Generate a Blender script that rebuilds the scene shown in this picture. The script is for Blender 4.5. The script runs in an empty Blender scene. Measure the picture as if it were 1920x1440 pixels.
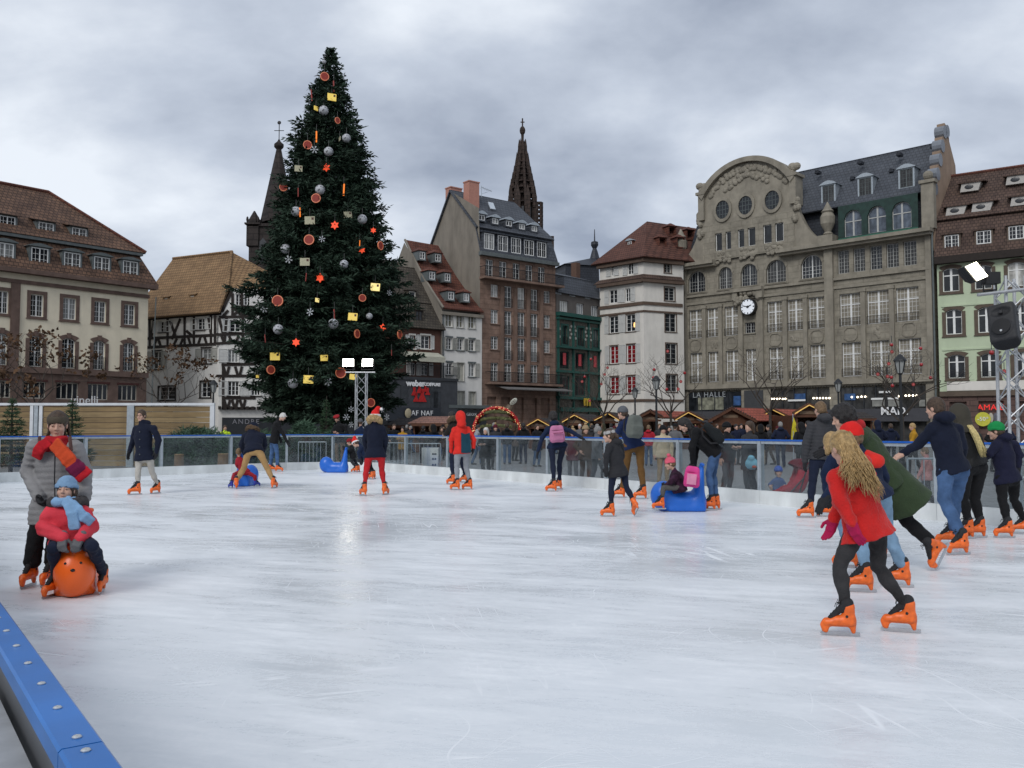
import bpy, bmesh, math, random
import numpy as np
from mathutils import Vector, Matrix, Euler
random.seed(7); rng = np.random.default_rng(7)
SC = bpy.context.scene
COL = SC.collection
R = math.radians

# ------------------------------------------------------------------ camera
F_PX, HZ, CAM_H = 1660.0, 803.0, 1.46
PITCH = math.atan((HZ - 720.0) / F_PX)
cam_d = bpy.data.cameras.new('camera'); cam = bpy.data.objects.new('camera', cam_d); COL.objects.link(cam)
cam_d.sensor_width = 36.0; cam_d.lens = 36.0 * F_PX / 1920.0; cam_d.clip_end = 3000.0; cam_d.clip_start = 0.05
cam.location = (0, 0, CAM_H); cam.rotation_euler = (math.pi / 2 + PITCH, 0, 0)
SC.camera = cam

# ------------------------------------------------------------------ world: overcast sky
w = bpy.data.worlds.new('World'); SC.world = w; w.use_nodes = True
nt = w.node_tree; nt.nodes.clear()
def N(t, **kw):
    n = nt.nodes.new(t)
    for k, v in kw.items(): setattr(n, k, v)
    return n
L = lambda a, b: nt.links.new(a, b)
SUN_EL, SUN_AZ = R(38), R(205)
out = N('ShaderNodeOutputWorld'); bg1 = N('ShaderNodeBackground'); bg2 = N('ShaderNodeBackground'); mx = N('ShaderNodeMixShader')
sky = N('ShaderNodeTexSky', sky_type='NISHITA'); sky.sun_disc = False; sky.sun_elevation = SUN_EL; sky.sun_rotation = SUN_AZ
L(sky.outputs[0], bg1.inputs[0]); bg1.inputs[1].default_value = 0.08
tc = N('ShaderNodeTexCoord'); sx = N('ShaderNodeSeparateXYZ'); L(tc.outputs['Generated'], sx.inputs[0])
def M(op, a, b=None, c=None):
    n = N('ShaderNodeMath', operation=op)
    for i, v in enumerate((a, b, c)):
        if v is None: continue
        if hasattr(v, 'links') or hasattr(v, 'is_output'): L(v, n.inputs[i])
        else: n.inputs[i].default_value = v
    return n.outputs[0]
zz = M('ADD', M('MAXIMUM', sx.outputs[2], 0.0), 0.38)
cv = N('ShaderNodeCombineXYZ'); L(M('DIVIDE', sx.outputs[0], zz), cv.inputs[0]); L(M('DIVIDE', sx.outputs[1], zz), cv.inputs[1])
n1 = N('ShaderNodeTexNoise'); n1.inputs['Scale'].default_value = 2.3; n1.inputs['Detail'].default_value = 10; n1.inputs['Roughness'].default_value = 0.52; n1.inputs['Distortion'].default_value = 0.12
mp = N('ShaderNodeMapping'); mp.inputs['Location'].default_value = (3.1, 1.7, 0.4); mp.inputs['Scale'].default_value = (0.9, 1.1, 1); L(cv.outputs[0], mp.inputs[0]); L(mp.outputs[0], n1.inputs['Vector'])
n2 = N('ShaderNodeTexNoise'); n2.inputs['Scale'].default_value = 0.8; n2.inputs['Detail'].default_value = 3; L(mp.outputs[0], n2.inputs['Vector'])
mixn = M('ADD', M('MULTIPLY', n1.outputs[0], 0.72), M('MULTIPLY', n2.outputs[0], 0.28))
cr = N('ShaderNodeValToRGB'); L(mixn, cr.inputs[0])
e = cr.color_ramp.elements; e[0].position = 0.36; e[0].color = (0.30, 0.345, 0.435, 1); e[1].position = 0.62; e[1].color = (0.80, 0.85, 0.92, 1)
e2 = e.new(0.5); e2.color = (0.53, 0.585, 0.68, 1)
L(cr.outputs[0], bg2.inputs[0]); bg2.inputs[1].default_value = 1.0
mx.inputs[0].default_value = 0.93; L(bg1.outputs[0], mx.inputs[1]); L(bg2.outputs[0], mx.inputs[2]); L(mx.outputs[0], out.inputs[0])

sun_d = bpy.data.lights.new('sun', 'SUN'); sun_d.energy = 1.4; sun_d.angle = R(25); sun_d.color = (1.0, 0.985, 0.965)
sun = bpy.data.objects.new('sun', sun_d); COL.objects.link(sun)
sun.rotation_euler = Vector((-math.sin(SUN_AZ) * math.cos(SUN_EL), -math.cos(SUN_AZ) * math.cos(SUN_EL), -math.sin(SUN_EL))).to_track_quat('-Z', 'Y').to_euler()
sun.location = (0, -20, 60)
SC.view_settings.view_transform = 'Standard'; SC.view_settings.look = 'None'; SC.view_settings.gamma = 1.0; SC.view_settings.exposure = 0.15
SC.view_settings.use_curve_mapping = False
SC.cycles.use_denoising = True
SC.cycles.max_bounces = 6; SC.cycles.diffuse_bounces = 3; SC.cycles.glossy_bounces = 3; SC.cycles.transmission_bounces = 4; SC.cycles.transparent_max_bounces = 12
SC.cycles.caustics_reflective = False; SC.cycles.caustics_refractive = False; SC.cycles.sample_clamp_indirect = 6.0

# ------------------------------------------------------------------ photo geometry (where a point of the photograph stands in the place)
cP, sP = math.cos(PITCH), math.sin(PITCH)
def ray(px, py):
    a, b = (px - 960.0) / F_PX, (720.0 - py) / F_PX
    return np.array([a, cP - sP * b, sP + cP * b])
def at(px, py, Y):
    d = ray(px, py); return np.array([0, 0, CAM_H]) + d * (Y / d[1])
def ground(px, py, z=0.0):
    d = ray(px, py); return np.array([0, 0, CAM_H]) + d * ((z - CAM_H) / d[2])
def zc(ox, oy, s): return lambda x, y: (ox + x / s, oy + y / s)
R1 = zc(0, 320, 3.131); R2 = zc(430, 80, 3.6); R3 = zc(430, 460, 3.6); R4 = zc(720, 320, 3.0); R5 = zc(1100, 380, 3.4286)
R6 = zc(1260, 220, 3.692); R7 = zc(1260, 500, 3.692); R8 = zc(1660, 220, 2.4846)
Q1 = zc(0, 740, 3.6); Q2 = zc(220, 730, 5.647); Q3 = zc(540, 730, 5.053); Q4 = zc(860, 730, 5.053); Q5 = zc(1200, 740, 5.333)
Q6 = zc(1480, 740, 4.364); Q7 = zc(1480, 760, 3.13); T1 = zc(700, 760, 6.4); T2 = zc(960, 740, 6.4); T3 = zc(1220, 740, 5.647)
T4 = zc(1780, 460, 6.0); T5 = zc(1600, 640, 6.0); T6 = zc(740, 560, 6.0); T7 = zc(1030, 560, 6.0)

# ------------------------------------------------------------------ materials
MATS = {}
def mat(name, col, rough=0.7, var=0.12, scale=6.0, bump=0.0, bscale=40.0, metal=0.0, spec=0.4, emit=None, estr=0.0, rnd=0.0, sheen=0.0, coat=0.0, stain=0.0):
    if name in MATS: return MATS[name]
    m = bpy.data.materials.new(name); m.use_nodes = True; t = m.node_tree; b = t.nodes['Principled BSDF']
    b.inputs['Roughness'].default_value = rough; b.inputs['Metallic'].default_value = metal; b.inputs['Specular IOR Level'].default_value = spec
    b.inputs['Sheen Weight'].default_value = sheen; b.inputs['Coat Weight'].default_value = coat
    def new(k): return t.nodes.new(k)
    tcn = new('ShaderNodeTexCoord'); nz = new('ShaderNodeTexNoise'); nz.inputs['Scale'].default_value = scale; nz.inputs['Detail'].default_value = 5
    t.links.new(tcn.outputs['Object'], nz.inputs['Vector'])
    rm = new('ShaderNodeMapRange'); rm.inputs[1].default_value = 0.3; rm.inputs[2].default_value = 0.7; rm.inputs[3].default_value = 1 - var; rm.inputs[4].default_value = 1 + var
    t.links.new(nz.outputs[0], rm.inputs[0])
    fac = rm.outputs[0]
    if rnd:
        oi = new('ShaderNodeObjectInfo'); r2 = new('ShaderNodeMapRange'); r2.inputs[3].default_value = 1 - rnd; r2.inputs[4].default_value = 1 + rnd
        t.links.new(oi.outputs['Random'], r2.inputs[0]); mm = new('ShaderNodeMath'); mm.operation = 'MULTIPLY'
        t.links.new(fac, mm.inputs[0]); t.links.new(r2.outputs[0], mm.inputs[1]); fac = mm.outputs[0]
    if stain:
        n3 = new('ShaderNodeTexNoise'); n3.inputs['Scale'].default_value = 0.55; n3.inputs['Detail'].default_value = 8; n3.inputs['Roughness'].default_value = 0.65
        mp3 = new('ShaderNodeMapping'); mp3.inputs['Scale'].default_value = (1.6, 1.6, 0.45); t.links.new(tcn.outputs['Object'], mp3.inputs[0]); t.links.new(mp3.outputs[0], n3.inputs['Vector'])
        r3 = new('ShaderNodeMapRange'); r3.inputs[1].default_value = 0.42; r3.inputs[2].default_value = 0.68; r3.inputs[3].default_value = 1.0; r3.inputs[4].default_value = 1.0 - stain
        t.links.new(n3.outputs[0], r3.inputs[0]); mm = new('ShaderNodeMath'); mm.operation = 'MULTIPLY'; t.links.new(fac, mm.inputs[0]); t.links.new(r3.outputs[0], mm.inputs[1]); fac = mm.outputs[0]
    vm = new('ShaderNodeVectorMath'); vm.operation = 'SCALE'; vm.inputs[0].default_value = col[:3]
    t.links.new(fac, vm.inputs['Scale']); t.links.new(vm.outputs[0], b.inputs['Base Color'])
    if bump:
        nb = new('ShaderNodeTexNoise'); nb.inputs['Scale'].default_value = bscale; nb.inputs['Detail'].default_value = 4
        t.links.new(tcn.outputs['Object'], nb.inputs['Vector']); bp = new('ShaderNodeBump'); bp.inputs['Strength'].default_value = bump; bp.inputs['Distance'].default_value = 0.02
        t.links.new(nb.outputs[0], bp.inputs['Height']); t.links.new(bp.outputs[0], b.inputs['Normal'])
    if emit is not None:
        b.inputs['Emission Color'].default_value = (*emit, 1); b.inputs['Emission Strength'].default_value = estr
    MATS[name] = m; return m

def tile_mat(name, c1, c2, cm, bw=0.22, bh=0.16, moss=0.0, axis='xz', sq=1.0, off=0.5, bstr=0.6, rough=0.8, stainv=0.25):
    """rows of tiles / courses of stone: brick texture over object coordinates"""
    if name in MATS: return MATS[name]
    m = bpy.data.materials.new(name); m.use_nodes = True; t = m.node_tree; b = t.nodes['Principled BSDF']
    new = t.nodes.new
    tcn = new('ShaderNodeTexCoord'); sp = new('ShaderNodeSeparateXYZ'); cb = new('ShaderNodeCombineXYZ')
    t.links.new(tcn.outputs['Object'], sp.inputs[0])
    ad = new('ShaderNodeMath'); ad.operation = 'ADD'; t.links.new(sp.outputs[0], ad.inputs[0]); t.links.new(sp.outputs[1], ad.inputs[1])
    t.links.new(ad.outputs[0] if axis == 'dz' else sp.outputs[0], cb.inputs[0]); t.links.new(sp.outputs[2], cb.inputs[1])
    br = new('ShaderNodeTexBrick'); br.offset = off; br.inputs['Color1'].default_value = (*c1, 1); br.inputs['Color2'].default_value = (*c2, 1); br.inputs['Mortar'].default_value = (*cm, 1)
    br.inputs['Scale'].default_value = 1.0; br.inputs['Brick Width'].default_value = bw; br.inputs['Row Height'].default_value = bh; br.inputs['Mortar Size'].default_value = bh * 0.09; br.inputs['Bias'].default_value = 0.0
    t.links.new(cb.outputs[0], br.inputs['Vector'])
    nz = new('ShaderNodeTexNoise'); nz.inputs['Scale'].default_value = 0.8; nz.inputs['Detail'].default_value = 8; nz.inputs['Roughness'].default_value = 0.7; t.links.new(tcn.outputs['Object'], nz.inputs['Vector'])
    rm = new('ShaderNodeMapRange'); rm.inputs[1].default_value = 0.35; rm.inputs[2].default_value = 0.68; rm.inputs[3].default_value = 1 + stainv * 0.6; rm.inputs[4].default_value = 1 - stainv
    t.links.new(nz.outputs[0], rm.inputs[0])
    vm = new('ShaderNodeVectorMath'); vm.operation = 'SCALE'; t.links.new(br.outputs['Color'], vm.inputs[0]); t.links.new(rm.outputs[0], vm.inputs['Scale'])
    t.links.new(vm.outputs[0], b.inputs['Base Color'])
    bp = new('ShaderNodeBump'); bp.inputs['Strength'].default_value = bstr; bp.inputs['Distance'].default_value = 0.05; bp.invert = True
    t.links.new(br.outputs['Fac'], bp.inputs['Height']); t.links.new(bp.outputs[0], b.inputs['Normal'])
    b.inputs['Roughness'].default_value = rough; b.inputs['Specular IOR Level'].default_value = 0.25
    MATS[name] = m; return m

# ------------------------------------------------------------------ mesh building
class MB:
    def __init__(s): s.v = []; s.f = []; s.m = []; s.mi = 0
    def add(s, vs, fs):
        o = len(s.v); s.v.extend([tuple(map(float, v)) for v in vs]); s.f.extend([tuple(o + i for i in f) for f in fs]); s.m.extend([s.mi] * len(fs)); return s
    def box(s, x0, y0, z0, x1, y1, z1):
        return s.add([(x0,y0,z0),(x1,y0,z0),(x1,y1,z0),(x0,y1,z0),(x0,y0,z1),(x1,y0,z1),(x1,y1,z1),(x0,y1,z1)],
                     [(0,3,2,1),(4,5,6,7),(0,1,5,4),(1,2,6,5),(2,3,7,6),(3,0,4,7)])
    def quad(s, a, b, c, d): return s.add([a, b, c, d], [(0,1,2,3)])
    def prism(s, pts, y0, y1):
        """polygon in x,z extruded along y"""
        n = len(pts); vs = [(p[0], y0, p[1]) for p in pts] + [(p[0], y1, p[1]) for p in pts]
        fs = [tuple(range(n)), tuple(range(2*n-1, n-1, -1))] + [(i, i+n, (i+1)%n+n, (i+1)%n) for i in range(n)]
        return s.add(vs, fs)
    def slab(s, pts, t):
        """polygon in 3-D thickened by t along its normal (downwards/inwards)"""
        P = [np.array(p, float) for p in pts]; n = np.cross(P[1]-P[0], P[2]-P[0]); n /= np.linalg.norm(n); k = len(P)
        vs = P + [p - n*t for p in P]
        return s.add(vs, [tuple(range(k)), tuple(range(2*k-1, k-1, -1))] + [(i, i+k, (i+1)%k+k, (i+1)%k) for i in range(k)])
    def bar(s, a, b, w, d=None, n=4, r2=None):
        """beam / tube from a to b: n-gon of radius w (r2 at b)"""
        a = np.array(a, float); b = np.array(b, float); ax = b - a; l = np.linalg.norm(ax)
        if l < 1e-6: return s
        ax /= l; up = np.array([0,0,1.0]) if abs(ax[2]) < 0.9 else np.array([1.0,0,0])
        u = np.cross(ax, up); u /= np.linalg.norm(u); v = np.cross(u, ax); r2 = w if r2 is None else r2; d = d or w
        ph = math.pi/4 if n == 4 else 0; k = math.sqrt(2) if n == 4 else 1
        vs = []
        for p, q in ((a, 1.0), (b, r2/w)):
            for i in range(n):
                an = ph + 2*math.pi*i/n; vs.append(p + u*math.cos(an)*w*k*q + v*math.sin(an)*d*k*q)
        return s.add(vs, [tuple(range(n-1,-1,-1)), tuple(range(n, 2*n))] + [(i, (i+1)%n, (i+1)%n+n, i+n) for i in range(n)])
    def tube(s, pts, rs, n=6):
        pts = [np.array(p, float) for p in pts]; rs = [rs]*len(pts) if np.isscalar(rs) else rs; vs = []; u = None
        for i, p in enumerate(pts):
            t = pts[min(i+1, len(pts)-1)] - pts[max(i-1, 0)]; t = t/(np.linalg.norm(t)+1e-9)
            if u is None: u = np.cross(t, [0,0,1.0] if abs(t[2]) < 0.9 else [1.0,0,0])
            u = u - t*np.dot(u, t); u = u/(np.linalg.norm(u)+1e-9); v = np.cross(t, u)
            vs += [p + (u*math.cos(2*math.pi*k/n) + v*math.sin(2*math.pi*k/n))*rs[i] for k in range(n)]
        fs = [tuple(range(n-1,-1,-1)), tuple(range(len(vs)-n, len(vs)))]
        for i in range(len(pts)-1): fs += [(i*n+k, i*n+(k+1)%n, (i+1)*n+(k+1)%n, (i+1)*n+k) for k in range(n)]
        return s.add(vs, fs)
    def lathe(s, prof, c=(0,0,0), n=16):
        vs = []; 
        for r, z in prof: vs += [(c[0]+r*math.cos(2*math.pi*k/n), c[1]+r*math.sin(2*math.pi*k/n), c[2]+z) for k in range(n)]
        fs = [tuple(range(n-1,-1,-1)), tuple(range(len(vs)-n, len(vs)))]
        for i in range(len(prof)-1): fs += [(i*n+k, i*n+(k+1)%n, (i+1)*n+(k+1)%n, (i+1)*n+k) for k in range(n)]
        return s.add(vs, fs)
    def ball(s, c, r, n=10, m=7):
        r = (r,r,r) if np.isscalar(r) else r; vs = [(c[0], c[1], c[2]-r[2])]
        for j in range(1, m):
            a = -math.pi/2 + math.pi*j/m
            vs += [(c[0]+r[0]*math.cos(a)*math.cos(2*math.pi*k/n), c[1]+r[1]*math.cos(a)*math.sin(2*math.pi*k/n), c[2]+r[2]*math.sin(a)) for k in range(n)]
        vs.append((c[0], c[1], c[2]+r[2])); e = len(vs)-1
        fs = [(0, 1+(k+1)%n, 1+k) for k in range(n)] + [(e, 1+(m-2)*n+k, 1+(m-2)*n+(k+1)%n) for k in range(n)]
        for j in range(m-2): fs += [(1+j*n+k, 1+j*n+(k+1)%n, 1+(j+1)*n+(k+1)%n, 1+(j+1)*n+k) for k in range(n)]
        return s.add(vs, fs)
    def mesh(s, name, mats, smooth=False):
        me = bpy.data.meshes.new(name); me.from_pydata(s.v, [], s.f)
        for m in (mats if isinstance(mats, (list, tuple)) else [mats]): me.materials.append(m)
        if isinstance(mats, (list, tuple)) and len(mats) > 1: me.polygons.foreach_set('material_index', s.m)
        if smooth: me.polygons.foreach_set('use_smooth', [True]*len(me.polygons))
        me.update(); return me
    def build(s, name, mats, parent=None, smooth=False, loc=None, rz=0): return put(name, s.mesh(name, mats, smooth), parent, loc, rz)

def put(name, me, parent=None, loc=None, rz=0, mtx=None):
    o = bpy.data.objects.new(name, me); COL.objects.link(o)
    if parent is not None: o.parent = parent
    if loc is not None: o.location = tuple(map(float, loc))
    if rz: o.rotation_euler = (0, 0, rz)
    if mtx is not None: o.matrix_local = mtx
    return o
def tag(o, label, cat, group=None, kind=None):
    o['label'] = label; o['category'] = cat
    if group: o['group'] = group
    if kind: o['kind'] = kind
    return o
def struct(o, kind='structure', label=None):
    o['kind'] = kind
    if label: o['label'] = label
    return o
def thing(name, label, cat, loc=(0,0,0), rz=0, group=None):
    o = bpy.data.objects.new(name, None); COL.objects.link(o); o.empty_display_size = 0.1
    o.location = tuple(map(float, loc)); o.rotation_euler = (0, 0, rz); return tag(o, label, cat, group)
def kids(o): return KIDS.get(o.name, [])
def copy_tree(o, parent=None):
    c = o.copy(); COL.objects.link(c); c.parent = parent
    for ch in [x for x in bpy.data.objects if x.parent is o]: copy_tree(ch, c)
    return c
def text_mesh(name, txt, size, mtl, parent, mtx, ext=0.02, bold=0.0, space=1.0):
    cu = bpy.data.curves.new(name, 'FONT'); cu.body = txt; cu.size = size; cu.extrude = ext; cu.align_x = 'CENTER'; cu.align_y = 'CENTER'; cu.offset = bold; cu.space_character = space; cu.resolution_u = 3
    t = bpy.data.objects.new('tmp', cu); COL.objects.link(t)
    dg = bpy.context.evaluated_depsgraph_get(); me = bpy.data.meshes.new_from_object(t.evaluated_get(dg)); bpy.data.objects.remove(t)
    me.name = name; me.materials.clear(); me.materials.append(mtl)
    o = put(name, me, parent); o.matrix_local = mtx; return o

# ------------------------------------------------------------------ smooth solids: distance fields meshed by surface nets
def vlen(a): return np.sqrt(np.einsum('ij,ij->i', a, a))
def cone(P, a, b, ra, rb):
    a = np.asarray(a, np.float32); b = np.asarray(b, np.float32); ba = b - a; q = P - a
    t = np.clip(q @ ba / max(float(ba @ ba), 1e-9), 0, 1); return vlen(q - t[:, None]*ba) - (ra + (rb - ra)*t)
def ell(P, c, r, A=None):
    q = P - np.asarray(c, np.float32)
    if A is not None: q = q @ np.asarray(A, np.float32).T
    r = np.asarray(r, np.float32); k0 = vlen(q/r); k1 = vlen(q/(r*r)) + 1e-6; return k0*(k0 - 1)/k1
def rbox(P, c, h, r, A=None):
    q = P - np.asarray(c, np.float32)
    if A is not None: q = q @ np.asarray(A, np.float32).T
    q = np.abs(q) - (np.asarray(h, np.float32) - r); return vlen(np.maximum(q, 0)) + np.minimum(q.max(1), 0) - r
def smin(a, b, k):
    h = np.clip(0.5 + 0.5*(b - a)/k, 0, 1); return b + (a - b)*h - k*h*(1 - h)
def smax(a, b, k): return -smin(-a, -b, k)
def wob(P, f, seed=0):
    """soft folds"""
    a = np.sin(P[:,0]*f + 1.7*np.sin(P[:,2]*f*0.8 + seed) + seed*2.1); b = np.sin(P[:,1]*f*1.1 + 1.5*np.sin(P[:,0]*f*0.7 + 3*seed)); c = np.sin(P[:,2]*f*0.9 + 1.9*np.sin(P[:,1]*f*0.9 + seed + 1))
    return (a + b + c)/3
_E = [(0,1),(2,3),(4,5),(6,7),(0,2),(1,3),(4,6),(5,7),(0,4),(1,5),(2,6),(3,7)]
def snet(f, xs, ys, zs):
    xs, ys, zs = [np.asarray(a, np.float32) for a in (xs, ys, zs)]; G = np.meshgrid(xs, ys, zs, indexing='ij')
    P = np.stack([g.ravel() for g in G], 1); d = f(P).reshape(G[0].shape); s = d < 0
    c = [(i, j, k) for i in (0,1) for j in (0,1) for k in (0,1)]
    nx, ny, nz = [n - 1 for n in d.shape]
    sub = lambda a, o: a[o[0]:o[0]+nx, o[1]:o[1]+ny, o[2]:o[2]+nz]
    cnt = sum(sub(s, o).astype(np.int8) for o in c); act = (cnt > 0) & (cnt < 8); I = np.argwhere(act)
    if len(I) == 0: return np.zeros((0,3)), np.zeros((0,4), int)
    V = np.stack([d[I[:,0]+o[0], I[:,1]+o[1], I[:,2]+o[2]] for o in c], 1); C = np.array(c, float)
    acc = np.zeros((len(I), 3)); n = np.zeros(len(I))
    for a, b in _E:
        m = (V[:,a] < 0) != (V[:,b] < 0); t = np.where(m, V[:,a]/np.where(m, V[:,a] - V[:,b], 1), 0)
        acc += np.where(m[:,None], C[a] + t[:,None]*(C[b] - C[a]), 0); n += m
    p = I + acc/n[:,None]
    vs = np.stack([np.interp(p[:,0], np.arange(len(xs)), xs), np.interp(p[:,1], np.arange(len(ys)), ys), np.interp(p[:,2], np.arange(len(zs)), zs)], 1)
    idx = -np.ones(act.shape, int); idx[act] = np.arange(len(I)); Q = []
    for ax in range(3):
        o1, o2 = [(1,2),(2,0),(0,1)][ax]; sl = [slice(1,-1)]*3; sl[ax] = slice(0,-1); sl2 = [slice(1,-1)]*3; sl2[ax] = slice(1,None)
        A = s[tuple(sl)]; B = s[tuple(sl2)]; e = np.argwhere(A != B)
        if len(e) == 0: continue
        g = e.copy(); g[:,o1] += 1; g[:,o2] += 1; ins = s[g[:,0], g[:,1], g[:,2]]
        def cell(a, b):
            h = g.copy(); h[:,o1] -= a; h[:,o2] -= b; return idx[h[:,0], h[:,1], h[:,2]]
        q = np.stack([cell(1,1), cell(0,1), cell(0,0), cell(1,0)], 1); q[~ins] = q[~ins][:, ::-1]; Q.append(q)
    Q = np.concatenate(Q); return vs, Q[(Q >= 0).all(1)]
def grid(lo, hi, h, fine=None):
    """axis coordinates, refined over fine=(lo,hi,h)"""
    out = []
    for i in range(3):
        a = list(np.arange(lo[i] - 2*h, hi[i] + 2*h, h))
        if fine is not None:
            fl, fh, s = fine[0][i], fine[1][i], fine[2]; a = [x for x in a if x < fl - h*0.5 or x > fh + h*0.5] + list(np.arange(fl, fh, s)); a.sort()
        out.append(a)
    return out
def np_mesh(name, vs, fs, mats, smooth=True):
    me = bpy.data.meshes.new(name); me.vertices.add(len(vs)); me.vertices.foreach_set('co', np.asarray(vs, np.float32).ravel())
    fs = np.asarray(fs); k = fs.shape[1]; me.loops.add(fs.size); me.loops.foreach_set('vertex_index', fs.ravel().astype(np.int32))
    me.polygons.add(len(fs)); me.polygons.foreach_set('loop_start', np.arange(0, fs.size, k, dtype=np.int32))
    if smooth: me.polygons.foreach_set('use_smooth', np.ones(len(fs), bool))
    for m in (mats if isinstance(mats, (list, tuple)) else [mats]): me.materials.append(m)
    me.update(calc_edges=True); return me
def solid(name, f, lo, hi, h, mats, fine=None):
    vs, q = snet(f, *grid(lo, hi, h, fine)); return np_mesh(name, vs, q, mats)
unit2 = lambda v: v/np.linalg.norm(v)
# ------------------------------------------------------------------ ice, plaza, rink barrier
def ice_material():
    m = bpy.data.materials.new('ice'); m.use_nodes = True; t = m.node_tree; b = t.nodes['Principled BSDF']; new = t.nodes.new; lk = t.links.new
    tcn = new('ShaderNodeTexCoord')
    def noise(sc, det, scl=(1,1,1), rot=0.0, rough=0.6, dist=0.0):
        mp = new('ShaderNodeMapping'); mp.vector_type = 'TEXTURE'; mp.inputs['Scale'].default_value = tuple(1/q for q in scl); mp.inputs['Rotation'].default_value = (0, 0, rot); lk(tcn.outputs['Object'], mp.inputs[0])
        n = new('ShaderNodeTexNoise'); n.inputs['Scale'].default_value = sc; n.inputs['Detail'].default_value = det; n.inputs['Roughness'].default_value = rough; n.inputs['Distortion'].default_value = dist; lk(mp.outputs[0], n.inputs['Vector']); return n.outputs[0]
    def rng_(v, a, b_, c, d):
        r = new('ShaderNodeMapRange'); r.inputs[1].default_value = a; r.inputs[2].default_value = b_; r.inputs[3].default_value = c; r.inputs[4].default_value = d; lk(v, r.inputs[0]); return r.outputs[0]
    def mth(op, a, c):
        n = new('ShaderNodeMath'); n.operation = op
        for i, v in enumerate((a, c)):
            if isinstance(v, (int, float)): n.inputs[i].default_value = v
            else: lk(v, n.inputs[i])
        return n.outputs[0]
    big = noise(0.16, 3, (1.0, 0.8, 1), 0.5, 0.55, 0.6)
    mid = noise(1.0, 8, (1, 0.42, 1), 1.25, 0.72, 0.3)
    gates = [rng_(noise(0.5 + .17*i, 4, (1,1,1), i*2.3+.5, .65), 0.44, 0.60, 0.0, 1.0) for i in range(3)]
    warp = mth('MULTIPLY', noise(0.35, 2, (1,1,1), .9), 2.2); sc = None
    # straight skate cuts in several directions (thin contour lines of stretched noise)
    for i, (s, st, ro) in enumerate(((4.5, 0.035, 0.62), (6.0, 0.03, 1.2), (5.0, 0.03, -1.25), (4.0, 0.05, 0.15), (8.0, 0.025, 1.6))):
        v = noise(s, 1.0, (1, st, 1), ro, 0.5, 0.3); line = rng_(mth('ABSOLUTE', mth('SUBTRACT', v, 0.5), 0), 0.002, 0.013, 1.0, 0.0)
        g = mth('MULTIPLY', line, gates[i % 3]); sc = g if sc is None else mth('MAXIMUM', sc, g)
    # long curved cuts: rings round far-apart centres, broken up by noise
    geo = new('ShaderNodeSeparateXYZ'); lk(tcn.outputs['Object'], geo.inputs[0])
    for i, (cx, cy, fq) in enumerate(((-6,15,1.5),(3,11,2.1),(-3,24,1.2),(6,3,1.8),(-10,8,2.4))):
        dx = mth('SUBTRACT', geo.outputs[0], cx); dy = mth('SUBTRACT', geo.outputs[1], cy); ds_ = mth('SQRT', mth('ADD', mth('MULTIPLY', dx, dx), mth('MULTIPLY', dy, dy)), 0)
        v = mth('FRACT', mth('MULTIPLY', mth('ADD', ds_, warp), fq), 0)
        line = rng_(mth('ABSOLUTE', mth('SUBTRACT', v, 0.5), 0), 0.001*fq, 0.008*fq, 1.0, 0.0); sc = mth('MAXIMUM', sc, mth('MULTIPLY', line, gates[(i+1) % 3]))
    fine = noise(7.0, 6, (1, 0.16, 1), 1.3, 0.75); grit = noise(22.0, 5, (1,1,1), 0.0, 0.8)
    fr = rng_(mth('ADD', mth('MULTIPLY', mid, 0.6), mth('MULTIPLY', big, 0.4)), 0.37, 0.58, 0.35, 1.0)
    fr2 = mth('MULTIPLY', mth('MULTIPLY', fr, rng_(fine, 0.3, 0.7, 0.62, 1.22)), rng_(grit, 0.3, 0.7, 0.82, 1.14))
    snow = rng_(mth('ADD', mth('MULTIPLY', grit, .45), mth('MULTIPLY', mid, .55)), 0.555, 0.60, 0.0, 1.0)
    frost = mth('MINIMUM', mth('MAXIMUM', mth('MAXIMUM', fr2, snow), sc), 1.0)
    cr = new('ShaderNodeMix'); cr.data_type = 'RGBA'; cr.inputs[6].default_value = (0.60, 0.645, 0.68, 1); cr.inputs[7].default_value = (0.83, 0.85, 0.865, 1); lk(frost, cr.inputs[0])
    lk(cr.outputs[2], b.inputs['Base Color'])
    lk(rng_(frost, 0.15, 1.0, 0.07, 0.50), b.inputs['Roughness']); b.inputs['IOR'].default_value = 1.33; b.inputs['Specular IOR Level'].default_value = 0.55
    bp = new('ShaderNodeBump'); bp.inputs['Strength'].default_value = 0.07; bp.inputs['Distance'].default_value = 0.01
    lk(mth('ADD', mth('MULTIPLY', noise(2.2, 4, (1, 0.4, 1), 1.2), 0.6), mth('ADD', mth('MULTIPLY', sc, -0.25), mth('MULTIPLY', grit, 0.22))), bp.inputs['Height']); lk(bp.outputs[0], b.inputs['Normal'])
    return m

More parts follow.
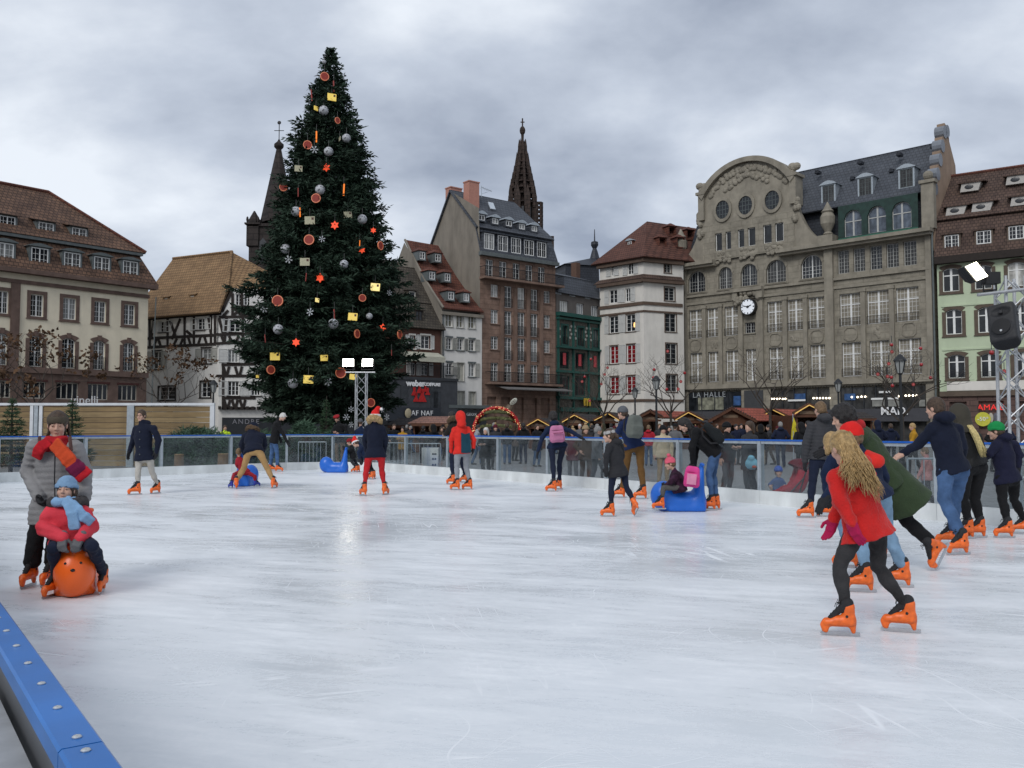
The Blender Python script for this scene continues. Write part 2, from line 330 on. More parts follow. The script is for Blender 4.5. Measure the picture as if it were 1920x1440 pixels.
POSTS = [(-13.3,18.6),(-14.2,21.2),(-13.87,23.95),(-12.4,25.8),(-10.95,27.7),(-9.35,29.5),(-7.9,31.1),(-6.4,31.7),(-4.7,31.0),(-3.5,29.3),(-2.15,27.0),(-.8,24.9),(.53,23.0),(1.83,20.9),(3.17,18.8),(4.39,16.9),(5.5,15.2),(6.35,13.85),(7.05,12.85),(8.25,10.9),(9.45,8.9),(10.65,6.9)]
POSTS = [(x+.42, y+.28) if i >= 11 else (x+.2, y+.13) if i == 10 else (x, y) for i, (x, y) in enumerate(POSTS)]
NZ = CAM_H - 0.62
NEAR0 = ground(235,1440,NZ)[:2]; nd = unit2(ground(0,1125,NZ)[:2]-NEAR0)
def nearp(t): return NEAR0 + nd*t
mp_ = mat('plaza_stone', (0.205,0.198,0.192), 0.75, 0.2, 3.0)
def plaza_material():
    m = tile_mat('plaza_paving', (0.24,0.235,0.23), (0.19,0.187,0.183), (0.10,0.098,0.095), 0.55, 0.22, bstr=0.25, rough=0.5, stainv=0.3)
    t = m.node_tree   # horizontal: courses run in x,y
    cb = [n for n in t.nodes if n.type == 'COMBXYZ'][0]; sp = [n for n in t.nodes if n.type == 'SEPXYZ'][0]
    t.links.new(sp.outputs[1], cb.inputs[1]); return m
struct(MB().quad((-900,-300,-.06),(900,-300,-.06),(900,1500,-.06),(-900,1500,-.06)).build('ground', plaza_material()))
outl = [tuple(nearp(-4)), ] + [tuple(nearp(t)) for t in (0, 10, 20)] + POSTS + [(12.0,4.6),(9.0,-1.0),(4.0,-3.2)]
mb = MB(); n = len(outl)
mb.add([(x,y,0.0) for x,y in outl] + [(x,y,-.055) for x,y in outl], [tuple(range(n-1,-1,-1)) if False else tuple(range(n))] + [(i,(i+1)%n,(i+1)%n+n,i+n) for i in range(n)])
ice = mb.build('ice_rink', ice_material()); struct(ice, 'structure')
bm = bmesh.new(); bm.from_mesh(ice.data); bmesh.ops.recalc_face_normals(bm, faces=bm.faces); bm.to_mesh(ice.data); bm.free()
if ice.data.polygons[0].normal.z < 0: ice.data.flip_normals()

def glass_material():
    m = bpy.data.materials.new('rink_glass'); m.use_nodes = True; t = m.node_tree; t.nodes.remove(t.nodes['Principled BSDF']); new = t.nodes.new; lk = t.links.new
    o = [x for x in t.nodes if x.type == 'OUTPUT_MATERIAL'][0]
    tr = new('ShaderNodeBsdfTransparent'); tr.inputs[0].default_value = (0.84,0.87,0.875,1); gl = new('ShaderNodeBsdfGlossy'); gl.inputs['Roughness'].default_value = 0.06; gl.inputs[0].default_value = (0.9,0.95,1,1)
    df = new('ShaderNodeBsdfDiffuse'); df.inputs[0].default_value = (0.55,0.6,0.63,1)
    lw = new('ShaderNodeLayerWeight'); lw.inputs[0].default_value = 0.12; m1 = new('ShaderNodeMixShader'); m2 = new('ShaderNodeMixShader')
    r = new('ShaderNodeMapRange'); r.inputs[3].default_value = 0.03; r.inputs[4].default_value = 0.35; lk(lw.outputs['Fresnel'], r.inputs[0]); lk(r.outputs[0], m1.inputs[0]); lk(tr.outputs[0], m1.inputs[1]); lk(gl.outputs[0], m1.inputs[2])
    tcn = new('ShaderNodeTexCoord'); nz = new('ShaderNodeTexNoise'); nz.inputs['Scale'].default_value = 2.5; nz.inputs['Detail'].default_value = 6; lk(tcn.outputs['Object'], nz.inputs['Vector'])
    r2 = new('ShaderNodeMapRange'); r2.inputs[1].default_value = 0.35; r2.inputs[2].default_value = 0.75; r2.inputs[3].default_value = 0.01; r2.inputs[4].default_value = 0.06; lk(nz.outputs[0], r2.inputs[0]); lk(r2.outputs[0], m2.inputs[0]); lk(m1.outputs[0], m2.inputs[1]); lk(df.outputs[0], m2.inputs[2])
    lk(m2.outputs[0], o.inputs[0]); return m
GLASS = glass_material()
blue_pl = mat('blue_plastic', (0.012,0.10,0.42), 0.22, 0.06, 1.5, spec=0.5)
zinc = mat('galvanised_steel', (0.36,0.40,0.43), 0.42, 0.15, 9, metal=0.35, spec=0.5)
kick = mat('white_kickboard', (0.70,0.72,0.71), 0.45, 0.1, 2.5, stain=0.25)
darkgrey = mat('grey_panel', (0.11,0.115,0.125), 0.5, 0.12, 3)
barrier = thing('rink_barrier', 'glass rink barrier with grey posts, blue top rail and white kickboards', 'barrier', (0,0,0))
RAIL_Z = 1.235
for i, (a, b) in enumerate(zip(POSTS[:-1], POSTS[1:])):
    a = np.array(a); b = np.array(b); l = float(np.linalg.norm(b-a)); rz = math.atan2(*(b-a)[::-1])
    MB().box(.045,-.03,.27,l-.045,-.018,RAIL_Z-.07).build('glass_panel', GLASS, barrier, loc=(*a,0), rz=rz)
    k = MB().box(.003,-.055,-.04,l-.003,.02,.265); k.build('kickboard', kick, barrier, loc=(*a,0), rz=rz)
    MB().box(.0,-.06,RAIL_Z-.02,l-.004,.05,RAIL_Z+.012).build('top_rail', blue_pl, barrier, loc=(*a,0), rz=rz)
    MB().box(.05,-.045,RAIL_Z-.075,l-.05,.015,RAIL_Z-.024).build('glass_frame', zinc, barrier, loc=(*a,0), rz=rz)
    p = MB().box(-.04,-.05,-.05,.04,.06,RAIL_Z-.021); p.box(-.012,-.056,.29,.012,-.05,RAIL_Z-.1)
    p.build('post', zinc, barrier, loc=(*a,0), rz=rz)
# near barrier with its blue cap
nb = thing('near_barrier', 'low rink barrier at the bottom left with blue screwed cap and grey side', 'barrier', (*NEAR0,0))
rzn = math.atan2(nd[1], nd[0])       # local x runs away from camera, local y to the outside (left)
scr = MB(); scr.lathe([(0.0095,0),(0.0095,0.002),(0.007,0.0042),(0.003,0.0048)], n=14); scr.box(-.0045,-.001,.0042,.0045,.001,.0052); scrme = scr.mesh('screw', mat('screw_zinc', (0.62,0.63,0.62), 0.3, 0.05, 20, metal=0.8))
bl2 = mat('blue_cap', (0.012,0.145,0.47), 0.28, 0.2, 3.5, stain=.15, spec=0.18, coat=0.0, bump=0.05, bscale=6)
def cap_piece(x0, x1):
    W = 0.084
    prof = [(0.0,-.035),(0.0,-.006),(.006,0.0),(W-.006,0.0),(W,-.006),(W,-.045)]
    m = MB(); k = len(prof); vs = [(x0,p[0],p[1]) for p in prof] + [(x1,p[0],p[1]) for p in prof]
    m.add(vs, [(i,i+1,i+1+k,i+k) for i in range(k-1)] + [tuple(range(k)), tuple(range(2*k-1,k-1,-1))])
    return m.build('cap', bl2, nb, loc=(0,0,NZ), rz=rzn)
def t_of(px, py):       # distance along the near rail of a photo point on its top
    g = ground(px, py, NZ)[:2]; return float((g - NEAR0) @ nd)
tj = t_of(203, 1388)
nb.rotation_euler = (0,0,0)
pieces = [(-3.6, tj-.003), (tj+.003, tj+2.4), (tj+2.406, tj+4.8), (tj+4.806, tj+7.2), (tj+7.206, tj+9.6), (tj+9.606, tj+12.0), (tj+12.006, 20.9)]
for (x0, x1) in pieces:
    c = cap_piece(x0, x1)
    k = math.floor((x1 - x0 - .04)/.222)
    xs = [x0 + .05 + j*(x1-x0-.1)/k for j in range(k+1)] if x0 >= 0 or x1 > tj else [x1 - .035 - j*.222 for j in range(6)]
    for x in xs: put('screw', scrme, c, (x, .042, 0.0005))
    s = MB().box(x0+.002, .008, -.05, x1-.002, .066, NZ-.03); s.build('side_panel', darkgrey, nb, rz=rzn)
deck = thing('barrier_ledge', 'grey ledge boards outside the near barrier at the bottom left corner', 'ledge', (*NEAR0,0))
pl = MB().box(0,0,0,2.39,.116,.02).mesh('board', mat('ledge_boards', (0.36,0.37,0.38), 0.5, 0.3, 5, stain=0.35)); nrm_ = np.array([-nd[1],nd[0],0])
for i in range(-1,7):
    for j in range(3): put('board', pl, deck, (np.array([*(nd*(i*2.4)),0]) + nrm_*(.09+j*.121) + np.array([0,0,NZ-.135])), rzn)
    MB().box(0,0,-.06,.05,.34,NZ-.136).build('support', darkgrey, deck, loc=np.array([*(nd*(i*2.4+1.2)),0])+nrm_*.09, rz=rzn)
# ------------------------------------------------------------------ board wall behind the rink (left)
WY = 35.0
woodp = [mat('pine_board_%d' % i, c, 0.75, 0.22, 5, stain=0.25) for i, c in enumerate(((0.25,0.172,0.082),(0.215,0.148,0.072),(0.275,0.195,0.098)))]
for m in woodp:   # grain along the board
    t = m.node_tree; tcn = [n for n in t.nodes if n.type == 'TEX_COORD'][0]; nz = [n for n in t.nodes if n.type == 'TEX_NOISE'][0]
    mpn = t.nodes.new('ShaderNodeMapping'); mpn.inputs['Scale'].default_value = (0.25, 1, 4); t.links.new(tcn.outputs['Object'], mpn.inputs[0]); t.links.new(mpn.outputs[0], nz.inputs['Vector'])
white_st = mat('white_painted_steel', (0.62,0.64,0.66), 0.45, 0.08, 4)
bw = thing('board_wall', 'tall wooden plank hoarding with white steel frame behind the rink', 'fence', (0, WY, -.06))
ztop = at(200, 758, WY)[2] + .06
bays = [(-140,-52),(-45,57),(80,238),(252,394)]
for (x0, x1) in bays:
    X0, X1 = at(x0,800,WY)[0], at(x1,800,WY)[0]; nrow = 11; hh = (ztop-.10)/nrow
    for r in range(nrow):
        b_ = MB().box(0,0,0.010,X1-X0,.045,hh-.010); o = b_.build('plank', woodp[(r*7+int(x0)) % 3], bw, loc=(X0, random.uniform(-.006,.006), .02+r*hh))
for px, wpx, m in ((-48,7,zinc),(60,6,white_st),(68,7,zinc),(77,6,white_st),(245,13,zinc),(398,8,white_st)):
    X = at(px,800,WY)[0]; hw = wpx/2/F_PX*WY
    MB().box(X-hw,-.06,0,X+hw,.06,ztop-.05).build('post', m, bw)
Xl, Xr = at(-150,800,WY)[0], at(402,800,WY)[0]
MB().box(Xl,-.07,ztop-.048,Xr,.07,ztop+.05).build('top_rail', white_st, bw)
# ------------------------------------------------------------------ buildings
class Bld:
    """a building standing on the plaza; local x along its front (left to right), local y into it, z up"""
    def __init__(s, name, label, a, b, cat='building'):
        s.a = np.array(a, float); s.b = np.array(b, float); d = s.b - s.a; s.W = float(np.linalg.norm(d)); s.u = d/s.W; s.n = np.array([-s.u[1], s.u[0]])
        s.root = thing(name, label, cat, (s.a[0], s.a[1], -.06), math.atan2(s.u[1], s.u[0])); s.holes = []
    def px(s, px, py, y=0.0):
        d = ray(px, py); o = s.a + s.n*y; k = float((o - 0) @ s.n)/float(d[:2] @ s.n); p = d*k
        return float((p[:2] - o) @ s.u), float(p[2] + CAM_H + .06)
    def x(s, px, y=0.0): return s.px(px, 700, y)[0]
    def z(s, px, py, y=0.0): return s.px(px, py, y)[1]
    def part(s, name, m, mtl, **k): return m.build(name, mtl, s.root, **k)

def wall_mesh(m, x0, x1, z0, z1, holes, depth=0.28, y=0.0):
    """wall sheet with openings and their reveals"""
    xs = sorted({x0, x1, *[h[0] for h in holes], *[h[2] for h in holes]}); zs = sorted({z0, z1, *[h[1] for h in holes], *[h[3] for h in holes]})
    xs = [x for x in xs if x0 <= x <= x1]; zs = [z for z in zs if z0 <= z <= z1]
    for za, zb in zip(zs[:-1], zs[1:]):
        run = None; zm = (za+zb)/2
        for xa, xb in list(zip(xs[:-1], xs[1:])) + [(None, None)]:
            ok = xa is not None and not any(h[0] < (xa+xb)/2 < h[2] and h[1] < zm < h[3] for h in holes)
            if ok: run = (run[0], xb) if run else (xa, xb)
            if not ok and run: m.quad((run[0],y,za),(run[1],y,za),(run[1],y,zb),(run[0],y,zb)); run = None
    for a, b, c, d in holes:
        Y = y + depth
        m.quad((a,y,b),(a,Y,b),(a,Y,d),(a,y,d)); m.quad((c,y,b),(c,y,d),(c,Y,d),(c,Y,b)); m.quad((a,y,b),(c,y,b),(c,Y,b),(a,Y,b)); m.quad((a,y,d),(a,Y,d),(c,Y,d),(c,y,d))
        m.quad((a,Y+.02,b),(c,Y+.02,b),(c,Y+.02,d),(a,Y+.02,d))

def pane_mat(name, c, rough=0.06, curtain=0.0):
    if name in MATS: return MATS[name]
    m = bpy.data.materials.new(name); m.use_nodes = True; t = m.node_tree; b = t.nodes['Principled BSDF']; new = t.nodes.new
    b.inputs['Roughness'].default_value = rough; b.inputs['Specular IOR Level'].default_value = 0.36
    tcn = new('ShaderNodeTexCoord'); oi = new('ShaderNodeObjectInfo'); ad = new('ShaderNodeVectorMath'); ad.operation = 'ADD'; t.links.new(tcn.outputs['Object'], ad.inputs[0]); t.links.new(oi.outputs['Random'], ad.inputs[1])
    mp = new('ShaderNodeMapping'); mp.inputs['Scale'].default_value = (9 if curtain else 1.3, 1, 0.4 if curtain else 0.9); t.links.new(ad.outputs[0], mp.inputs[0])
    nz = new('ShaderNodeTexNoise'); nz.inputs['Scale'].default_value = 1.6; nz.inputs['Detail'].default_value = 3; t.links.new(mp.outputs[0], nz.inputs['Vector'])
    rm = new('ShaderNodeMapRange'); rm.inputs[1].default_value = .35; rm.inputs[2].default_value = .65; rm.inputs[3].default_value = .55; rm.inputs[4].default_value = 1.35; t.links.new(nz.outputs[0], rm.inputs[0])
    vm = new('ShaderNodeVectorMath'); vm.operation = 'SCALE'; vm.inputs[0].default_value = c; t.links.new(rm.outputs[0], vm.inputs['Scale']); t.links.new(vm.outputs[0], b.inputs['Base Color'])
    MATS[name] = m; return m
PANE = [pane_mat('pane_dark', (0.020,0.023,0.027)), pane_mat('pane_room', (0.045,0.045,0.044)), pane_mat('pane_curtain', (0.21,0.215,0.21), 0.1, 1.0)]
PANE_RED = pane_mat('pane_red_blind', (0.22,0.015,0.02)); PANE_SKY = pane_mat('pane_blue', (0.10,0.12,0.15)); PANE_BLIND = pane_mat('pane_blind', (0.45,0.44,0.41), 0.3); PANE_STAIN = pane_mat('pane_stained', (0.17,0.155,0.11), 0.2)
WHITE_F = mat('white_sash', (0.72,0.72,0.70), 0.5, 0.05, 3); GREY_F = mat('grey_sash', (0.42,0.42,0.40), 0.5, 0.08, 3)
IRON = mat('wrought_iron', (0.018,0.018,0.02), 0.5, 0.1, 5, metal=0.3)
WCACHE = {}
def window(B, x0, z0, x1, z1, cols=2, rows=4, frame=WHITE_F, pane=None, arch=0.0, surround=None, sw=0.18, sill=None, shutters=None, sh_w=None, rail=None, mull=0.05, depth=0.24, transom=None, hole=True, y=0.0, rz=0.0, org=(0,0), bars=0.022, keystone=False, shut_side='both', lintel=None, casing=0.07):
    """one window: sash with glazing bars, pane, stone surround, sill, shutters, small railing; origin at its lower left on the wall face"""
    wd, ht = round(x1-x0, 3), round(z1-z0, 3)
    if hole: B.holes.append((x0, z0, x1, z1))
    M4 = Matrix.Translation((org[0], org[1], 0)) @ Matrix.Rotation(rz, 4, 'Z') @ Matrix.Translation((x0, y, z0))
    key = (round(wd,1), round(ht,1), cols, rows, frame.name, round(arch,1), mull, transom, depth, casing)
    if key not in WCACHE:
        m = MB(); fy0, fy1 = depth-.07, depth-.005; c = casing
        top = ht - arch
        m.box(0,fy0,0,c,fy1,top); m.box(wd-c,fy0,0,wd,fy1,top); m.box(c,fy0,0,wd-c,fy1,c)
        def topz(x):
            if arch <= 0: return ht
            r = ((wd/2)**2 + arch**2)/(2*arch); return ht - r + math.sqrt(max(r*r - (x-wd/2)**2, 0))
        if arch > 0:
            k = 10; xs = [wd*i/k for i in range(k+1)]
            for a, b in zip(xs[:-1], xs[1:]):
                za, zb = topz(a), topz(b); m.add([(a,fy0,za-c),(b,fy0,zb-c),(b,fy0,zb),(a,fy0,za),(a,fy1,za-c),(b,fy1,zb-c),(b,fy1,zb),(a,fy1,za)], [(0,1,2,3),(7,6,5,4),(0,4,5,1),(3,2,6,7)])
        else: m.box(c,fy0,ht-c,wd-c,fy1,ht)
        for j in range(1, cols):
            x = wd*j/cols; main = (cols % 2 == 0 and j == cols//2) or mull < 0
            hw = abs(mull)/2*(1.6 if main else 1) if main else bars/2
            m.box(x-hw, fy0+(.0 if main else .012), c, x+hw, fy1-.012, topz(x)-c*.9)
        for r in range(1, rows):
            z = c + (ht-2*c)*r/rows
            if arch and z > top: continue
            m.box(c, fy0+.014, z-bars/2, wd-c, fy1-.014, z+bars/2)
        if transom: m.box(c, fy0-.012, ht*transom-.045, wd-c, fy1-.004, ht*transom+.045)
        WCACHE[key] = m.mesh('window', frame)
    wo = put('window', WCACHE[key], B.root, mtx=M4)
    p = pane if pane is not None else PANE[random.choices((0,1,2), (6,3,1.5))[0]]
    MB().box(.02,depth-.034,.02,wd-.02,depth-.030,ht-.02).build('pane', p, wo)
    if arch > 0 and hole:   # spandrels above the curved head
        m = MB(); k = 8; r = ((wd/2)**2 + arch**2)/(2*arch); tz = lambda x: ht - r + math.sqrt(max(r*r-(x-wd/2)**2, 0))
        for i in range(k):
            a, b = wd*i/k, wd*(i+1)/k; m.add([(a,-.002,tz(a)),(b,-.002,tz(b)),(b,-.002,ht+.01),(a,-.002,ht+.01),(a,depth,tz(a)),(b,depth,tz(b))], [(0,1,2,3),(0,4,5,1)])
        m.build('arch_head', surround or B.wallmat, wo)
    if surround:
        m = MB(); s = sw; pr = -.05
        m.box(-s,pr,-s*.6,0,.03,ht-arch); m.box(wd,pr,-s*.6,wd+s,.03,ht-arch); m.box(-s-.05,pr-.05,-s*.9,wd+s+.05,.03,-.002 if False else -s*.6-.002); m.box(0.002,pr,-s*.6,wd-.002,.03,-.004)
        if arch > 0:
            k = 10
            for i in range(k):
                a, b = wd*i/k, wd*(i+1)/k; r = ((wd/2)**2 + arch**2)/(2*arch); tz = lambda x: ht - r + math.sqrt(max(r*r-(x-wd/2)**2, 0))
                f = lambda x: -s + (wd+2*s)*x/wd
                m.add([(a,pr,tz(a)),(b,pr,tz(b)),(f(b),pr,tz(b)+s),(f(a),pr,tz(a)+s),(a,.03,tz(a)),(b,.03,tz(b)),(f(b),.03,tz(b)+s),(f(a),.03,tz(a)+s)], [(0,1,2,3),(7,6,5,4),(0,4,5,1),(3,2,6,7),(0,3,7,4),(1,5,6,2)])
        else: m.box(-s,pr,ht+.001,wd+s,.03,ht+s)
        if keystone: m.add([(wd/2-.12,pr-.05,ht-.02),(wd/2+.12,pr-.05,ht-.02),(wd/2+.17,pr-.05,ht+s+.12),(wd/2-.17,pr-.05,ht+s+.12),(wd/2-.12,.02,ht-.02),(wd/2+.12,.02,ht-.02),(wd/2+.17,.02,ht+s+.12),(wd/2-.17,.02,ht+s+.12)], [(0,1,2,3),(0,4,5,1),(3,2,6,7),(0,3,7,4),(1,5,6,2)])
        m.build('surround', surround, wo)
    if sill: MB().box(-.12,-.13,-.10,wd+.12,.06,-.004).build('sill', sill, wo)
    if lintel: MB().box(-.10,-.06,ht+.004,wd+.10,.06,ht+.16).build('lintel', lintel, wo)
    if shutters:
        sw_ = sh_w or wd*.48; 
        for sd in (-1, 1):
            if shut_side == 'left' and sd > 0 or shut_side == 'right' and sd < 0: continue
            m = MB(); xx = -sw_-.03 if sd < 0 else wd+.03
            m.box(xx,-.075,-.02,xx+.06,-.025,ht+.02); m.box(xx+sw_-.06,-.075,-.02,xx+sw_,-.025,ht+.02)
            for z in (-.02, ht*.5-.03, ht-.04): m.box(xx+.06,-.075,z,xx+sw_-.06,-.025,z+.06)
            ns = max(6, int(ht/.11))
            for q in range(ns):
                z = .05 + (ht-.1)*q/ns; m.add([(xx+.06,-.062,z),(xx+sw_-.06,-.062,z),(xx+sw_-.06,-.035,z+.085),(xx+.06,-.035,z+.085)], [(0,1,2,3)])
            m.build('shutter', shutters, wo)
    if rail:
        m = MB(); rh = rail if isinstance(rail, float) else 0.9; m.box(-.02,-.10,rh-.04,wd+.02,-.06,rh); m.box(-.02,-.095,.06,wd+.02,-.065,.09)
        nb_ = max(5, int(wd/.13))
        for q in range(nb_+1): x = wd*q/nb_; m.box(x-.012,-.092,.02,x+.012,-.068,rh-.03)
        m.build('railing', IRON, wo)
    return wo

def dormer(B, x, z, wd, ht, y, wallm, roofm, style='hip', frame=WHITE_F, cols=2, rows=2, back=1.6, pane=None, cheek=None, roofh=None, arch=0.0, over=.14):
    """roof dormer: cheeks and front (wall), little roof and window; x centre, z sill, y of its face"""
    m = MB(); a, b = x-wd/2-.14, x+wd/2+.14; t = z+ht+.12
    m.box(a,y,z-.14,x-wd/2,y+back,t); m.box(x+wd/2,y,z-.14,b,y+back,t); m.box(x-wd/2,y+.002,z-.14,x+wd/2,y+back,z); m.box(x-wd/2,y+.002,z+ht-arch*.5,x+wd/2,y+back,t)
    d = m.build('dormer', wallm, B.root); rh = roofh or wd*.35; o = over
    r = MB()
    if style == 'hip':
        r.slab([(a-o,y-o,t),(b+o,y-o,t),(x+wd*.12,y+.35,t+rh),(x-wd*.12,y+.35,t+rh)], .05); r.slab([(a-o,y+back,t),(a-o,y-o,t),(x-wd*.12,y+.35,t+rh),(x-wd*.12,y+back,t+rh)], .05); r.slab([(b+o,y-o,t),(b+o,y+back,t),(x+wd*.12,y+back,t+rh),(x+wd*.12,y+.35,t+rh)], .05)
    elif style == 'shed': r.slab([(a-o,y-o,t),(b+o,y-o,t),(b+o,y+back*1.6,t+rh),(a-o,y+back*1.6,t+rh)], .06)
    elif style == 'curve':
        k = 8; P = [(a-o+(b-a+2*o)*i/k, t+rh*math.sin(math.pi*i/k)) for i in range(k+1)]
        r.prism(P + [(b+o, t-.04), (a-o, t-.04)], y-o, y+back)
    r.build('dormer_roof', roofm, d)
    wm = window(B, x-wd/2, z, x+wd/2, z+ht, cols, rows, frame, pane, hole=False, y=y-.12, depth=.2, arch=arch)
    return d

# ---- materials shared by the buildings
cream = mat('cream_stucco', (0.76,0.68,0.52), 0.85, 0.05, 1.2, stain=0.12); redstone = mat('red_sandstone', (0.145,0.095,0.076), 0.85, 0.22, 2.2, bump=0.2, bscale=12, stain=0.25)
white_w = mat('white_stucco', (0.68,0.66,0.62), 0.85, 0.05, 1.0, stain=0.14); offwhite = mat('offwhite_stucco', (0.66,0.63,0.575), 0.85, 0.05, 1.0, stain=0.16)
tile_red = tile_mat('tiles_red_brown', (0.160,0.092,0.060), (0.105,0.062,0.044), (0.05,0.032,0.025), 0.34, 0.30, stainv=0.35, bstr=0.9)
tile_gold = tile_mat('tiles_ochre', (0.27,0.168,0.085), (0.215,0.130,0.066), (0.12,0.074,0.04), 0.3, 0.30, stainv=0.3, bstr=0.9)
tile_rust = tile_mat('tiles_rust', (0.15,0.058,0.038), (0.12,0.045,0.032), (0.06,0.025,0.02), 0.3, 0.3, stainv=0.3)
tile_moss = tile_mat('tiles_mossy', (0.085,0.072,0.055), (0.062,0.052,0.042), (0.03,0.026,0.022), 0.3, 0.28, stainv=0.45)
tile_dark = tile_mat('tiles_dark_brown', (0.105,0.068,0.052), (0.078,0.050,0.041), (0.038,0.026,0.022), 0.32, 0.3, stainv=0.4)
slate = tile_mat('slate', (0.075,0.082,0.095), (0.06,0.067,0.08), (0.035,0.038,0.045), 0.4, 0.34, stainv=0.2, rough=0.55, bstr=0.35)
slate_dk = tile_mat('slate_dark', (0.036,0.040,0.050), (0.030,0.034,0.042), (0.018,0.02,0.025), 0.4, 0.34, stainv=0.2, rough=0.5, bstr=0.3)
zincd = mat('zinc_dark', (0.10,0.115,0.115), 0.5, 0.15, 3); timber = mat('dark_timber', (0.020,0.014,0.011), 0.8, 0.2, 4)
stone = tile_mat('grey_sandstone', (0.265,0.240,0.192), (0.245,0.221,0.176), (0.215,0.194,0.153), 1.3, 0.62, stainv=0.36, bstr=0.10, axis='dz')
stone_p = mat('grey_sandstone_plain', (0.262,0.236,0.188), 0.85, 0.14, 1.6, bump=0.15, bscale=8, stain=0.3)
pinkst = tile_mat('pink_sandstone', (0.225,0.148,0.112), (0.20,0.128,0.097), (0.165,0.107,0.082), 1.0, 0.5, stainv=0.42, bstr=0.12, axis='dz')
pink_p = mat('pink_sandstone_plain', (0.20,0.13,0.098), 0.85, 0.2, 1.6, stain=0.3)
greystucco = mat('grey_stucco', (0.22,0.195,0.16), 0.9, 0.08, 0.7, stain=0.3); shopdark = mat('shop_dark', (0.022,0.024,0.028), 0.35, 0.2, 2, spec=0.5)
shutter_w = mat('shutter_white', (0.52,0.52,0.50), 0.6, 0.06, 3); shutter_g = mat('shutter_grey', (0.36,0.355,0.32), 0.65, 0.1, 3); signwhite = mat('sign_letters', (0.75,0.75,0.75), 0.5, 0.03)

def body(B, x0, x1, z0, z1, depth, mtl, holes=None, name='wall', back=True):
    m = MB(); wall_mesh(m, x0, x1, z0, z1, [h for h in (B.holes if holes is None else holes) if h[0] >= x0 and h[2] <= x1 and h[1] >= z0-.01 and h[3] <= z1+.01])
    m.quad((x0,depth,z0),(x0,0,z0),(x0,0,z1),(x0,depth,z1)); m.quad((x1,0,z0),(x1,depth,z0),(x1,depth,z1),(x1,0,z1)); m.quad((x1,depth,z0),(x0,depth,z0),(x0,depth,z1),(x1,depth,z1))
    return m.build(name, mtl, B.root)
def band(B, x0, x1, z0, z1, out, mtl, name='string_course', y1=.05): return MB().box(x0,-out,z0,x1,y1,z1).build(name, mtl, B.root)
def flat(B, x, z, rz=0, y=-.03): return Matrix.Translation((x, y, z)) @ Matrix.Rotation(rz, 4, 'Z') @ Matrix.Rotation(math.pi/2, 4, 'X')

# ================= A: cream building, left
a1 = np.array([-31.0, 75.0]); dA = np.array([7.4, 8.6]); dA /= np.linalg.norm(dA)
A = Bld('mansard_building', 'cream building with red sandstone trim and brown tiled mansard roof at far left', a1 - dA*26, a1); A.wallmat = cream
colsA = [(-59,-30),(-8,12),(53.7,78),(115,139.6),(174,196),(230,250.7)]
zA = {'eave': A.z(*R1(860,682)), 'str': A.z(*R1(860,740)), 'base': A.z(*R1(860,1200))}
t0, t1 = A.z(*R1(205,855)), A.z(*R1(205,725)); s0, s1 = A.z(*R1(200,1150)), A.z(*R1(200,968)); g0, g1 = A.z(*R1(400,1342)), A.z(*R1(400,1245))
for c0, c1 in colsA:
    x0, x1 = A.x(c0), A.x(c1)
    window(A, x0, t0, x1, t1, 4, 4, surround=redstone, sw=.26, mull=.07)
    window(A, x0, s0, x1, s1, 4, 6, surround=redstone, sw=.28, arch=.22, keystone=True, rail=1.0, mull=.07)
    window(A, x0-.35, g0, x1+.35, g1, 4, 1, surround=None, mull=-.05, frame=mat('sash_beige', (0.45,0.42,0.36), 0.5), pane=PANE[0], lintel=mat('awning_red', (0.06,0.018,0.015), 0.8))
body(A, 0, 26, zA['base'], zA['eave'], 12, cream); body(A, 0, 26, 0, zA['base']-.002, 12, redstone)
band(A, -.05, 26.05, zA['str']-.12, zA['str']+.16, .16, redstone); band(A, -.05, 26.08, zA['base']-.25, zA['base']+.18, .2, redstone); band(A, -.3, 26.5, zA['eave']-.22, zA['eave']+.12, .75, redstone, 'cornice'); 
px0, px1 = A.x(16), A.x(33); MB().box(px0,-.14,zA['base']+.2,px1,.02,zA['str']-.13).build('pilaster', redstone, A.root)
zm = A.z(*R1(800,500), 1.0)
MB().slab([(-.5,-.7,zA['eave']+.12),(26.55,-.7,zA['eave']+.12),(25.6,.9,zm),(-.5,.9,zm)], .12).slab([(26.55,-.7,zA['eave']+.12),(26.55,12.7,zA['eave']+.12),(25.6,11,zm),(25.6,.9,zm)], .12).build('mansard', tile_red, A.root)
band(A, -.4, 25.75, zm-.02, zm+.28, -.55, zincd, 'mansard_moulding', y1=11.2)
xr, zr = A.px(*R1(285,130), 6.0)
MB().slab([(-.5,.5,zm+.26),(25.95,.5,zm+.26),(xr,6,zr),(-.5,6,zr)], .12).slab([(25.95,.5,zm+.26),(25.95,11.5,zm+.26),(xr,6,zr)], .12).slab([(25.95,11.5,zm+.26),(-.5,11.5,zm+.26),(-.5,6,zr),(xr,6,zr)], .12).build('roof', tile_red, A.root)
rd = MB(); rd.tube([(25.95,.5,zm+.34),(xr,6,zr+.08)], .14, 6); rd.tube([(-.5,6,zr+.06),(xr,6,zr+.06)], .16, 6); rd.build('ridge', tile_rust, A.root)
for c0, c1 in ((170,245),(365,435),(540,610),(712,775),(-20,20)):
    x = (A.x(R1(c0,0)[0])+A.x(R1(c1,0)[0]))/2; zt = A.z(*R1(740,535), .3); zb = A.z(*R1(740,630), .3)
    dormer(A, x, zb, 1.25, zt-zb, -.25, zincd, zincd, 'curve', cols=4, rows=3, back=1.6, roofh=.22, frame=WHITE_F, over=.16)
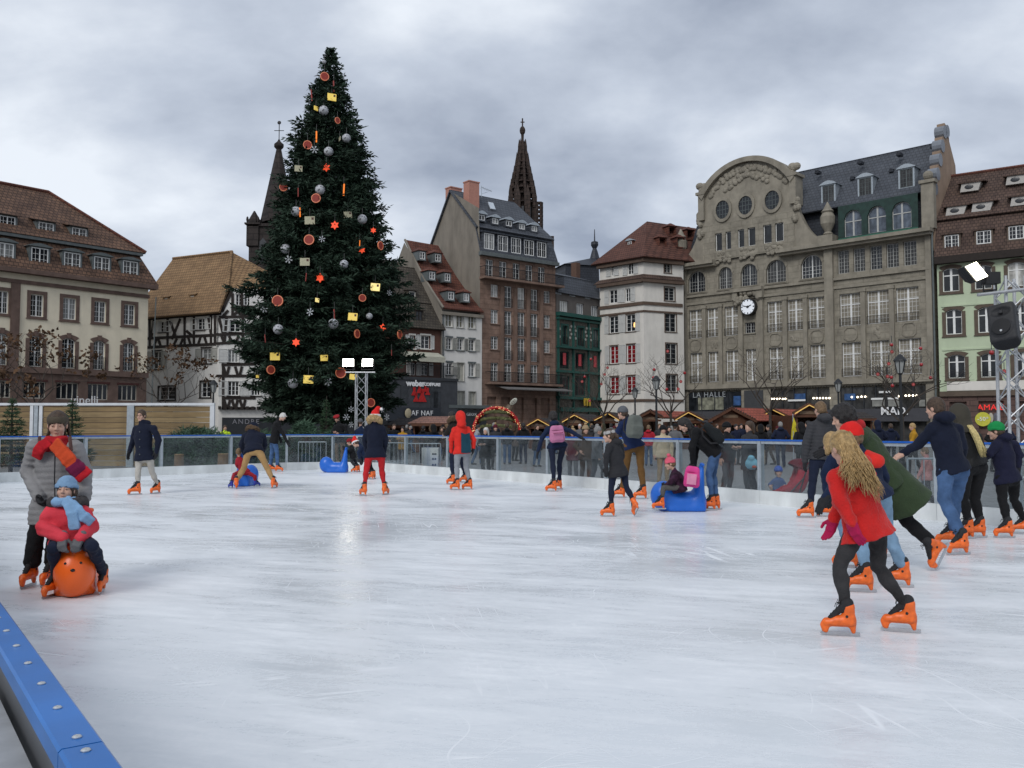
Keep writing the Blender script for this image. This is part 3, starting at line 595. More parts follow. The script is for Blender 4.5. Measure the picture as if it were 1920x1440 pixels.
for c0, c1, zt, zb in ((-24,45,None,None),(210,272,305,360),(407,468,337,390)):
    x = (A.x(R1(c0,0)[0], 1.6)+A.x(R1(c1,0)[0], 1.6))/2; zz1 = A.z(*R1(437,337), 1.6); zz0 = A.z(*R1(437,392), 1.6)
    dormer(A, x, zz0, 1.15, zz1-zz0, 1.35, zincd, tile_red, 'shed', cols=4, rows=2, back=2.2, roofh=.9, over=.25)
text_mesh('sign_letters', 'vinelli', 0.95, signwhite, A.root, flat(A, A.x(155), A.z(155,751), y=-.5))
MB().box(A.x(118),-.5,A.z(155,757)-.3,A.x(190),-.2,A.z(155,757)-.1).build('sign_bar', zincd, A.root)
wg = MB(); wg.bar((26.3,-.75,zA['eave']-.9),(26.3,-.2,0),.05,n=6); wg.build('downpipe', zincd, A.root)

# ================= B: half-timbered house with ochre tiles
Bc, Bl, Br = np.array([-26.5,80.0]), np.array([-35.6,84.5]), np.array([-19.5,82.6])
B = Bld('half_timbered_house', 'half-timbered corner house with dark beams and steep ochre tiled roof', Bl, Bc); B.wallmat = white_w
dBr = (Br-Bc); WBr = float(np.linalg.norm(dBr)); rzB = math.atan2(dBr[1],dBr[0]) - math.atan2(B.u[1],B.u[0]); orgB = (B.W, 0.0)
class Side:      # the second front of a corner building, in its own frame
    def __init__(s, B, a, b, rz, org):
        s.a, s.b = np.array(a,float), np.array(b,float); d = s.b-s.a; s.W = float(np.linalg.norm(d)); s.u = d/s.W; s.n = np.array([-s.u[1],s.u[0]]); s.root = B.root; s.holes = []; s.rz = rz; s.org = org; s.wallmat = B.wallmat
    px = Bld.px; x = Bld.x; z = Bld.z
    def win(s, *a, **k): return window(s, *a, rz=s.rz, org=s.org, **k)
    def place(s, o): o.matrix_local = Matrix.Translation((s.org[0], s.org[1], 0)) @ Matrix.Rotation(s.rz, 4, 'Z'); return o
BS = Side(B, Bc, Br, rzB, orgB)
zb1 = B.z(*R1(1265,1030)); ze = B.z(*R1(1300,828)); zb0 = B.z(404, 742)
for (x0,x1,y0,y1) in ((930,968,885,950),(1150,1198,868,935)): window(B, B.x(R1(x0,0)[0]), B.z(*R1(x0,y1)), B.x(R1(x1,0)[0]), B.z(*R1(x0,y0)), 2, 3, shutters=shutter_w, sh_w=.75, sill=timber)
for (x0,x1,y0,y1) in ((895,945,1062,1165),(1182,1238,1045,1132),(1180,1238,1240,1330),(935,1030,1270,1345)): window(B, B.x(R1(x0,0)[0]), B.z(*R1(x0,y1)), B.x(R1(x1,0)[0]), B.z(*R1(x0,y0)), 2, 3, shutters=shutter_g if y0 < 1200 else None, sh_w=.7, surround=timber, sw=.14)
for (x0,x1,y0,y1) in ((1345,1408,875,945),(1378,1414,722,790),(1428,1464,722,790)): BS.win(BS.x(R1(x0,0)[0]), BS.z(*R1(x0,y1)), BS.x(R1(x1,0)[0]), BS.z(*R1(x0,y0)), 2, 3, shutters=shutter_w if y0 > 800 else None, sh_w=.6, sill=timber)
for (x0,x1,y0,y1) in ((1338,1398,1048,1125),(1340,1405,1235,1320),(1478,1530,1048,1125),(1478,1530,1235,1320)): BS.win(BS.x(R1(x0,0)[0]), BS.z(*R1(x0,y1)), BS.x(R1(x1,0)[0]), BS.z(*R1(x0,y0)), 3, 3, mull=-.05, shutters=shutter_w, sh_w=.8, sill=timber)
body(B, 0, B.W, 0, ze, 9, white_w)
zgt = BS.z(*R1(1370,690)); 
m = MB(); xg1 = BS.x(R1(1364,0)[0]); wall_mesh(m, 0, WBr, 0, ze, [h for h in BS.holes if h[3] <= ze]); wall_mesh(m, xg1, WBr, ze, zgt, [h for h in BS.holes if h[1] > ze]); m.add([(0.3,0,ze),(xg1,0,ze),(xg1,0,zgt)], [(0,1,2)]); BS.place(m.build('wall', white_w, B.root))
def beams(S, lst, w=.13, side=False):
    for a, b in lst:
        (xa, za), (xb, zb) = S.px(*R1(*a)), S.px(*R1(*b)); m = MB(); d = np.array([xb-xa, zb-za]); l = np.linalg.norm(d); nrm = np.array([-d[1], d[0]])/l*w
        P = [np.array([xa,za])+nrm, np.array([xa,za])-nrm, np.array([xb,zb])-nrm, np.array([xb,zb])+nrm]; y = -.06 - random.uniform(0,.012)
        o = m.prism([tuple(p) for p in P], y, .0).build('beam', timber, S.root)
        if side: S.place(o)
L1 = [((862,1038),(1268,1018)),((862,985),(1268,965)),((862,872),(1300,838))]
L1 += [((x, 870-(x-862)*.075),(x, 1030-(x-862)*.04)) for x in (880,985,1085,1140,1240)]
L1 += [((905,870),(890,980)),((1010,990),(1060,870)),((1000,880),(1035,980)),((1095,940),(1135,975)),((1020,1025),(1040,985)),((1060,1025),(1075,985)),((905,1030),(920,988)),((945,1030),(930,988)),((1165,1020),(1180,972)),((1120,1020),(1105,975)),((1215,1018),(1200,970)),((1240,960),(1225,860))]
beams(B, L1)
L2 = [((1270,1015),(1500,1000)),((1270,962),(1500,955)),((1285,860),(1500,855)),((1262,850),(1262,1022)),((1330,860),(1318,1000)),((1425,860),(1425,1000)),((1285,865),(1310,960)),((1300,865),(1340,820)),((1300,970),(1315,1010)),((1345,970),(1360,1010)),((1400,970),(1385,1010)),((1365,720),(1365,855)),((1420,720),(1420,855)),((1365,800),(1500,800)),((1370,805),(1418,850)),((1418,805),(1370,850)),((1425,805),(1465,850)),((1465,805),(1425,850)),((1300,830),(1365,700)),((1270,1205),(1500,1205)),((1300,1140),(1500,1135)),((1310,1150),(1325,1200)),((1345,1150),(1332,1200)),((1380,1150),(1395,1200)),((1420,1150),(1408,1200)),((1305,1335),(1500,1335)),((1305,1395),(1500,1395)),((1315,1345),(1330,1392)),((1350,1345),(1338,1392)),((1362,1345),(1376,1392)),((1395,1345),(1383,1392)),((1408,1345),(1422,1392)),((1440,1345),(1428,1392)),((1310,1130),(1310,1400))]
beams(BS, L2, .12, True)
xrg, zrg = B.px(*R1(1360,478), 4.5); xrl, _ = B.px(*R1(820,555), 4.5); xe = B.W
_e = ze - .15
zlo = B.z(*R1(1300,828), -.6); 
MB().slab([(-.8,-.7,zlo),(xe+.5,-.7,zlo),(xe-.2,1.2,zgt+.3),(xrg,4.5,zrg),(-.8,4.5,zrg)], .18).slab([(-.8,9.7,zlo),(-.8,4.5,zrg),(xrg,4.5,zrg),(xe+1.2,9.7,zlo)], .18).build('roof', tile_gold, B.root)
e1 = np.array([xe+.3+math.cos(rzB)*WBr, math.sin(rzB)*WBr]); 
MB().slab([(xe-.25,.9,zgt+.05),(e1[0]-.3,e1[1]+.4,zgt+.05),(xrg,4.55,zrg)], .18).build('roof_hip', tile_gold, B.root)
rd = MB(); rd.tube([(-.8,4.5,zrg+.05),(xrg,4.5,zrg+.05)], .13); rd.tube([(xrg,4.5,zrg+.05),(xe-.2,1.1,zgt+.25)], .17); rd.build('ridge', tile_gold, B.root)
for zx, zy in ((990,765),(1145,750)):
    x, z = B.px(*R1(zx,zy), 1.1); dormer(B, x, z-.25, .42, .45, .75, tile_gold, tile_gold, 'shed', cols=2, rows=1, back=1.4, roofh=1.0, over=.12, frame=GREY_F, pane=PANE_SKY)
MB().box(0.4,-.8,BS.z(*R1(1440,1425))-.3,WBr,-.02,BS.z(*R1(1440,1425))).build('shop_cornice', offwhite, B.root); 
o = BS.place(MB().box(.3,-.25,0.4,WBr-.3,-.04,BS.z(445,783)).build('shop_front', shopdark, B.root))
text_mesh('sign_letters', 'ANDRE', .62, mat('sign_grey', (0.22,0.22,0.24),.5), B.root, Matrix.Translation((orgB[0],orgB[1],0)) @ Matrix.Rotation(rzB,4,'Z') @ flat(B, BS.x(462), BS.z(462,791), y=-.3), space=1.25)
aw = MB(); 
for i in range(12): aw.box(BS.x(410)+i*.48,-.5,BS.z(430,768),BS.x(410)+i*.48+.25,-.1,BS.z(430,768)+.3)
BS.place(aw.build('bracket_row', timber, B.root))

# ================= filler house behind the tree
Cb = Bld('cream_house', 'cream town house mostly hidden behind the tall Christmas tree', (-19.3,83.2), (-10.4,87.5)); Cb.wallmat = offwhite
for i in range(4):
    for zf in (4.6, 8.0, 11.2): window(Cb, .8+i*2.3, zf, 1.9+i*2.3, zf+1.8, 2, 3, shutters=shutter_g, sh_w=.5, sill=redstone)
body(Cb, 0, Cb.W, 0, 14.0, 9, offwhite)
MB().slab([(-.3,-.5,13.9),(Cb.W+.3,-.5,13.9),(Cb.W+.3,4.5,19.0),(-.3,4.5,19.0)], .15).slab([(Cb.W+.3,9.5,13.9),(-.3,9.5,13.9),(-.3,4.5,19.0),(Cb.W+.3,4.5,19.0)], .15).build('roof', tile_moss, Cb.root)
MB().prism([(0,0),(Cb.W,0),(Cb.W,3.1),(0,3.1)], -.2, -.01).build('shop_front', shopdark, Cb.root); band(Cb, 0, Cb.W, 3.12, 3.5, .5, zincd, 'canopy')

# ================= D: brown house with mossy roof, hairdresser
D = Bld('mossy_roof_house', 'old brown house with mossy grey roof above the black hairdresser shop', (-11.4,81.6), (-6.9,85.05)); D.wallmat = pink_p
zed = D.z(*R4(290,890)); zd1 = D.z(*R4(290,1030)); 
brownw = mat('brown_paint_wall', (0.10,0.045,0.032), 0.8, 0.15, 2)
for (x0,x1,y0,y1) in ((142,172,925,1000),(207,258,925,1000)): window(D, D.x(R4(x0,0)[0]), D.z(*R4(x0,y1)), D.x(R4(x1,0)[0]), D.z(*R4(x0,y0)), 2, 3, shutters=shutter_w, sh_w=.42, sill=offwhite, lintel=offwhite)
for (x0,x1,y0,y1) in ((150,178,1080,1150),(210,250,1080,1150)): window(D, D.x(R4(x0,0)[0]), D.z(*R4(x0,y1)), D.x(R4(x1,0)[0]), D.z(*R4(x0,y0)), 2, 3, shutters=shutter_w, sh_w=.45)
zsh = D.z(*R4(250,1172))
body(D, 0, D.W, zsh, zed, 9, brownw)
body(D, 0, D.W, 0, zsh-.002, 9, shopdark)
x1, z1 = D.px(*R4(300,890), -.5); 
x2, z2 = D.px(*R4(265,755), 1.6); x3, z3 = D.px(*R4(165,545), 5.0)
MB().slab([(-.4,-.5,z1),(D.W+.3,-.5,z1),(D.W+.15,1.6,z2),(-.4,1.6,z2)], .15).slab([(-.4,1.62,z2+.1),(D.W+.15,1.62,z2+.1),(D.W+.1,5.0,z3),(-.4,5.0,z3)], .15).slab([(D.W+.1,10,z1),(-.4,10,z1),(-.4,5,z3),(D.W+.1,5,z3)], .15).build('roof', tile_moss, D.root)
for (x,y) in ((150,702),): 
    X, Z = D.px(*R4(x,y), 2.3); dormer(D, X, Z-.35, .7, .7, 2.0, tile_moss, tile_moss, 'shed', frame=offwhite, cols=1, rows=1, back=1.5, roofh=.4)
X, Z = D.px(*R4(188,820), .4); dormer(D, X, Z-.5, .75, 1.0, .1, tile_moss, tile_moss, 'shed', frame=timber, cols=2, rows=2, back=1.2, roofh=.3)
awz = D.z(*R4(290,1040)); MB().slab([(D.x(R4(75,0)[0]),-1.3,awz-.25),(D.x(R4(302,0)[0]),-1.3,awz-.25),(D.x(R4(302,0)[0]),-.05,awz+.25),(D.x(R4(75,0)[0]),-.05,awz+.25)], .06).build('awning', mat('awning_cream', (0.42,0.41,0.33), 0.85), D.root)
MB().box(D.x(R4(75,0)[0]),-1.32,awz-.75,D.x(R4(302,0)[0]),-1.28,awz-.27).build('awning_valance', MATS['awning_cream'], D.root)
bm_ = MB(); zb_ = D.z(*R4(300,1168)); 
bm_.box(-.2,-1.0,zb_+1.1,D.W+.9,-.95,zb_+1.16)
for i in range(52): bm_.box(-.2+i*.145,-.99,zb_,-.2+i*.145+.03,-.96,zb_+1.1)
bm_.build('balcony_railing', IRON, D.root); MB().box(-.3,-1.05,zb_-.3,D.W+1.4,.0,zb_-.02).build('shop_canopy', shopdark, D.root)
shopm = mat('shop_charcoal', (0.045,0.048,0.055), 0.5, 0.2, 2)
MB().box(-.3,-.95,zsh-4.0,D.W+1.35,-.02,zb_-.31).build('shop_front', shopm, D.root)
text_mesh('sign_letters', 'weber', .78, signwhite, D.root, flat(D, D.x(R4(145,0)[0]), D.z(*R4(145,1200)), y=-1.08), bold=.028)
text_mesh('sign_letters', 'COIFFURE', .40, signwhite, D.root, flat(D, D.x(R4(237,0)[0]), D.z(*R4(235,1206)), y=-1.08), bold=.02)
for (x,y,k) in ((170,1240,.5),(200,1225,.55),(215,1262,.8),(245,1240,.45),(180,1275,.5),(232,1225,.4)):
    X, Z = D.px(*R4(x,y), -1.0); MB().prism([(X-.25*k,Z+.7*k),(X+.25*k,Z+.7*k),(X+.2*k,Z),(X+.6*k,Z-.8*k),(X-.6*k,Z-.8*k),(X-.2*k,Z)], -1.05, -.97).build('display_dress', mat('red_cloth', (0.42,0.012,0.012), 0.7), D.root)
for (x,y) in ((115,1260),(280,1230),(300,1290),(285,1290)):
    X, Z = D.px(*R4(x,y), -1.0); MB().box(X-.4,-.985,Z-.8,X+.4,-.953,Z+.8).build('pane', PANE[0], D.root)
MB().box(-.6,-1.45,D.z(790,786)-.2,D.x(812),-.98,D.z(790,765)).build('shop_fascia', mat('fascia_blue_black', (0.02,0.024,0.032), 0.4), D.root)
text_mesh('sign_letters', 'NAF NAF', .66, signwhite, D.root, flat(D, D.x(R4(155,0)[0]), D.z(*R4(155,1366)), y=-1.5), space=1.1)
MB().ball((D.x(R4(88,0)[0]),-1.6,D.z(*R4(88,1366))), (.35,.12,.45)).build('sign_emblem', mat('sign_tan', (0.35,0.30,0.2), .6), D.root)

# ================= E: white house with the rust roof
E = Bld('white_shuttered_house', 'narrow white house with steep rust red roof and coloured shutters', (-6.77,85.15), (-3.28,87.83)); E.wallmat = white_w
zee = E.z(*R4(330,790))
for (x0,x1) in ((346,384),(408,446),(474,512)): window(E, E.x(R4(x0,0)[0]), E.z(*R4(346,875)), E.x(R4(x1,0)[0]), E.z(*R4(346,802)), 2, 2, pane=PANE_STAIN, surround=shutter_g, sw=.08)
for (x0,x1) in ((349,382),(412,446),(478,510)): window(E, E.x(R4(x0,0)[0]), E.z(*R4(349,1005)), E.x(R4(x1,0)[0]), E.z(*R4(349,938)), 2, 3, shutters=shutter_g, sh_w=.55, sill=zincd, lintel=zincd)
for (x0,x1,y0,y1) in ((352,384,1078,1148),(476,512,1083,1158)): window(E, E.x(R4(x0,0)[0]), E.z(*R4(x0,y1)), E.x(R4(x1,0)[0]), E.z(*R4(x0,y0)), 2, 3, shutters=shutter_g, sh_w=.5, shut_side='right', sill=zincd, lintel=zincd)
for (x0,x1,y0,y1) in ((410,450,1080,1182),(372,388,1240,1320),(410,452,1240,1342),(478,515,1243,1318)): window(E, E.x(R4(x0,0)[0]), E.z(*R4(x0,y1)), E.x(R4(x1,0)[0]), E.z(*R4(x0,y0)), 2, 3, pane=mat('closed_shutter', (0.40,0.39,0.33), .6), frame=shutter_g, surround=shutter_g, sw=.07)
body(E, 0, E.W+.35, 0, zee, 8, white_w)
xa, za = E.px(*R4(118,388), 7.0); xb, zb = E.px(*R4(305,412), 7.0); zlo = E.z(*R4(325,770), -.4)
sag = lambda p, q, t, k: tuple(np.array(p)*(1-t) + np.array(q)*t - np.array([0,0,k*math.sin(math.pi*t)]))
m = MB(); p0, p1, q0, q1 = (-.1,-.4,zlo), (E.W+.3,-.4,zlo), (xa,7.0,za), (xb,7.0,za-.1)
for i in range(5):
    t, u = i/5, (i+1)/5; m.slab([sag(p0,q0,t,.5), sag(p1,q1,t,.5), sag(p1,q1,u,.5), sag(p0,q0,u,.5)], .15)
m.build('roof', tile_rust, E.root)
gm = MB(); gm.add([(-.12,-.2,zlo-.2),(-.12,7,za-.3),(-.12,13,zlo-.2)], [(0,1,2)]); gm.add([(-.12,-.2,0),(-.12,-.2,zlo-.2),(-.12,13,zlo-.2),(-.12,13,0)],[(0,1,2,3)]); gm.build('gable_wall', greystucco, E.root)
pp = MB(); pp.tube([sag(p0,q0,i/5,.42) for i in range(6)], .13, 5); pp.build('verge', greystucco, E.root)
for (x,y) in ((200,478),(287,490),(254,590),(340,600),(360,703),(445,712)):
    t = (y-385)/(780-385); t = 1-(t); yy = -.4+7.4*t; X, Z = E.px(*R4(x,y), yy-.35); dormer(E, X, Z-.45, .62, .75, yy-.9, zincd, tile_rust, 'hip', cols=2, rows=2, back=1.4, roofh=.4)
band(E, -.15, E.W+.35, zee-.35, zee-.05, .3, greystucco, 'cornice')
MB().box(.4,-.6,0,E.W+.5,-.02,E.z(870,768)).build('shop_front', shopdark, E.root); MB().box(.2,-1.0,E.z(870,766),E.W+.9,-.01,E.z(870,760)).build('canopy', zincd, E.root)
text_mesh('sign_letters', 'GEOX', .4, signwhite, E.root, flat(E, E.x(R4(472,0)[0]), E.z(*R4(472,1372)), y=-.64), space=1.15)
dp = MB(); dp.bar((.12,-.1,1),(.12,-.1,zee),.06,n=6); dp.build('downpipe', zincd, E.root)

# ================= F: tall pink sandstone building
Fb = Bld('sandstone_tenement', 'tall pink sandstone building with iron balconies and grey slate attic', (-3.2,88.0), (4.65,94.1)); Fb.wallmat = pinkst
zc_ = Fb.z(*R4(540,462)); colF = [(600,643),(678,720),(752,795),(826,868),(900,936)]
rowsF = [(783,860),(932,1005),(1080,1150)]
def fz(zx, zy): return Fb.z(*R4(zx, zy))
for i, (x0, x1) in enumerate(colF):
    X0, X1 = Fb.x(R4(x0,0)[0]), Fb.x(R4(x1,0)[0]); mid = 0 < i < 4
    tall = 1.0 if mid else 0.0
    for (y0, y1) in rowsF[:2]: window(Fb, X0, fz(620,y1) - tall, X1, fz(620,y0), 4, 5 if mid else 4, rail=.95 if mid else None, sill=pink_p if not mid else None, mull=.06)
    window(Fb, X0, fz(620,1190)+.1, X1, fz(620,1080), 4, 5, mull=.06)
    window(Fb, X0, fz(620,712)-tall*.9, X1, fz(620,640), 4, 4, rail=.9 if mid else None, pane=PANE_BLIND if i in (0,2) else None, mull=.06, sill=None if mid else pink_p)
for (x0,x1) in ((570,615),(648,692),(724,766),(797,838),(868,908)): window(Fb, Fb.x(R4(x0,0)[0]), fz(545,605), Fb.x(R4(x1,0)[0]), fz(545,492), 4, 4, mull=.06)
zg = Fb.z(*R4(600,1215))
for i in range(5): Fb.holes.append((.9+i*1.75, .3, 2.1+i*1.75, zg-1.0))
body(Fb, 0, Fb.W, 0, zc_, 10.4, pinkst, back=False)
for xg in (-0.004,):   # blank stucco gable to the left
    xa, za = Fb.px(*R4(380,108), 5.2); 
    MB().add([(xg,0,8),(xg,10.4,8),(xg,10.4,zc_+.5),(xg,5.2,za-.2),(xg,.25,zc_+4.6),(xg,0,zc_)], [(0,5,4,3,2,1)]).build('gable_wall', greystucco, Fb.root)
zm1 = Fb.z(*R4(535,322), .5); zrF = Fb.z(*R4(380,108), 5.2)
MB().slab([(-.1,-.25,zc_+.1),(Fb.W+.2,-.25,zc_+.1),(Fb.W-.1,.55,zm1),(-.1,.55,zm1)], .12).build('mansard', slate, Fb.root)
xrr = Fb.x(R4(735,0)[0], 5.2)
MB().slab([(-.25,.3,zm1+.05),(Fb.W+.15,.3,zm1+.05),(xrr,5.2,zrF),(-.25,5.2,zrF)], .15).slab([(Fb.W+.15,.3,zm1+.05),(Fb.W+.15,10.2,zm1),(xrr,5.2,zrF)], .15).slab([(Fb.W+.15,10.6,zc_),(-.25,10.6,zc_),(-.25,5.2,zrF),(xrr,5.2,zrF)], .15).build('roof', slate, Fb.root)
for (x,y) in ((542,265),(618,285),(694,298),(768,316),(838,328)):
    X, Z = Fb.px(*R4(x,y), 1.0); dormer(Fb, X, Z-.3, .75, .55, .75, slate, zinc, 'curve', cols=2, rows=1, back=1.6, roofh=.3)
for (x0,x1) in ((562,608),(640,686),(716,760),(790,834),(862,904)):
    X = (Fb.x(R4(x0,0)[0])+Fb.x(R4(x1,0)[0]))/2; zz0 = fz(545,437); dormer(Fb, X, zz0, 1.25, 1.6, -.15, slate, slate_dk, 'shed', cols=4, rows=2, back=.9, roofh=.12)
band(Fb, -.15, Fb.W+.2, zc_-.25, zc_+.12, .45, zincd, 'cornice')
def balcony(B, x0, x1, z, out, h=1.05, slabm=pink_p):
    m = MB(); m.box(x0,-out,z+h-.06,x1,-out+.05,z+h); m.box(x0,-out,z+.06,x1,-out+.04,z+.1)
    k = int((x1-x0)/.13)
    for i in range(k+1): x = x0+(x1-x0)*i/k; m.box(x-.014,-out+.01,z,x+.014,-out+.038,z+h)
    for xx in (x0, x1-.04): m.box(xx,-out+.05,z+h-.06,xx+.04,0,z+h)
    m.build('balcony_railing', IRON, B.root); MB().box(x0-.05,-out-.08,z-.22,x1+.05,.0,z).build('balcony_slab', slabm, B.root)
balcony(Fb, -.05, Fb.W+.35, fz(545,598), .95); balcony(Fb, .65, Fb.W+.1, fz(585,1190), .95)
for X in [Fb.x(R4(x,0)[0]) for x in (660,738,810,884)]: MB().box(X-.2,-.12,zg+.5,X+.2,.02,fz(545,640)).build('pilaster', pink_p, Fb.root)
MB().slab([(Fb.x(R4(625,0)[0]),-2.2,zg-.25),(Fb.x(R4(985,0)[0]),-2.2,zg-.25),(Fb.x(R4(985,0)[0]),-.05,zg+.15),(Fb.x(R4(625,0)[0]),-.05,zg+.15)], .1).build('canopy', mat('canopy_grey', (0.16,0.155,0.15), .7), Fb.root)
chim = mat('chimney_pink', (0.42,0.20,0.15), 0.85, 0.08)
for (x0,x1,yt,yy) in ((460,518,58,3.6),(357,420,92,6.4)):
    X0 = Fb.x(R4(x0,0)[0], yy); X1 = Fb.x(R4(x1,0)[0], yy); Z = Fb.z(*R4(x0,yt), yy); MB().box(X0,yy-.5,zrF-3.6,X1,yy+.5,Z-.12).box(X0-.06,yy-.56,Z-.12,X1+.06,yy+.56,Z).build('chimney', chim, Fb.root)
an = MB(); X, Z = Fb.px(*R4(548,135), 5.0); zt = Fb.z(*R4(548,85), 5.0); an.bar((X,5,Z-.3),(X,5,zt),.03,n=5); an.bar((X,5,zt-.15),(X+1.4,5,zt-.4),.02,n=4); an.bar((X,5,zt-.9),(X+.8,5,zt-.55),.02,n=4)
for i in range(5): an.bar((X+.25*i+.1,4.7,zt-.2-.04*i),(X+.25*i+.1,5.3,zt-.2-.04*i),.012,n=4)
an.build('aerial', zinc, Fb.root)
X, Z = Fb.px(*R4(600,197), 3.4); MB().slab([(X-.35,2.9,Z-.45),(X+.3,2.9,Z-.45),(X+.3,3.35,Z+.35),(X-.35,3.35,Z+.35)], .1).build('roof_light', mat('rooflight', (0.5,0.55,0.6), .15), Fb.root)

# ================= G: green iron facade and the dark dome behind
G = Bld('green_iron_building', 'narrow building with dark green iron front and grey attic beside white house', (4.75,94.2), (9.9,99.6)); G.wallmat = zincd
green = mat('green_iron', (0.012,0.075,0.062), 0.45, 0.15, 3, spec=0.5); greyst = mat('grey_render', (0.14,0.125,0.115), .85, .1, 1.5, stain=.2); mosaic = mat('mosaic_panel', (0.09,0.085,0.07), .7, .5, 5)
gz = lambda zx, zy: G.z(*R4(zx, zy)); zgc = gz(975,795)
for (x0,x1) in ((988,1038),(1084,1126),(1166,1208)): window(G, G.x(R4(x0,0)[0]), gz(988,790), G.x(R4(x1,0)[0]), gz(988,728), 4, 1, mull=-.08, pane=PANE_BLIND if x0 == 988 else PANE_SKY)
for i, (x0,x1) in enumerate(((1003,1032),(1090,1122),(1176,1206))):
    X0, X1 = G.x(R4(x0,0)[0]), G.x(R4(x1,0)[0]); window(G, X0, gz(1003,975), X1, gz(1003,870), 2, 2, frame=green, surround=green, sw=.2, rail=.8)
    window(G, X0-.35, gz(1003,1112), X1+.35, gz(1003,1015), 3, 1, frame=green, pane=PANE[0]); window(G, X0-.45, gz(1003,1262), X1+.45, gz(1003,1150), 3, 2, frame=green, pane=PANE[1])
    MB().box(X0+.05,-.10,gz(1003,1092),X0+.5,-.06,gz(1003,1025)).build('poster', mat('poster_red', (0.45,0.06,0.07), .6), G.root)
    for k in (-1,1):
        for q in range(4): X = (X0+X1)/2+k*(.95+(.12 if q%2 else -.1)); Z = gz(1003,935)+q*.42; MB().lathe([(.14,0),(.14,.03)], n=10).build('rosette', mat('rosette_pale', (0.4,0.4,0.36), .6), G.root).matrix_local = Matrix.Translation((X,-.02,Z)) @ Matrix.Rotation(math.pi/2,4,'X')
body(G, 0, G.W, zgc, gz(970,680), 9, greyst); body(G, 0, G.W, 0, zgc-.002, 9, mosaic)
for zz_, h_, o_ in ((zgc,.4,.55),(zgc-.55,.2,.35),(gz(975,985),.2,.5),(gz(975,1120),.25,.25),(gz(975,1268),.3,.5)): band(G, -.02, G.W+.02, zz_-h_, zz_, o_, green)
for X in [G.x(R4(x,0)[0]) for x in (978,1062,1148,1208)]: MB().box(X-.09,-.2,0,X+.09,.0,zgc-.42).build('iron_column', green, G.root)
zgt2 = gz(970,680); zgr = G.z(*R4(940,565), 4.0)
MB().slab([(-.2,-.4,zgt2-.1),(G.W+.2,-.4,zgt2-.1),(G.W+.2,1.0,zgt2+2.1),(-.2,1.0,zgt2+2.1)], .1).slab([(-.2,.9,zgt2+2.1),(G.W+.2,.9,zgt2+2.1),(G.W+.2,4.5,zgr),(-.2,4.5,zgr)], .1).slab([(G.W+.2,9,zgt2),(-.2,9,zgt2),(-.2,4.5,zgr),(G.W+.2,4.5,zgr)], .1).build('roof', slate, G.root)
for x, y in ((1050,668),(1135,682),(972,655)): X, Z = G.px(*R4(x,y), .2); MB().slab([(X-.45,-.1,Z-.75),(X+.45,-.1,Z-.75),(X+.45,.75,Z+.75),(X-.45,.75,Z+.75)], .1).build('roof_light', MATS['rooflight'], G.root)
X, Z = G.px(*R4(1078,520), 4.0); MB().box(X-.35,3.6,zgr-1.5,X+.35,4.4,Z).build('chimney', mat('chimney_brown', (0.12,0.07,0.05), .9), G.root)
text_mesh('sign_letters', 'm', 1.6, mat('sign_yellow', (0.5,0.33,0.03), .5), G.root, flat(G, G.x(1093), G.z(1093,752), y=-.6), bold=.06)
MB().box(.2,-.45,G.z(1080,772),G.W,-.05,G.z(1080,764)).build('shop_fascia', green, G.root)
dm = Bld('slate_dome', 'dark slate mansard dome with slender finial behind the green building', (13.0,120.0), (25.4,124.0), 'roof'); 
dx = lambda x: dm.x(R4(x,0)[0]); dzz = lambda x, y: dm.z(*R4(x,y)); x0, x1 = dx(1022), dx(1240); zt = dzz(1040,520)
m = MB(); xm0, xm1 = dx(1035), dx(1225); m.add([(x0,0,0),(x1,0,0),(x1,10,0),(x0,10,0),(xm0,.8,zt),(xm1,.8,zt),(xm1,9,zt),(xm0,9,zt)], [(0,1,5,4),(1,2,6,5),(2,3,7,6),(3,0,4,7)]); xa, za = dm.px(*R4(1185,488), 5); m.add([(xm0-.3,.5,zt),(xm1+.3,.5,zt),(xm1+.3,9.3,zt),(xm0-.3,9.3,zt),(xa,5,za)], [(0,1,4),(1,2,4),(2,3,4),(3,0,4)]); m.build('roof', slate_dk, dm.root)
fz1, fz2 = dm.z(*R4(1183,415), 5), dm.z(*R4(1183,330), 5); MB().lathe([(.75,-.3),(.45,.8),(.28,fz1-za-.6),(.55,fz1-za-.1),(.5,fz1-za+.35),(.1,fz1-za+.5),(.05,fz2-za)], (xa,5,za), 10).build('finial', slate_dk, dm.root)
# ================= H: white corner house with red hip roof
Hl, Hc, Hr = np.array([9.9,99.2]), np.array([14.2,95.0]), np.array([18.4,96.9])
H = Bld('white_corner_house', 'off-white corner house with grey shutters and red brown hipped roof', Hl, Hc); H.wallmat = offwhite
rzH = math.atan2(*(Hr-Hc)[::-1]) - math.atan2(H.u[1],H.u[0]); HS = Side(H, Hc, Hr, rzH, (H.W,0))
trimH = mat('brown_trim', (0.10,0.068,0.05), .85, .15, 2)
hz = lambda x, y: H.z(*R5(x,y)); hx = lambda x: H.x(R5(x,0)[0])
for (x0,x1,y0,y1,p) in ((160,180,400,470,None),(268,305,385,460,None),(148,200,560,645,None),(252,285,550,635,None),(147,205,730,838,None),(255,315,718,828,None),(150,205,920,1035,PANE_RED),(258,315,910,1030,PANE_RED),(150,207,1118,1230,PANE_RED),(255,315,1112,1225,PANE_RED)):
    big = y0 > 700
    wo = window(H, hx(x0), hz((x0+x1)/2,y1), hx(x1), hz((x0+x1)/2,y0), 2, 4 if big else 3, pane=(PANE[0] if p is None else p), shutters=shutter_w, sh_w=.62, surround=trimH if big else None, sw=.1, mull=.06, depth=.2)
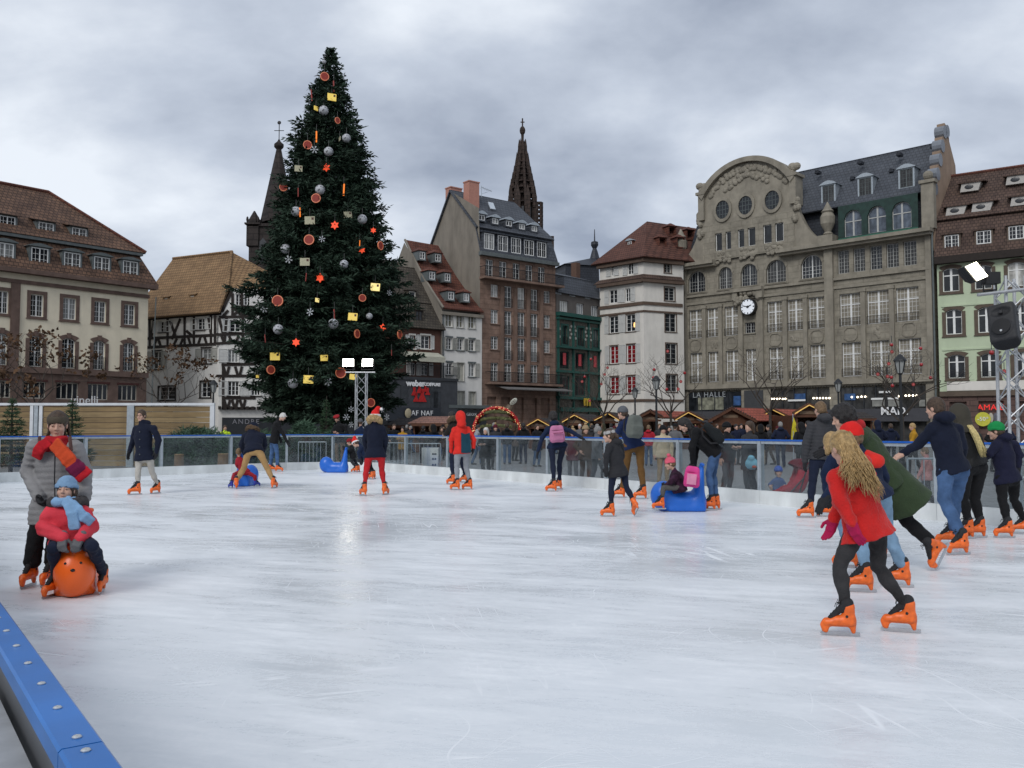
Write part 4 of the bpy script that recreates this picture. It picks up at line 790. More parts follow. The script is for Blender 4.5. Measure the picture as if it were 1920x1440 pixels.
for (x0,x1,y0,y1) in ((505,548,380,450),(505,570,545,630),(507,578,712,830),(510,580,905,1035),(512,580,1105,1215)):
    c = (x0+x1)/2; HS.win(HS.x(R5(x0,0)[0]), HS.z(*R5(c,y1)), HS.x(R5(x1,0)[0]), HS.z(*R5(c,y0)), 2, 4, surround=trimH, sw=.1, pane=PANE[0], frame=GREY_F, depth=.2)
zHe = hz(370,352); WHr = HS.W
body(H, 0, H.W, 0, zHe, 8, offwhite)
m = MB(); wall_mesh(m, 0, WHr+.6, 0, zHe, HS.holes); HS.place(m.build('wall', offwhite, H.root))
def both(z0, z1, o, mtl, name):
    MB().box(-.1,-o,z0,H.W,.04,z1).build(name, mtl, H.root); HS.place(MB().box(-o*.9,-o,z0+.003,WHr+.4,.04,z1-.003).build(name, mtl, H.root))
both(zHe-.5, zHe+.05, .45, trimH, 'cornice'); zs_ = hz(370,490)
both(zs_-.35, zs_+.0, .5, trimH, 'cornice'); both(hz(370,655), hz(370,640)+.1, .12, trimH, 'string_course'); both(hz(370,660)-.7, hz(370,660)-.5, .1, trimH, 'string_course'); both(hz(370,1278), hz(370,1262), .12, trimH, 'string_course')
MB().slab([(-.5,-.55,zs_+.02),(H.W+.45,-.55,zs_+.02),(H.W+.1,-.03,zs_+.55),(-.1,-.03,zs_+.55)], .05).build('skirt_roof', tile_dark, H.root)
HS.place(MB().slab([(-.45,-.55,zs_+.02),(WHr+.3,-.55,zs_+.02),(WHr+.3,-.03,zs_+.55),(-.1,-.03,zs_+.55)], .05).build('skirt_roof', tile_dark, H.root))
ax, az = H.px(*R5(388,120), 4.2); er = np.array([H.W + math.cos(rzH)*9 + .5, math.sin(rzH)*9]); rend = np.array([ax+math.cos(rzH)*8, 4.2+math.sin(rzH)*8])
MB().slab([(-.7,-.75,zHe),(H.W+.65,-.75,zHe),(ax,4.2,az)], .15).slab([(H.W+.65,-.75,zHe),(er[0],er[1],zHe),(rend[0],rend[1],az-.2),(ax,4.2,az)], .15).slab([(-.7,8,zHe),(-.7,-.75,zHe),(ax,4.2,az),(rend[0],rend[1],az-.2)], .15).build('roof', tile_mat('tiles_red_hip', (0.13,0.058,0.042), (0.10,0.045,0.034), (0.05,0.025,0.02), .3, .3), H.root)
X, Z = H.px(*R5(290,270), 1.6); dormer(H, X, Z-.4, .55, .7, 1.2, tile_rust, zinc, 'curve', back=1.4, roofh=.2)
def side_dormer(S, zx, zy, y, **k):
    X, Z = S.px(*R5(zx,zy), y); before = set(bpy.data.objects); dormer(S, X, Z-.45, .8, .95, y-.35, tile_rust, tile_rust, 'hip', back=1.6, roofh=.4, **k)
    for o in bpy.data.objects:
        if o not in before and o.parent is S.root: o.matrix_local = Matrix.Translation((S.org[0],S.org[1],0)) @ Matrix.Rotation(S.rz,4,'Z') @ o.matrix_basis if o.name.startswith('dormer') else o.matrix_local @ Matrix.Identity(4)
    for o in bpy.data.objects:
        if o not in before and o.parent is S.root and o.name.startswith('window'): o.matrix_local = Matrix.Translation((S.org[0],S.org[1],0)) @ Matrix.Rotation(S.rz,4,'Z') @ o.matrix_basis
for zx, zy, y in ((478,262,1.0),(540,190,2.4),(592,262,1.0),(655,212,2.2)): side_dormer(HS, zx, zy, y)
for xx in (1168,1198): pass
for i, (x0,x1) in enumerate(((1160,1182),(1196,1222))):
    X0 = hx((x0-1100)*3.4286); X1 = hx((x1-1100)*3.4286); m = MB(); zt = H.z(1170,773); r = (X1-X0)/2
    m.prism([(X0,0.1)] + [(X0+r-r*math.cos(math.pi*k/8), zt-r+r*math.sin(math.pi*k/8)) for k in range(9)] + [(X1,.1)], -.03, -.005); m.build('archway', shopdark, H.root)
lt = MB(); X, Z = H.px(*R5(303,785)); lt.ball((X,.12,Z),(.12,.05,.28)); lt.build('lamp_in_window', mat('warm_lamp', (0.8,0.5,0.2), .5, emit=(1.0,0.55,0.18), estr=1.4), H.root)

# ================= I: department store with clock
I = Bld('clock_building', 'large grey sandstone department store with curved gable, wall clock and tall windows', (18.75,98.8), (38.2,80.0)); I.wallmat = stone
x6 = lambda x: I.x(R6(x,0)[0]); x7 = lambda x: I.x(R7(x,0)[0]); z6 = lambda x, y: I.z(*R6(x,y)); z7 = lambda x, y: I.z(*R7(x,y))
zcor = z6(1500,815)
# arched row
za0, za1 = z6(540,1165), z6(540,1012)
for (x0,x1) in ((120,238),(330,426),(485,600),(662,800),(905,1052)):
    window(I, x6(x0), za0, x6(x1), za1, 6, 6, frame=GREY_F if x0 != 905 else WHITE_F, arch=.9, surround=stone_p, sw=.22, mull=.07, pane=random.choice(PANE[:2]), depth=.32, sill=stone_p)
zr0, zr1 = z6(1660,1022), z6(1660,852)
for (x0,x1) in ((1160,1240),(1270,1352),(1385,1470),(1500,1587),(1620,1712)): window(I, x6(x0), zr0, x6(x1), zr1, 4, 6, frame=GREY_F, pane=random.choice(PANE[:2]), depth=.32, mull=.03)
z20, z21 = z7(1640,375), z7(1640,140); z10, z11 = z7(1650,742), z7(1650,495)
for (x0,x1) in ((122,210),(245,332),(368,460),(665,768),(805,912),(952,1062),(1168,1315),(1358,1512),(1560,1720)):
    wide = x0 > 1100
    window(I, x7(x0), z20, x7(x1), z21, 4 if not wide else 6, 7, frame=WHITE_F if not wide else WHITE_F, transom=.66, mull=.11, rail=.75, depth=.34, pane=random.choice((PANE[0],PANE[0],PANE[1])))
for (x0,x1) in ((127,215),(250,338),(373,467),(512,585),(672,775),(815,920),(960,1072),(1178,1325),(1370,1520),(1570,1730)):
    wide = x0 > 1100
    window(I, x7(x0), z10, x7(x1), z11, 4 if not wide else 6, 7, frame=WHITE_F, transom=.66, mull=.11, rail=.75 if x0 != 512 else None, depth=.34, pane=random.choice((PANE[0],PANE[0],PANE[1],PANE[1],PANE[2])))
window(I, x7(508), z7(545,460), x7(580), z7(545,385), 4, 3, frame=GREY_F, sill=stone_p, depth=.3)
zsh0, zsh1 = .2, z7(1400,822)
for (x0,x1) in ((112,478),(680,1088),(1160,1755)): I.holes.append((x7(x0), zsh0, x7(x1), zsh1))
body(I, 0, I.W, 0, zcor, 9, stone)
# pilasters, cornices, sills
for (p0,p1,o_) in ((1276,1290,.35),(1551,1567,.35),(1741,1752,.2)): MB().box(I.x(p0),-o_,zsh1+.2,I.x(p1),.02,zcor-.3).build('pilaster', stone_p, I.root)
for a, b in ((232,232),(345,345),(795,795),(935,935),(1337,1337),(1536,1536)): X = x7(a-2); MB().box(X-.22,-.24,z10-.4,X+.22,.02,z21+.25).box(X-.3,-.3,z21+.0,X+.3,.02,z21+.3).build('pier', stone_p, I.root)
for (p0,p1) in ((470,500),(595,640)): MB().box(x7(p0),-.26,z10-.8,x7(p1),.02,z21+.6).build('pier', stone_p, I.root)
band(I, 0, I.W, z21+.55, z21+.8, .14, stone_p); band(I, 0, I.W, za0-.55, za0-.3, .22, stone_p); band(I, 0, I.W, zsh1+.2, zsh1+.6, .3, stone_p); band(I, 0, I.W, z10-.55, z10-.25, .15, stone_p)
MB().box(x6(-5),-1.1,zcor-.35,x6(322),.0,zcor).box(x6(-5),-.8,zcor-.6,x6(322),.0,zcor-.352).build('cornice', stone_p, I.root); MB().box(x6(765),-1.1,zcor-.35,I.W+.3,.0,zcor).box(x6(765),-.8,zcor-.6,I.W+.2,.0,zcor-.352).build('cornice', stone_p, I.root)
# relief panels between the rows
for (xc, k) in ((163,0),(290,1),(414,0),(718,0),(855,1),(1008,0),(1242,0),(1436,1),(1648,0)):
    X = x7(xc); Z = (z10 + (z11 - z10)*1.0 + z20)/2; m = MB(); s_ = .62
    if k == 0:
        P = [(-s_,-.35),(-.35,-s_),(.35,-s_),(s_,-.35),(s_,.35),(.35,s_),(-.35,s_),(-s_,.35)]
        for i in range(8): a, b = P[i], P[(i+1)%8]; m.bar((X+a[0],-.03,Z+a[1]),(X+b[0],-.03,Z+b[1]),.05)
    else:
        for i in range(9): an = random.uniform(0,6.28); r = random.uniform(.1,.5); m.ball((X+r*math.cos(an),-.02,Z+r*math.sin(an)),(.16,.06,.2),6,5)
    m.build('relief_panel', stone_p, I.root)
# curved gable
gw = [(318,365,815,935),(390,428,805,922),(475,520,780,905),(545,598,765,890),(652,712,745,880),(735,795,738,868)]
gz0, gz1 = z6(540,893), z6(540,768); gh = [(x6(a),gz0,x6(b),gz1) for a,b,_,_ in gw]
ztop0 = z6(535,700); xL, xR = x6(232), x6(872)
m = MB(); wall_mesh(m, xL, xR, zcor, ztop0, gh, y=-.25, depth=.3)
m.quad((xL,1.2,zcor),(xL,-.25,zcor),(xL,-.25,ztop0),(xL,1.2,ztop0)); m.quad((xR,-.25,zcor),(xR,1.2,zcor),(xR,1.2,ztop0),(xR,-.25,ztop0)); m.quad((xR,1.2,zcor),(xL,1.2,zcor),(xL,1.2,ztop0),(xR,1.2,ztop0)); m.build('gable_wall', stone, I.root)
for a, b, _, _ in gw: window(I, x6(a), gz0, x6(b), gz1, 2 if False else 1, 1, frame=WHITE_F, hole=False, y=-.25, pane=PANE[0], depth=.28)
zsp = z6(240,545)*.5 + z6(860,420)*.5; zap = z6(520,285); xc = (xL+xR)/2; hw = (xR-xL)/2; ris = zap - zsp; rr = (hw*hw+ris*ris)/(2*ris)
arc = [(xL + 2*hw*i/20, zsp + ris - rr + math.sqrt(max(rr*rr-(hw-2*hw*i/20)**2,0))) for i in range(21)]
MB().prism([(xL,ztop0+.002),(xR,ztop0+.002)] + arc[::-1], -.25, 1.2).build('gable_head', stone_p, I.root)
m = MB(); a2 = [(xc+(x-xc)*1.05, z+.02) for x, z in arc]; a3 = [(xc+(x-xc)*.965, z-.5) for x, z in arc]
for i in range(20): m.prism([a3[i],a3[i+1],a2[i+1],a2[i]], -.75, 1.25)
m.build('gable_cornice', stone_p, I.root)
m = MB(); a4 = [(xc+(x-xc)*.9, z-1.0) for x, z in arc]
for x, z in a4[1:-1]:
    for q in range(3): m.ball((x+random.uniform(-.2,.2),-.28,z+random.uniform(-.25,.25)),(.28,.16,.28),7,5)
for i in range(26): t = random.uniform(-1,1); m.ball((xc+t*2.6,-.28,zsp+.2+(1-abs(t))*1.4+random.uniform(-.3,.3)),(.3,.18,.28),7,5)
m.build('gable_carving', stone_p, I.root)
for (cx,cy) in ((375,648),(535,610),(722,578)):
    X = x6(cx); Z = z6(535,610); k = 20; m = MB()
    for i in range(k):
        t, u = 2*math.pi*i/k, 2*math.pi*(i+1)/k; f = lambda a, s: (X+s*.82*math.cos(a), Z+s*1.0*math.sin(a)); m.prism([f(t,1.0),f(u,1.0),f(u,1.35),f(t,1.35)], -.42, -.2)
    wv = m.build('window', stone_p, I.root); MB().prism([(X+.84*math.cos(2*math.pi*i/k), Z+1.02*math.sin(2*math.pi*i/k)) for i in range(k)], -.30, -.24).build('pane', PANE[0], wv)
    b_ = MB(); 
    for xx in (-.35,0,.35): b_.box(X+xx-.025,-.33,Z-.85,X+xx+.025,-.305,Z+.85)
    for zz_ in (-.5,0,.45): b_.box(X-.72,-.33,Z+zz_-.025,X+.72,-.305,Z+zz_+.025)
    b_.build('glazing_bar', zincd, wv)
for (x0, sgn) in ((xL,-1),(xR,1)):
    m = MB(); m.box(x0-.35,-.6,ztop0+.6,x0+.35,1.0,zsp+.1); m.box(x0-.55,-.8,zsp+.1,x0+.55,1.1,zsp+.4)
    for i in range(10): m.ball((x0+sgn*random.uniform(0,.5),-.3,ztop0+random.uniform(-1.2,1.6)),(.32,.3,.36),7,5)
    for i in range(6): m.ball((x0+random.uniform(-.4,.5),-.1,zsp+.8+random.uniform(-.2,.6)),(.5,.4,.4),8,6)
    m.build('gable_scroll', stone_p, I.root)
    # sweeping volute down to the cornice
    m = MB(); L_ = 3.4 if sgn < 0 else 3.6; hgt = 4.6; pr = [(x0, zcor)] + [(x0+sgn*L_*(i/10), zcor+.55+hgt*(1-i/10)**2.6) for i in range(11)][::1] + [(x0+sgn*L_, zcor)]
    m.prism(pr if sgn > 0 else pr[::-1], -.2, .5); m.build('volute', stone_p, I.root)
def urn(X, Z, nm='urn'): MB().box(X-.75,-.75,Z,X+.75,.75,Z+.8).lathe([(.35,.8),(.5,1.0),(.3,1.2),(.68,2.0),(.72,2.7),(.5,3.1),(.62,3.25),(.4,3.5),(.2,3.9),(.05,4.2)], (X,0,Z), 14).build(nm, stone_p, I.root, smooth=False)
urn(x6(1097), zcor); urn(x6(70), zcor)
for (xa_, xb_) in ((318,430),(478,600),(655,800)):
    m = MB(); X0, X1 = x6(xa_), x6(xb_); Z = (gz0+za1)/2+.2
    for i in range(16): m.ball((random.uniform(X0+.2,X1-.2),-.24,Z+random.uniform(-.6,.5)),(.25,.12,.2),6,5)
    m.build('carved_panel', stone_p, I.root)
# roofs
zre = z6(1740,510)*.5 + z6(905,652)*.5; zrr = I.z(*R6(1350,275), 4.2); 
MB().slab([(xR-.5,.9,zcor+.2),(I.W-.3,.9,zcor+.2),(I.W-.3,1.4,zre),(xR-.5,1.4,zre)], .15).build('mansard', slate_dk, I.root)
MB().slab([(xL+1,.35,zre),(I.W-.3,.35,zre),(I.W-.3,4.2,zrr),(xL+1,4.2,zrr)], .18).slab([(I.W-.3,9,zcor),(xL+1,9,zcor),(xL+1,4.2,zrr),(I.W-.3,4.2,zrr)], .18).build('roof', slate, I.root)
MB().slab([(.6,.6,zcor+.1),(xL+.3,.6,zcor+.1),(xL+.3,1.6,zcor+4.6),(1.4,1.6,zcor+4.6)], .12).slab([(.6,8.5,zcor+.1),(.6,.6,zcor+.1),(1.4,1.6,zcor+4.6),(1.4,8,zcor+4.6)], .12).slab([(1.4,1.6,zcor+4.6),(xL+1.2,1.6,zcor+4.6),(xL+1.2,5,zcor+6.2),(2.6,5,zcor+6.2)], .12).build('mansard', slate_dk, I.root)
grn = mat('verdigris', (0.03,0.13,0.085), .6, .25, 3); grd = mat('verdigris_dark', (0.012,0.035,0.028), .6, .3, 3)
gx0, gx1 = x6(1165), x6(1725); gdz0, gdz1 = z6(1440,790), z6(1440,605)
MB().box(gx0,.0,zcor+.25,gx1,1.4,gdz0-.12).build('dormer_base', grn, I.root)
dh = [(x6(a),gdz0,x6(b),gdz1) for a,b in ((1205,1328),(1370,1500),(1540,1678))]; m = MB(); wall_mesh(m, gx0, gx1, gdz0-.12, zre-.05, dh, y=.15, depth=.3); m.quad((gx0,2,gdz0-.12),(gx0,.15,gdz0-.12),(gx0,.15,zre),(gx0,2,zre)); m.build('dormer', grd, I.root)
for h in dh: window(I, *h, 2, 1, frame=GREY_F, arch=.8, hole=False, y=.15, depth=.3, pane=PANE_SKY, transom=.58, mull=.1)
for h in dh:
    m = MB(); wd = h[2]-h[0]; arch = .8; r = ((wd/2)**2+arch**2)/(2*arch)
    for i in range(8):
        a, b = wd*i/8, wd*(i+1)/8; tz = lambda x: h[3]-r+math.sqrt(max(r*r-(x-wd/2)**2,0)); m.add([(h[0]+a,.148,tz(a)),(h[0]+b,.148,tz(b)),(h[0]+b,.148,h[3]+.01),(h[0]+a,.148,h[3]+.01),(h[0]+a,.45,tz(a)),(h[0]+b,.45,tz(b))], [(0,1,2,3),(0,4,5,1)])
    m.build('arch_head', grd, I.root)
for (x,y) in ((1085,530),(1340,480),(1625,420)):
    yy = 1.6; X, Z = I.px(*R6(x,y), yy-.6); dormer(I, X, Z-.9, 1.2, 1.75, yy-.7, zinc, zinc, 'curve', cols=4, rows=4, back=1.6, roofh=.35, frame=zincd, pane=PANE[1])
for (x,y) in ((1010,382),(1305,315),(1575,258),(1255,425),(1525,372),(1810,205)):
    X, Z = I.px(*R6(x,y), 2.6); MB().prism([(X-.22,Z-.15),(X+.22,Z-.15),(X+.22,Z+.12),(X-.1,Z+.22)], 2.2, 3.0).build('roof_vent', slate_dk, I.root)
# stepped end gable with rolled zinc caps
tan = mat('gable_stucco', (0.30,0.215,0.155), .9, .08, .8, stain=.25); zt_ = I.z(*R8(285,45), 3.8)
ny = 5; steps = []; zb_ = zcor+3.4
prof = [(0.2,zcor-2.0),(0.2,zb_)]
for i in range(ny): y = .5+i*.72; z = zb_ + (zt_-zb_-.5)*i/(ny-.7); prof += [(y,z),(y,z+(zt_-zb_)/ny*.9)]
prof += [(4.4,zt_),(4.6,zt_-1.2),(6.2,zt_-3.2),(6.4,zt_-5.2),(8.5,zt_-7.5),(8.5,zcor-4)]
m = MB(); k = len(prof); m.add([(I.W-.35,p[0],p[1]) for p in prof] + [(I.W+.35,p[0],p[1]) for p in prof], [tuple(range(k)), tuple(range(2*k-1,k-1,-1))] + [(i,i+k,(i+1)%k+k,(i+1)%k) for i in range(k)]); m.build('end_gable', tan, I.root)
zr_ = mat('zinc_cap', (0.17,0.185,0.21), .45, .12, 2)
for i in range(ny+1):
    y = .45+i*.72; z = zb_ + (zt_-zb_-.5)*i/(ny-.7)+.35; z = min(z, zt_-.35); n_ = 12; m = MB()
    vs = [(I.W+sx_*.42, y+.55*math.cos(2*math.pi*j/n_), z+.62*math.sin(2*math.pi*j/n_)) for sx_ in (-1,1) for j in range(n_)]
    m.add(vs, [tuple(range(n_)), tuple(range(2*n_-1,n_-1,-1))] + [(j,j+n_,(j+1)%n_+n_,(j+1)%n_) for j in range(n_)]); m.build('gable_cap', zr_, I.root)
MB().box(I.W-.65,-.35,zcor,I.W+.45,.3,zcor+4.2).box(I.W-.8,-.5,zcor+4.2,I.W+.6,.45,zcor+4.5).ball((I.W-.1,0,zcor+4.95),.45).build('pier', stone_p, I.root)
MB().bar((I.W+.2,-.25,.5),(I.W+.2,-.25,zcor-.4),.09,n=8).build('downpipe', zincd, I.root)
# clock
ck = thing('wall_clock', 'round white clock with black rim and hands on the sandstone facade', 'clock')
cx, cz = I.px(*R7(520,277), -.9); d3 = np.array([*(I.a + I.u*cx - I.n*.75), cz-.06]); ck.location = tuple(d3); ck.rotation_euler = (math.pi/2, 0, math.atan2(I.u[1],I.u[0]))
rc = 54/3.692/F_PX*float(d3[1])
MB().lathe([(rc*1.0,-.75),(rc*1.06,-.7),(rc*1.06,.06),(rc*.97,.08),(rc*.97,.02)], n=36).build('case', mat('clock_black', (0.012,0.012,0.014), .35), ck)
MB().lathe([(rc*.965,.024),(rc*.965,.034)], n=36).build('dial', mat('clock_dial', (0.85,0.87,0.9), .4, .02, emit=(0.8,0.88,1.0), estr=.12), ck)
blk = MATS['clock_black']
for i in range(12):
    a = math.pi/6*i; r0, r1 = (rc*.72 if i % 3 == 0 else rc*.8), rc*.92; MB().bar((r0*math.sin(a),r0*math.cos(a),.05),(r1*math.sin(a),r1*math.cos(a),.05),.035 if i%3 else .05,.008).build('hour_mark', blk, ck)
for nm, ang, l, wd in (('hour_hand', 67, .55, .07), ('minute_hand', 286, .86, .055)):
    a = R(ang); MB().bar((-.18*rc*math.sin(a),-.18*rc*math.cos(a),.07),(l*rc*math.sin(a),l*rc*math.cos(a),.07),wd,.01,r2=wd*.55).build(nm, blk, ck)
MB().lathe([(.13,.05),(.13,.095)], n=12).build('hub', blk, ck)
m = MB(); bx, bz = I.px(*R7(545,185)); m.box(x7(430),-.75,bz+.2,x7(650),.0,bz+.55)
for i in range(22): m.ball((bx-.3+random.uniform(-1.3,1.3),-.35,bz-.5+random.uniform(-.6,.6)),(.28,.3,.28),7,5)
m.box(x7(440),-.6,bz-.6,x7(475),0,bz+.2); m.box(x7(605),-.6,bz-.6,x7(650),0,bz+.2); m.build('clock_bracket', stone_p, I.root)
# shop windows
zf = z7(300,1000)
for (x0,x1,nn) in ((112,478,4),(680,1088,5),(1160,1755,7)):
    X0, X1 = x7(x0), x7(x1); 
    for i in range(nn):
        a, b = X0+(X1-X0)*i/nn, X0+(X1-X0)*(i+1)/nn; MB().box(a+.08,.14,.3,b-.08,.18,zsh1-.15).build('shop_pane', PANE[0] if x0 == 112 else PANE[1], I.root); MB().box(a-.06,.08,.2,a+.06,.2,zsh1).build('shop_mullion', shopdark, I.root)
    m = MB()
    for i in range(int((X1-X0)/.28)): m.ball((X0+.15+i*.28,-.12,zsh1+.02),.05,5,4)
    m.build('bulb_string', IRON, I.root)
MB().box(x7(500),-.1,.3,x7(630),.0,zsh1-.1).build('shop_shutter', mat('shutter_panel', (0.05,0.052,0.055), .5), I.root)
band(I, x7(90), I.W-.4, z7(1400,1050)-.3, z7(1400,985), .5, mat('fascia_grey', (0.055,0.055,0.062), .5, .1, 2), 'shop_fascia')
warm = mat('shop_bulb', (1,0.9,0.75), .4, emit=(1.0,0.86,0.66), estr=4.0)
for (x,y) in [(690+i*19,915) for i in range(6)] + [(980+i*22,910) for i in range(6)] + [(1245,903),(1285,903),(1312,900),(1338,900),(1572,897),(1618,893),(1642,892),(1668,892),(1690,890)]:
    X, Z = I.px(*R7(x,y), -.05); MB().ball((X,-.05,Z),.09,7,5).build('shop_bulb', warm, I.root)
text_mesh('sign_letters', 'LA HALLE', .85, mat('sign_dim', (0.3,0.32,0.33), .5), I.root, flat(I, x7(252), z7(252,888), y=.05), space=1.15)
pm = mat('poster_mixed', (0.20,0.20,0.15), .5, .8, 1.6)
MB().box(x7(175),.1,z7(250,990),x7(350),.13,z7(250,905)).build('poster', pm, I.root); MB().box(x7(420),.1,z7(450,960),x7(470),.13,z7(450,895)).build('poster', mat('poster_blue', (0.03,0.08,0.2), .5, .5, 2), I.root)
for x_ in (845,1190): MB().box(x7(x_),.02,z7(x_,925),x7(x_+75),.05,z7(x_,880)).build('poster', MATS['poster_blue'], I.root)
for (xa_,xb_,y_) in ((1375,1460,915),(1490,1570,912),(800,920,926),(1430,1515,868)): MB().box(x7(xa_),-.02,z7(xa_,y_)-.1,x7(xb_),.1,z7(xa_,y_)+.08).build('display_shelf', WHITE_F, I.root)
for (xa_,xb_) in ((1380,1465),(1490,1575),(1705,1745)): MB().box(x7(xa_),.05,z7(xa_,968),x7(xb_),.11,z7(xa_,922)).build('display_panel', mat('display_grey', (0.22,0.22,0.2), .6, .3, 2), I.root)
MB().box(x7(1490),-.62,z7(1550,1020),x7(1640),-.52,z7(1550,978)).build('sign_panel', shopdark, I.root)
text_mesh('sign_letters', 'MAD.', 1.05, signwhite, I.root, flat(I, x7(1552), z7(1552,1002), y=-.66), bold=.01)
MB().box(I.x(1278),-.5,z7(62,945),I.x(1287),-.36,z7(62,900)).build('notice_box', shopdark, I.root)

# ================= J: pale green house, right
J = Bld('pale_green_house', 'pale green house with brown window surrounds and dark tiled roof at right', (38.5,79.6), (55,68.4)); J.wallmat = mat('pale_green_stucco', (0.46,0.53,0.37), .85, .05, 1.0, stain=.1)
x8 = lambda x: J.x(R8(x,0)[0]); z8 = lambda x, y: J.z(*R8(x,y)); brs = mat('brown_sandstone', (0.105,0.078,0.058), .85, .15, 2, stain=.2)
step = x8(428)-x8(278)
for r, (x0,x1,y0,y1) in enumerate(((278,355,700,810),(288,363,893,1010),(295,372,1105,1215))):
    for c in range(5):
        X0 = x8(x0)+c*step*1.0; X1 = X0 + (x8(x1)-x8(x0)); window(J, X0, z8((x0+x1)/2,y1), X1, z8((x0+x1)/2,y0), 2, 1, arch=.22, surround=brs, sw=.3, mull=.12, transom=.68, rail=.5 if r == 2 else None, pane=PANE[0] if not (r == 0 and c == 2) else PANE_BLIND, depth=.26)
zJe = z8(240,668); zJb = z8(300,1290)
for (x0,x1,y0,y1) in ((295,375,1325,1440),(430,548,1322,1440),(620,740,1322,1440)): J.holes.append((x8(x0), .2, x8(x1), z8(x0,y0)))
body(J, 0, J.W, zJb, zJe, 10, J.wallmat); body(J, 0, J.W, 0, zJb-.002, 10, tile_mat('brown_ashlar', (0.125,0.078,0.066), (0.11,0.068,0.058), (0.07,0.045,0.04), 1.2, .5, bstr=.2, axis='dz'))
for zz_ in (z8(300,878), z8(300,1082)): band(J, .3, J.W, zz_-.08, zz_+.08, .08, J.wallmat)
band(J, 0, J.W, zJb-.2, zJb+.25, .25, brs); band(J, -.1, J.W+.2, zJe-.4, zJe+.25, .7, MATS['dark_timber'], 'cornice'); band(J, .6, J.W, zJb+.3, zJb+1.1, .1, offwhite, 'sign_band')
zJm = J.z(*R8(240,492), 1.2); zJr = J.z(*R8(300,278), 5.0)
MB().slab([(-.1,-.7,zJe+.2),(J.W+.3,-.7,zJe+.2),(J.W+.3,.8,zJm),(-.1,.8,zJm)], .15).slab([(-.1,.5,zJm+.1),(J.W+.3,.5,zJm+.1),(J.W+.3,5,zJr),(-.1,5,zJr)], .15).slab([(J.W+.3,10.5,zJe),(-.1,10.5,zJe),(-.1,5,zJr),(J.W+.3,5,zJr)], .15).build('roof', tile_dark, J.root)
MB().tube([(-.1,5,zJr+.05),(J.W,5,zJr+.05)], .16).build('ridge', tile_rust, J.root)
for (x,y) in ((311,582),(460,562),(611,540),(760,520)): X, Z = J.px(*R8(x,y), -.1); dormer(J, X, Z-.55, 1.15, 1.15, -.35, brs, tile_dark, 'shed', cols=4, rows=3, back=1.3, roofh=.25)
for (x,y) in ((325,438),(446,420),(392,328),(606,294),(628,392),(760,385)):
    yy = 1.2 if y > 380 else 3.0; X, Z = J.px(*R8(x,y), yy); m = MB(); m.prism([(X-.75,Z-.4),(X+.75,Z-.4),(X+1.0,Z+.42),(X-.6,Z+.42)], yy-.35, yy+1.2); d = m.build('roof_vent', mat('vent_white', (0.42,0.40,0.37), .7), J.root)
    MB().ball((X,yy-.35,Z),(.38,.04,.22),12,6).build('vent_opening', shopdark, d); MB().slab([(X-1.0,yy-.5,Z+.44),(X+1.3,yy-.5,Z+.44),(X+1.5,yy+1.6,Z+.75),(X-.9,yy+1.6,Z+.75)], .08).build('vent_roof', tile_dark, d)
X, Z = J.px(*R8(490,1352), .05); text_mesh('sign_letters', 'CAMAIEU', .7, mat('sign_red', (0.5,0.02,0.02), .5, emit=(1,0.03,0.02), estr=.5), J.root, flat(J, X, Z, y=.05), space=1.05)
X, Z = J.px(*R8(455,1406), 0); o = MB().lathe([(.62,0),(.62,.04)], n=24).build('sale_disc', mat('sale_yellow', (0.5,0.48,0.05), .5), J.root); o.matrix_local = Matrix.Translation((X,-.04,Z)) @ Matrix.Rotation(math.pi/2,4,'X')
text_mesh('sign_letters', '-50*', .5, signwhite, J.root, flat(J, X, Z, y=-.1))
for i, c in enumerate(((0.3,0.05,0.05),(0.4,0.38,0.3),(0.1,0.1,0.12))):
    X, Z = J.px(*R8(470+i*22,1400), .15); MB().ball((X,.12,Z),(.2,.05,.45),8,6).build('window_display', mat('display_%d' % i, c, .6), J.root)

# ================= far church tower and cathedral spire
dkst = tile_mat('dark_gothic_stone', (0.038,0.030,0.027), (0.030,0.024,0.022), (0.02,0.016,0.015), 1.6, .9, stainv=.4, axis='dz', bstr=.3); 
CY = 135.0
def cpt(p, Y): return at(p[0], p[1], Y)
ch = thing('church_spire', 'dark stone church tower with pyramidal spire and cross behind the tree', 'church', (*at(516,800,CY)[:2],-.06)); bx_, by_ = ch.location[0], ch.location[1]
zz = lambda y: at(516,y,CY)[2]+.06; hw_ = 42/F_PX*CY
MB().box(-hw_,-hw_,0,hw_,hw_,zz(428)).build('tower', dkst, ch)
n_ = 8; m = MB(); zb = zz(420); zt = zz(272); R0 = 33/F_PX*CY
for i in range(n_):
    a, b = 2*math.pi*(i+.5)/n_, 2*math.pi*(i+1.5)/n_; m.add([(R0*math.cos(a),R0*math.sin(a),zb),(R0*math.cos(b),R0*math.sin(b),zb),(.25*math.cos(b),.25*math.sin(b),zt),(.25*math.cos(a),.25*math.sin(a),zt)], [(0,1,2,3)])
m.build('spire', dkst, ch)
MB().lathe([(.3,zt-.8),(.75,zt-.3),(.75,zt+.1),(.3,zt+.5),(.1,zt+.9)], n=8).build('spire_cap', dkst, ch)
m = MB(); m.bar((0,0,zt),(0,0,zz(230)),.07,n=5); m.bar((-.75,0,zz(245)),(.75,0,zz(245)),.06,n=5); m.ball((0,0,zz(230)),(.3,.1,.3),6,5); m.build('cross', IRON, ch)
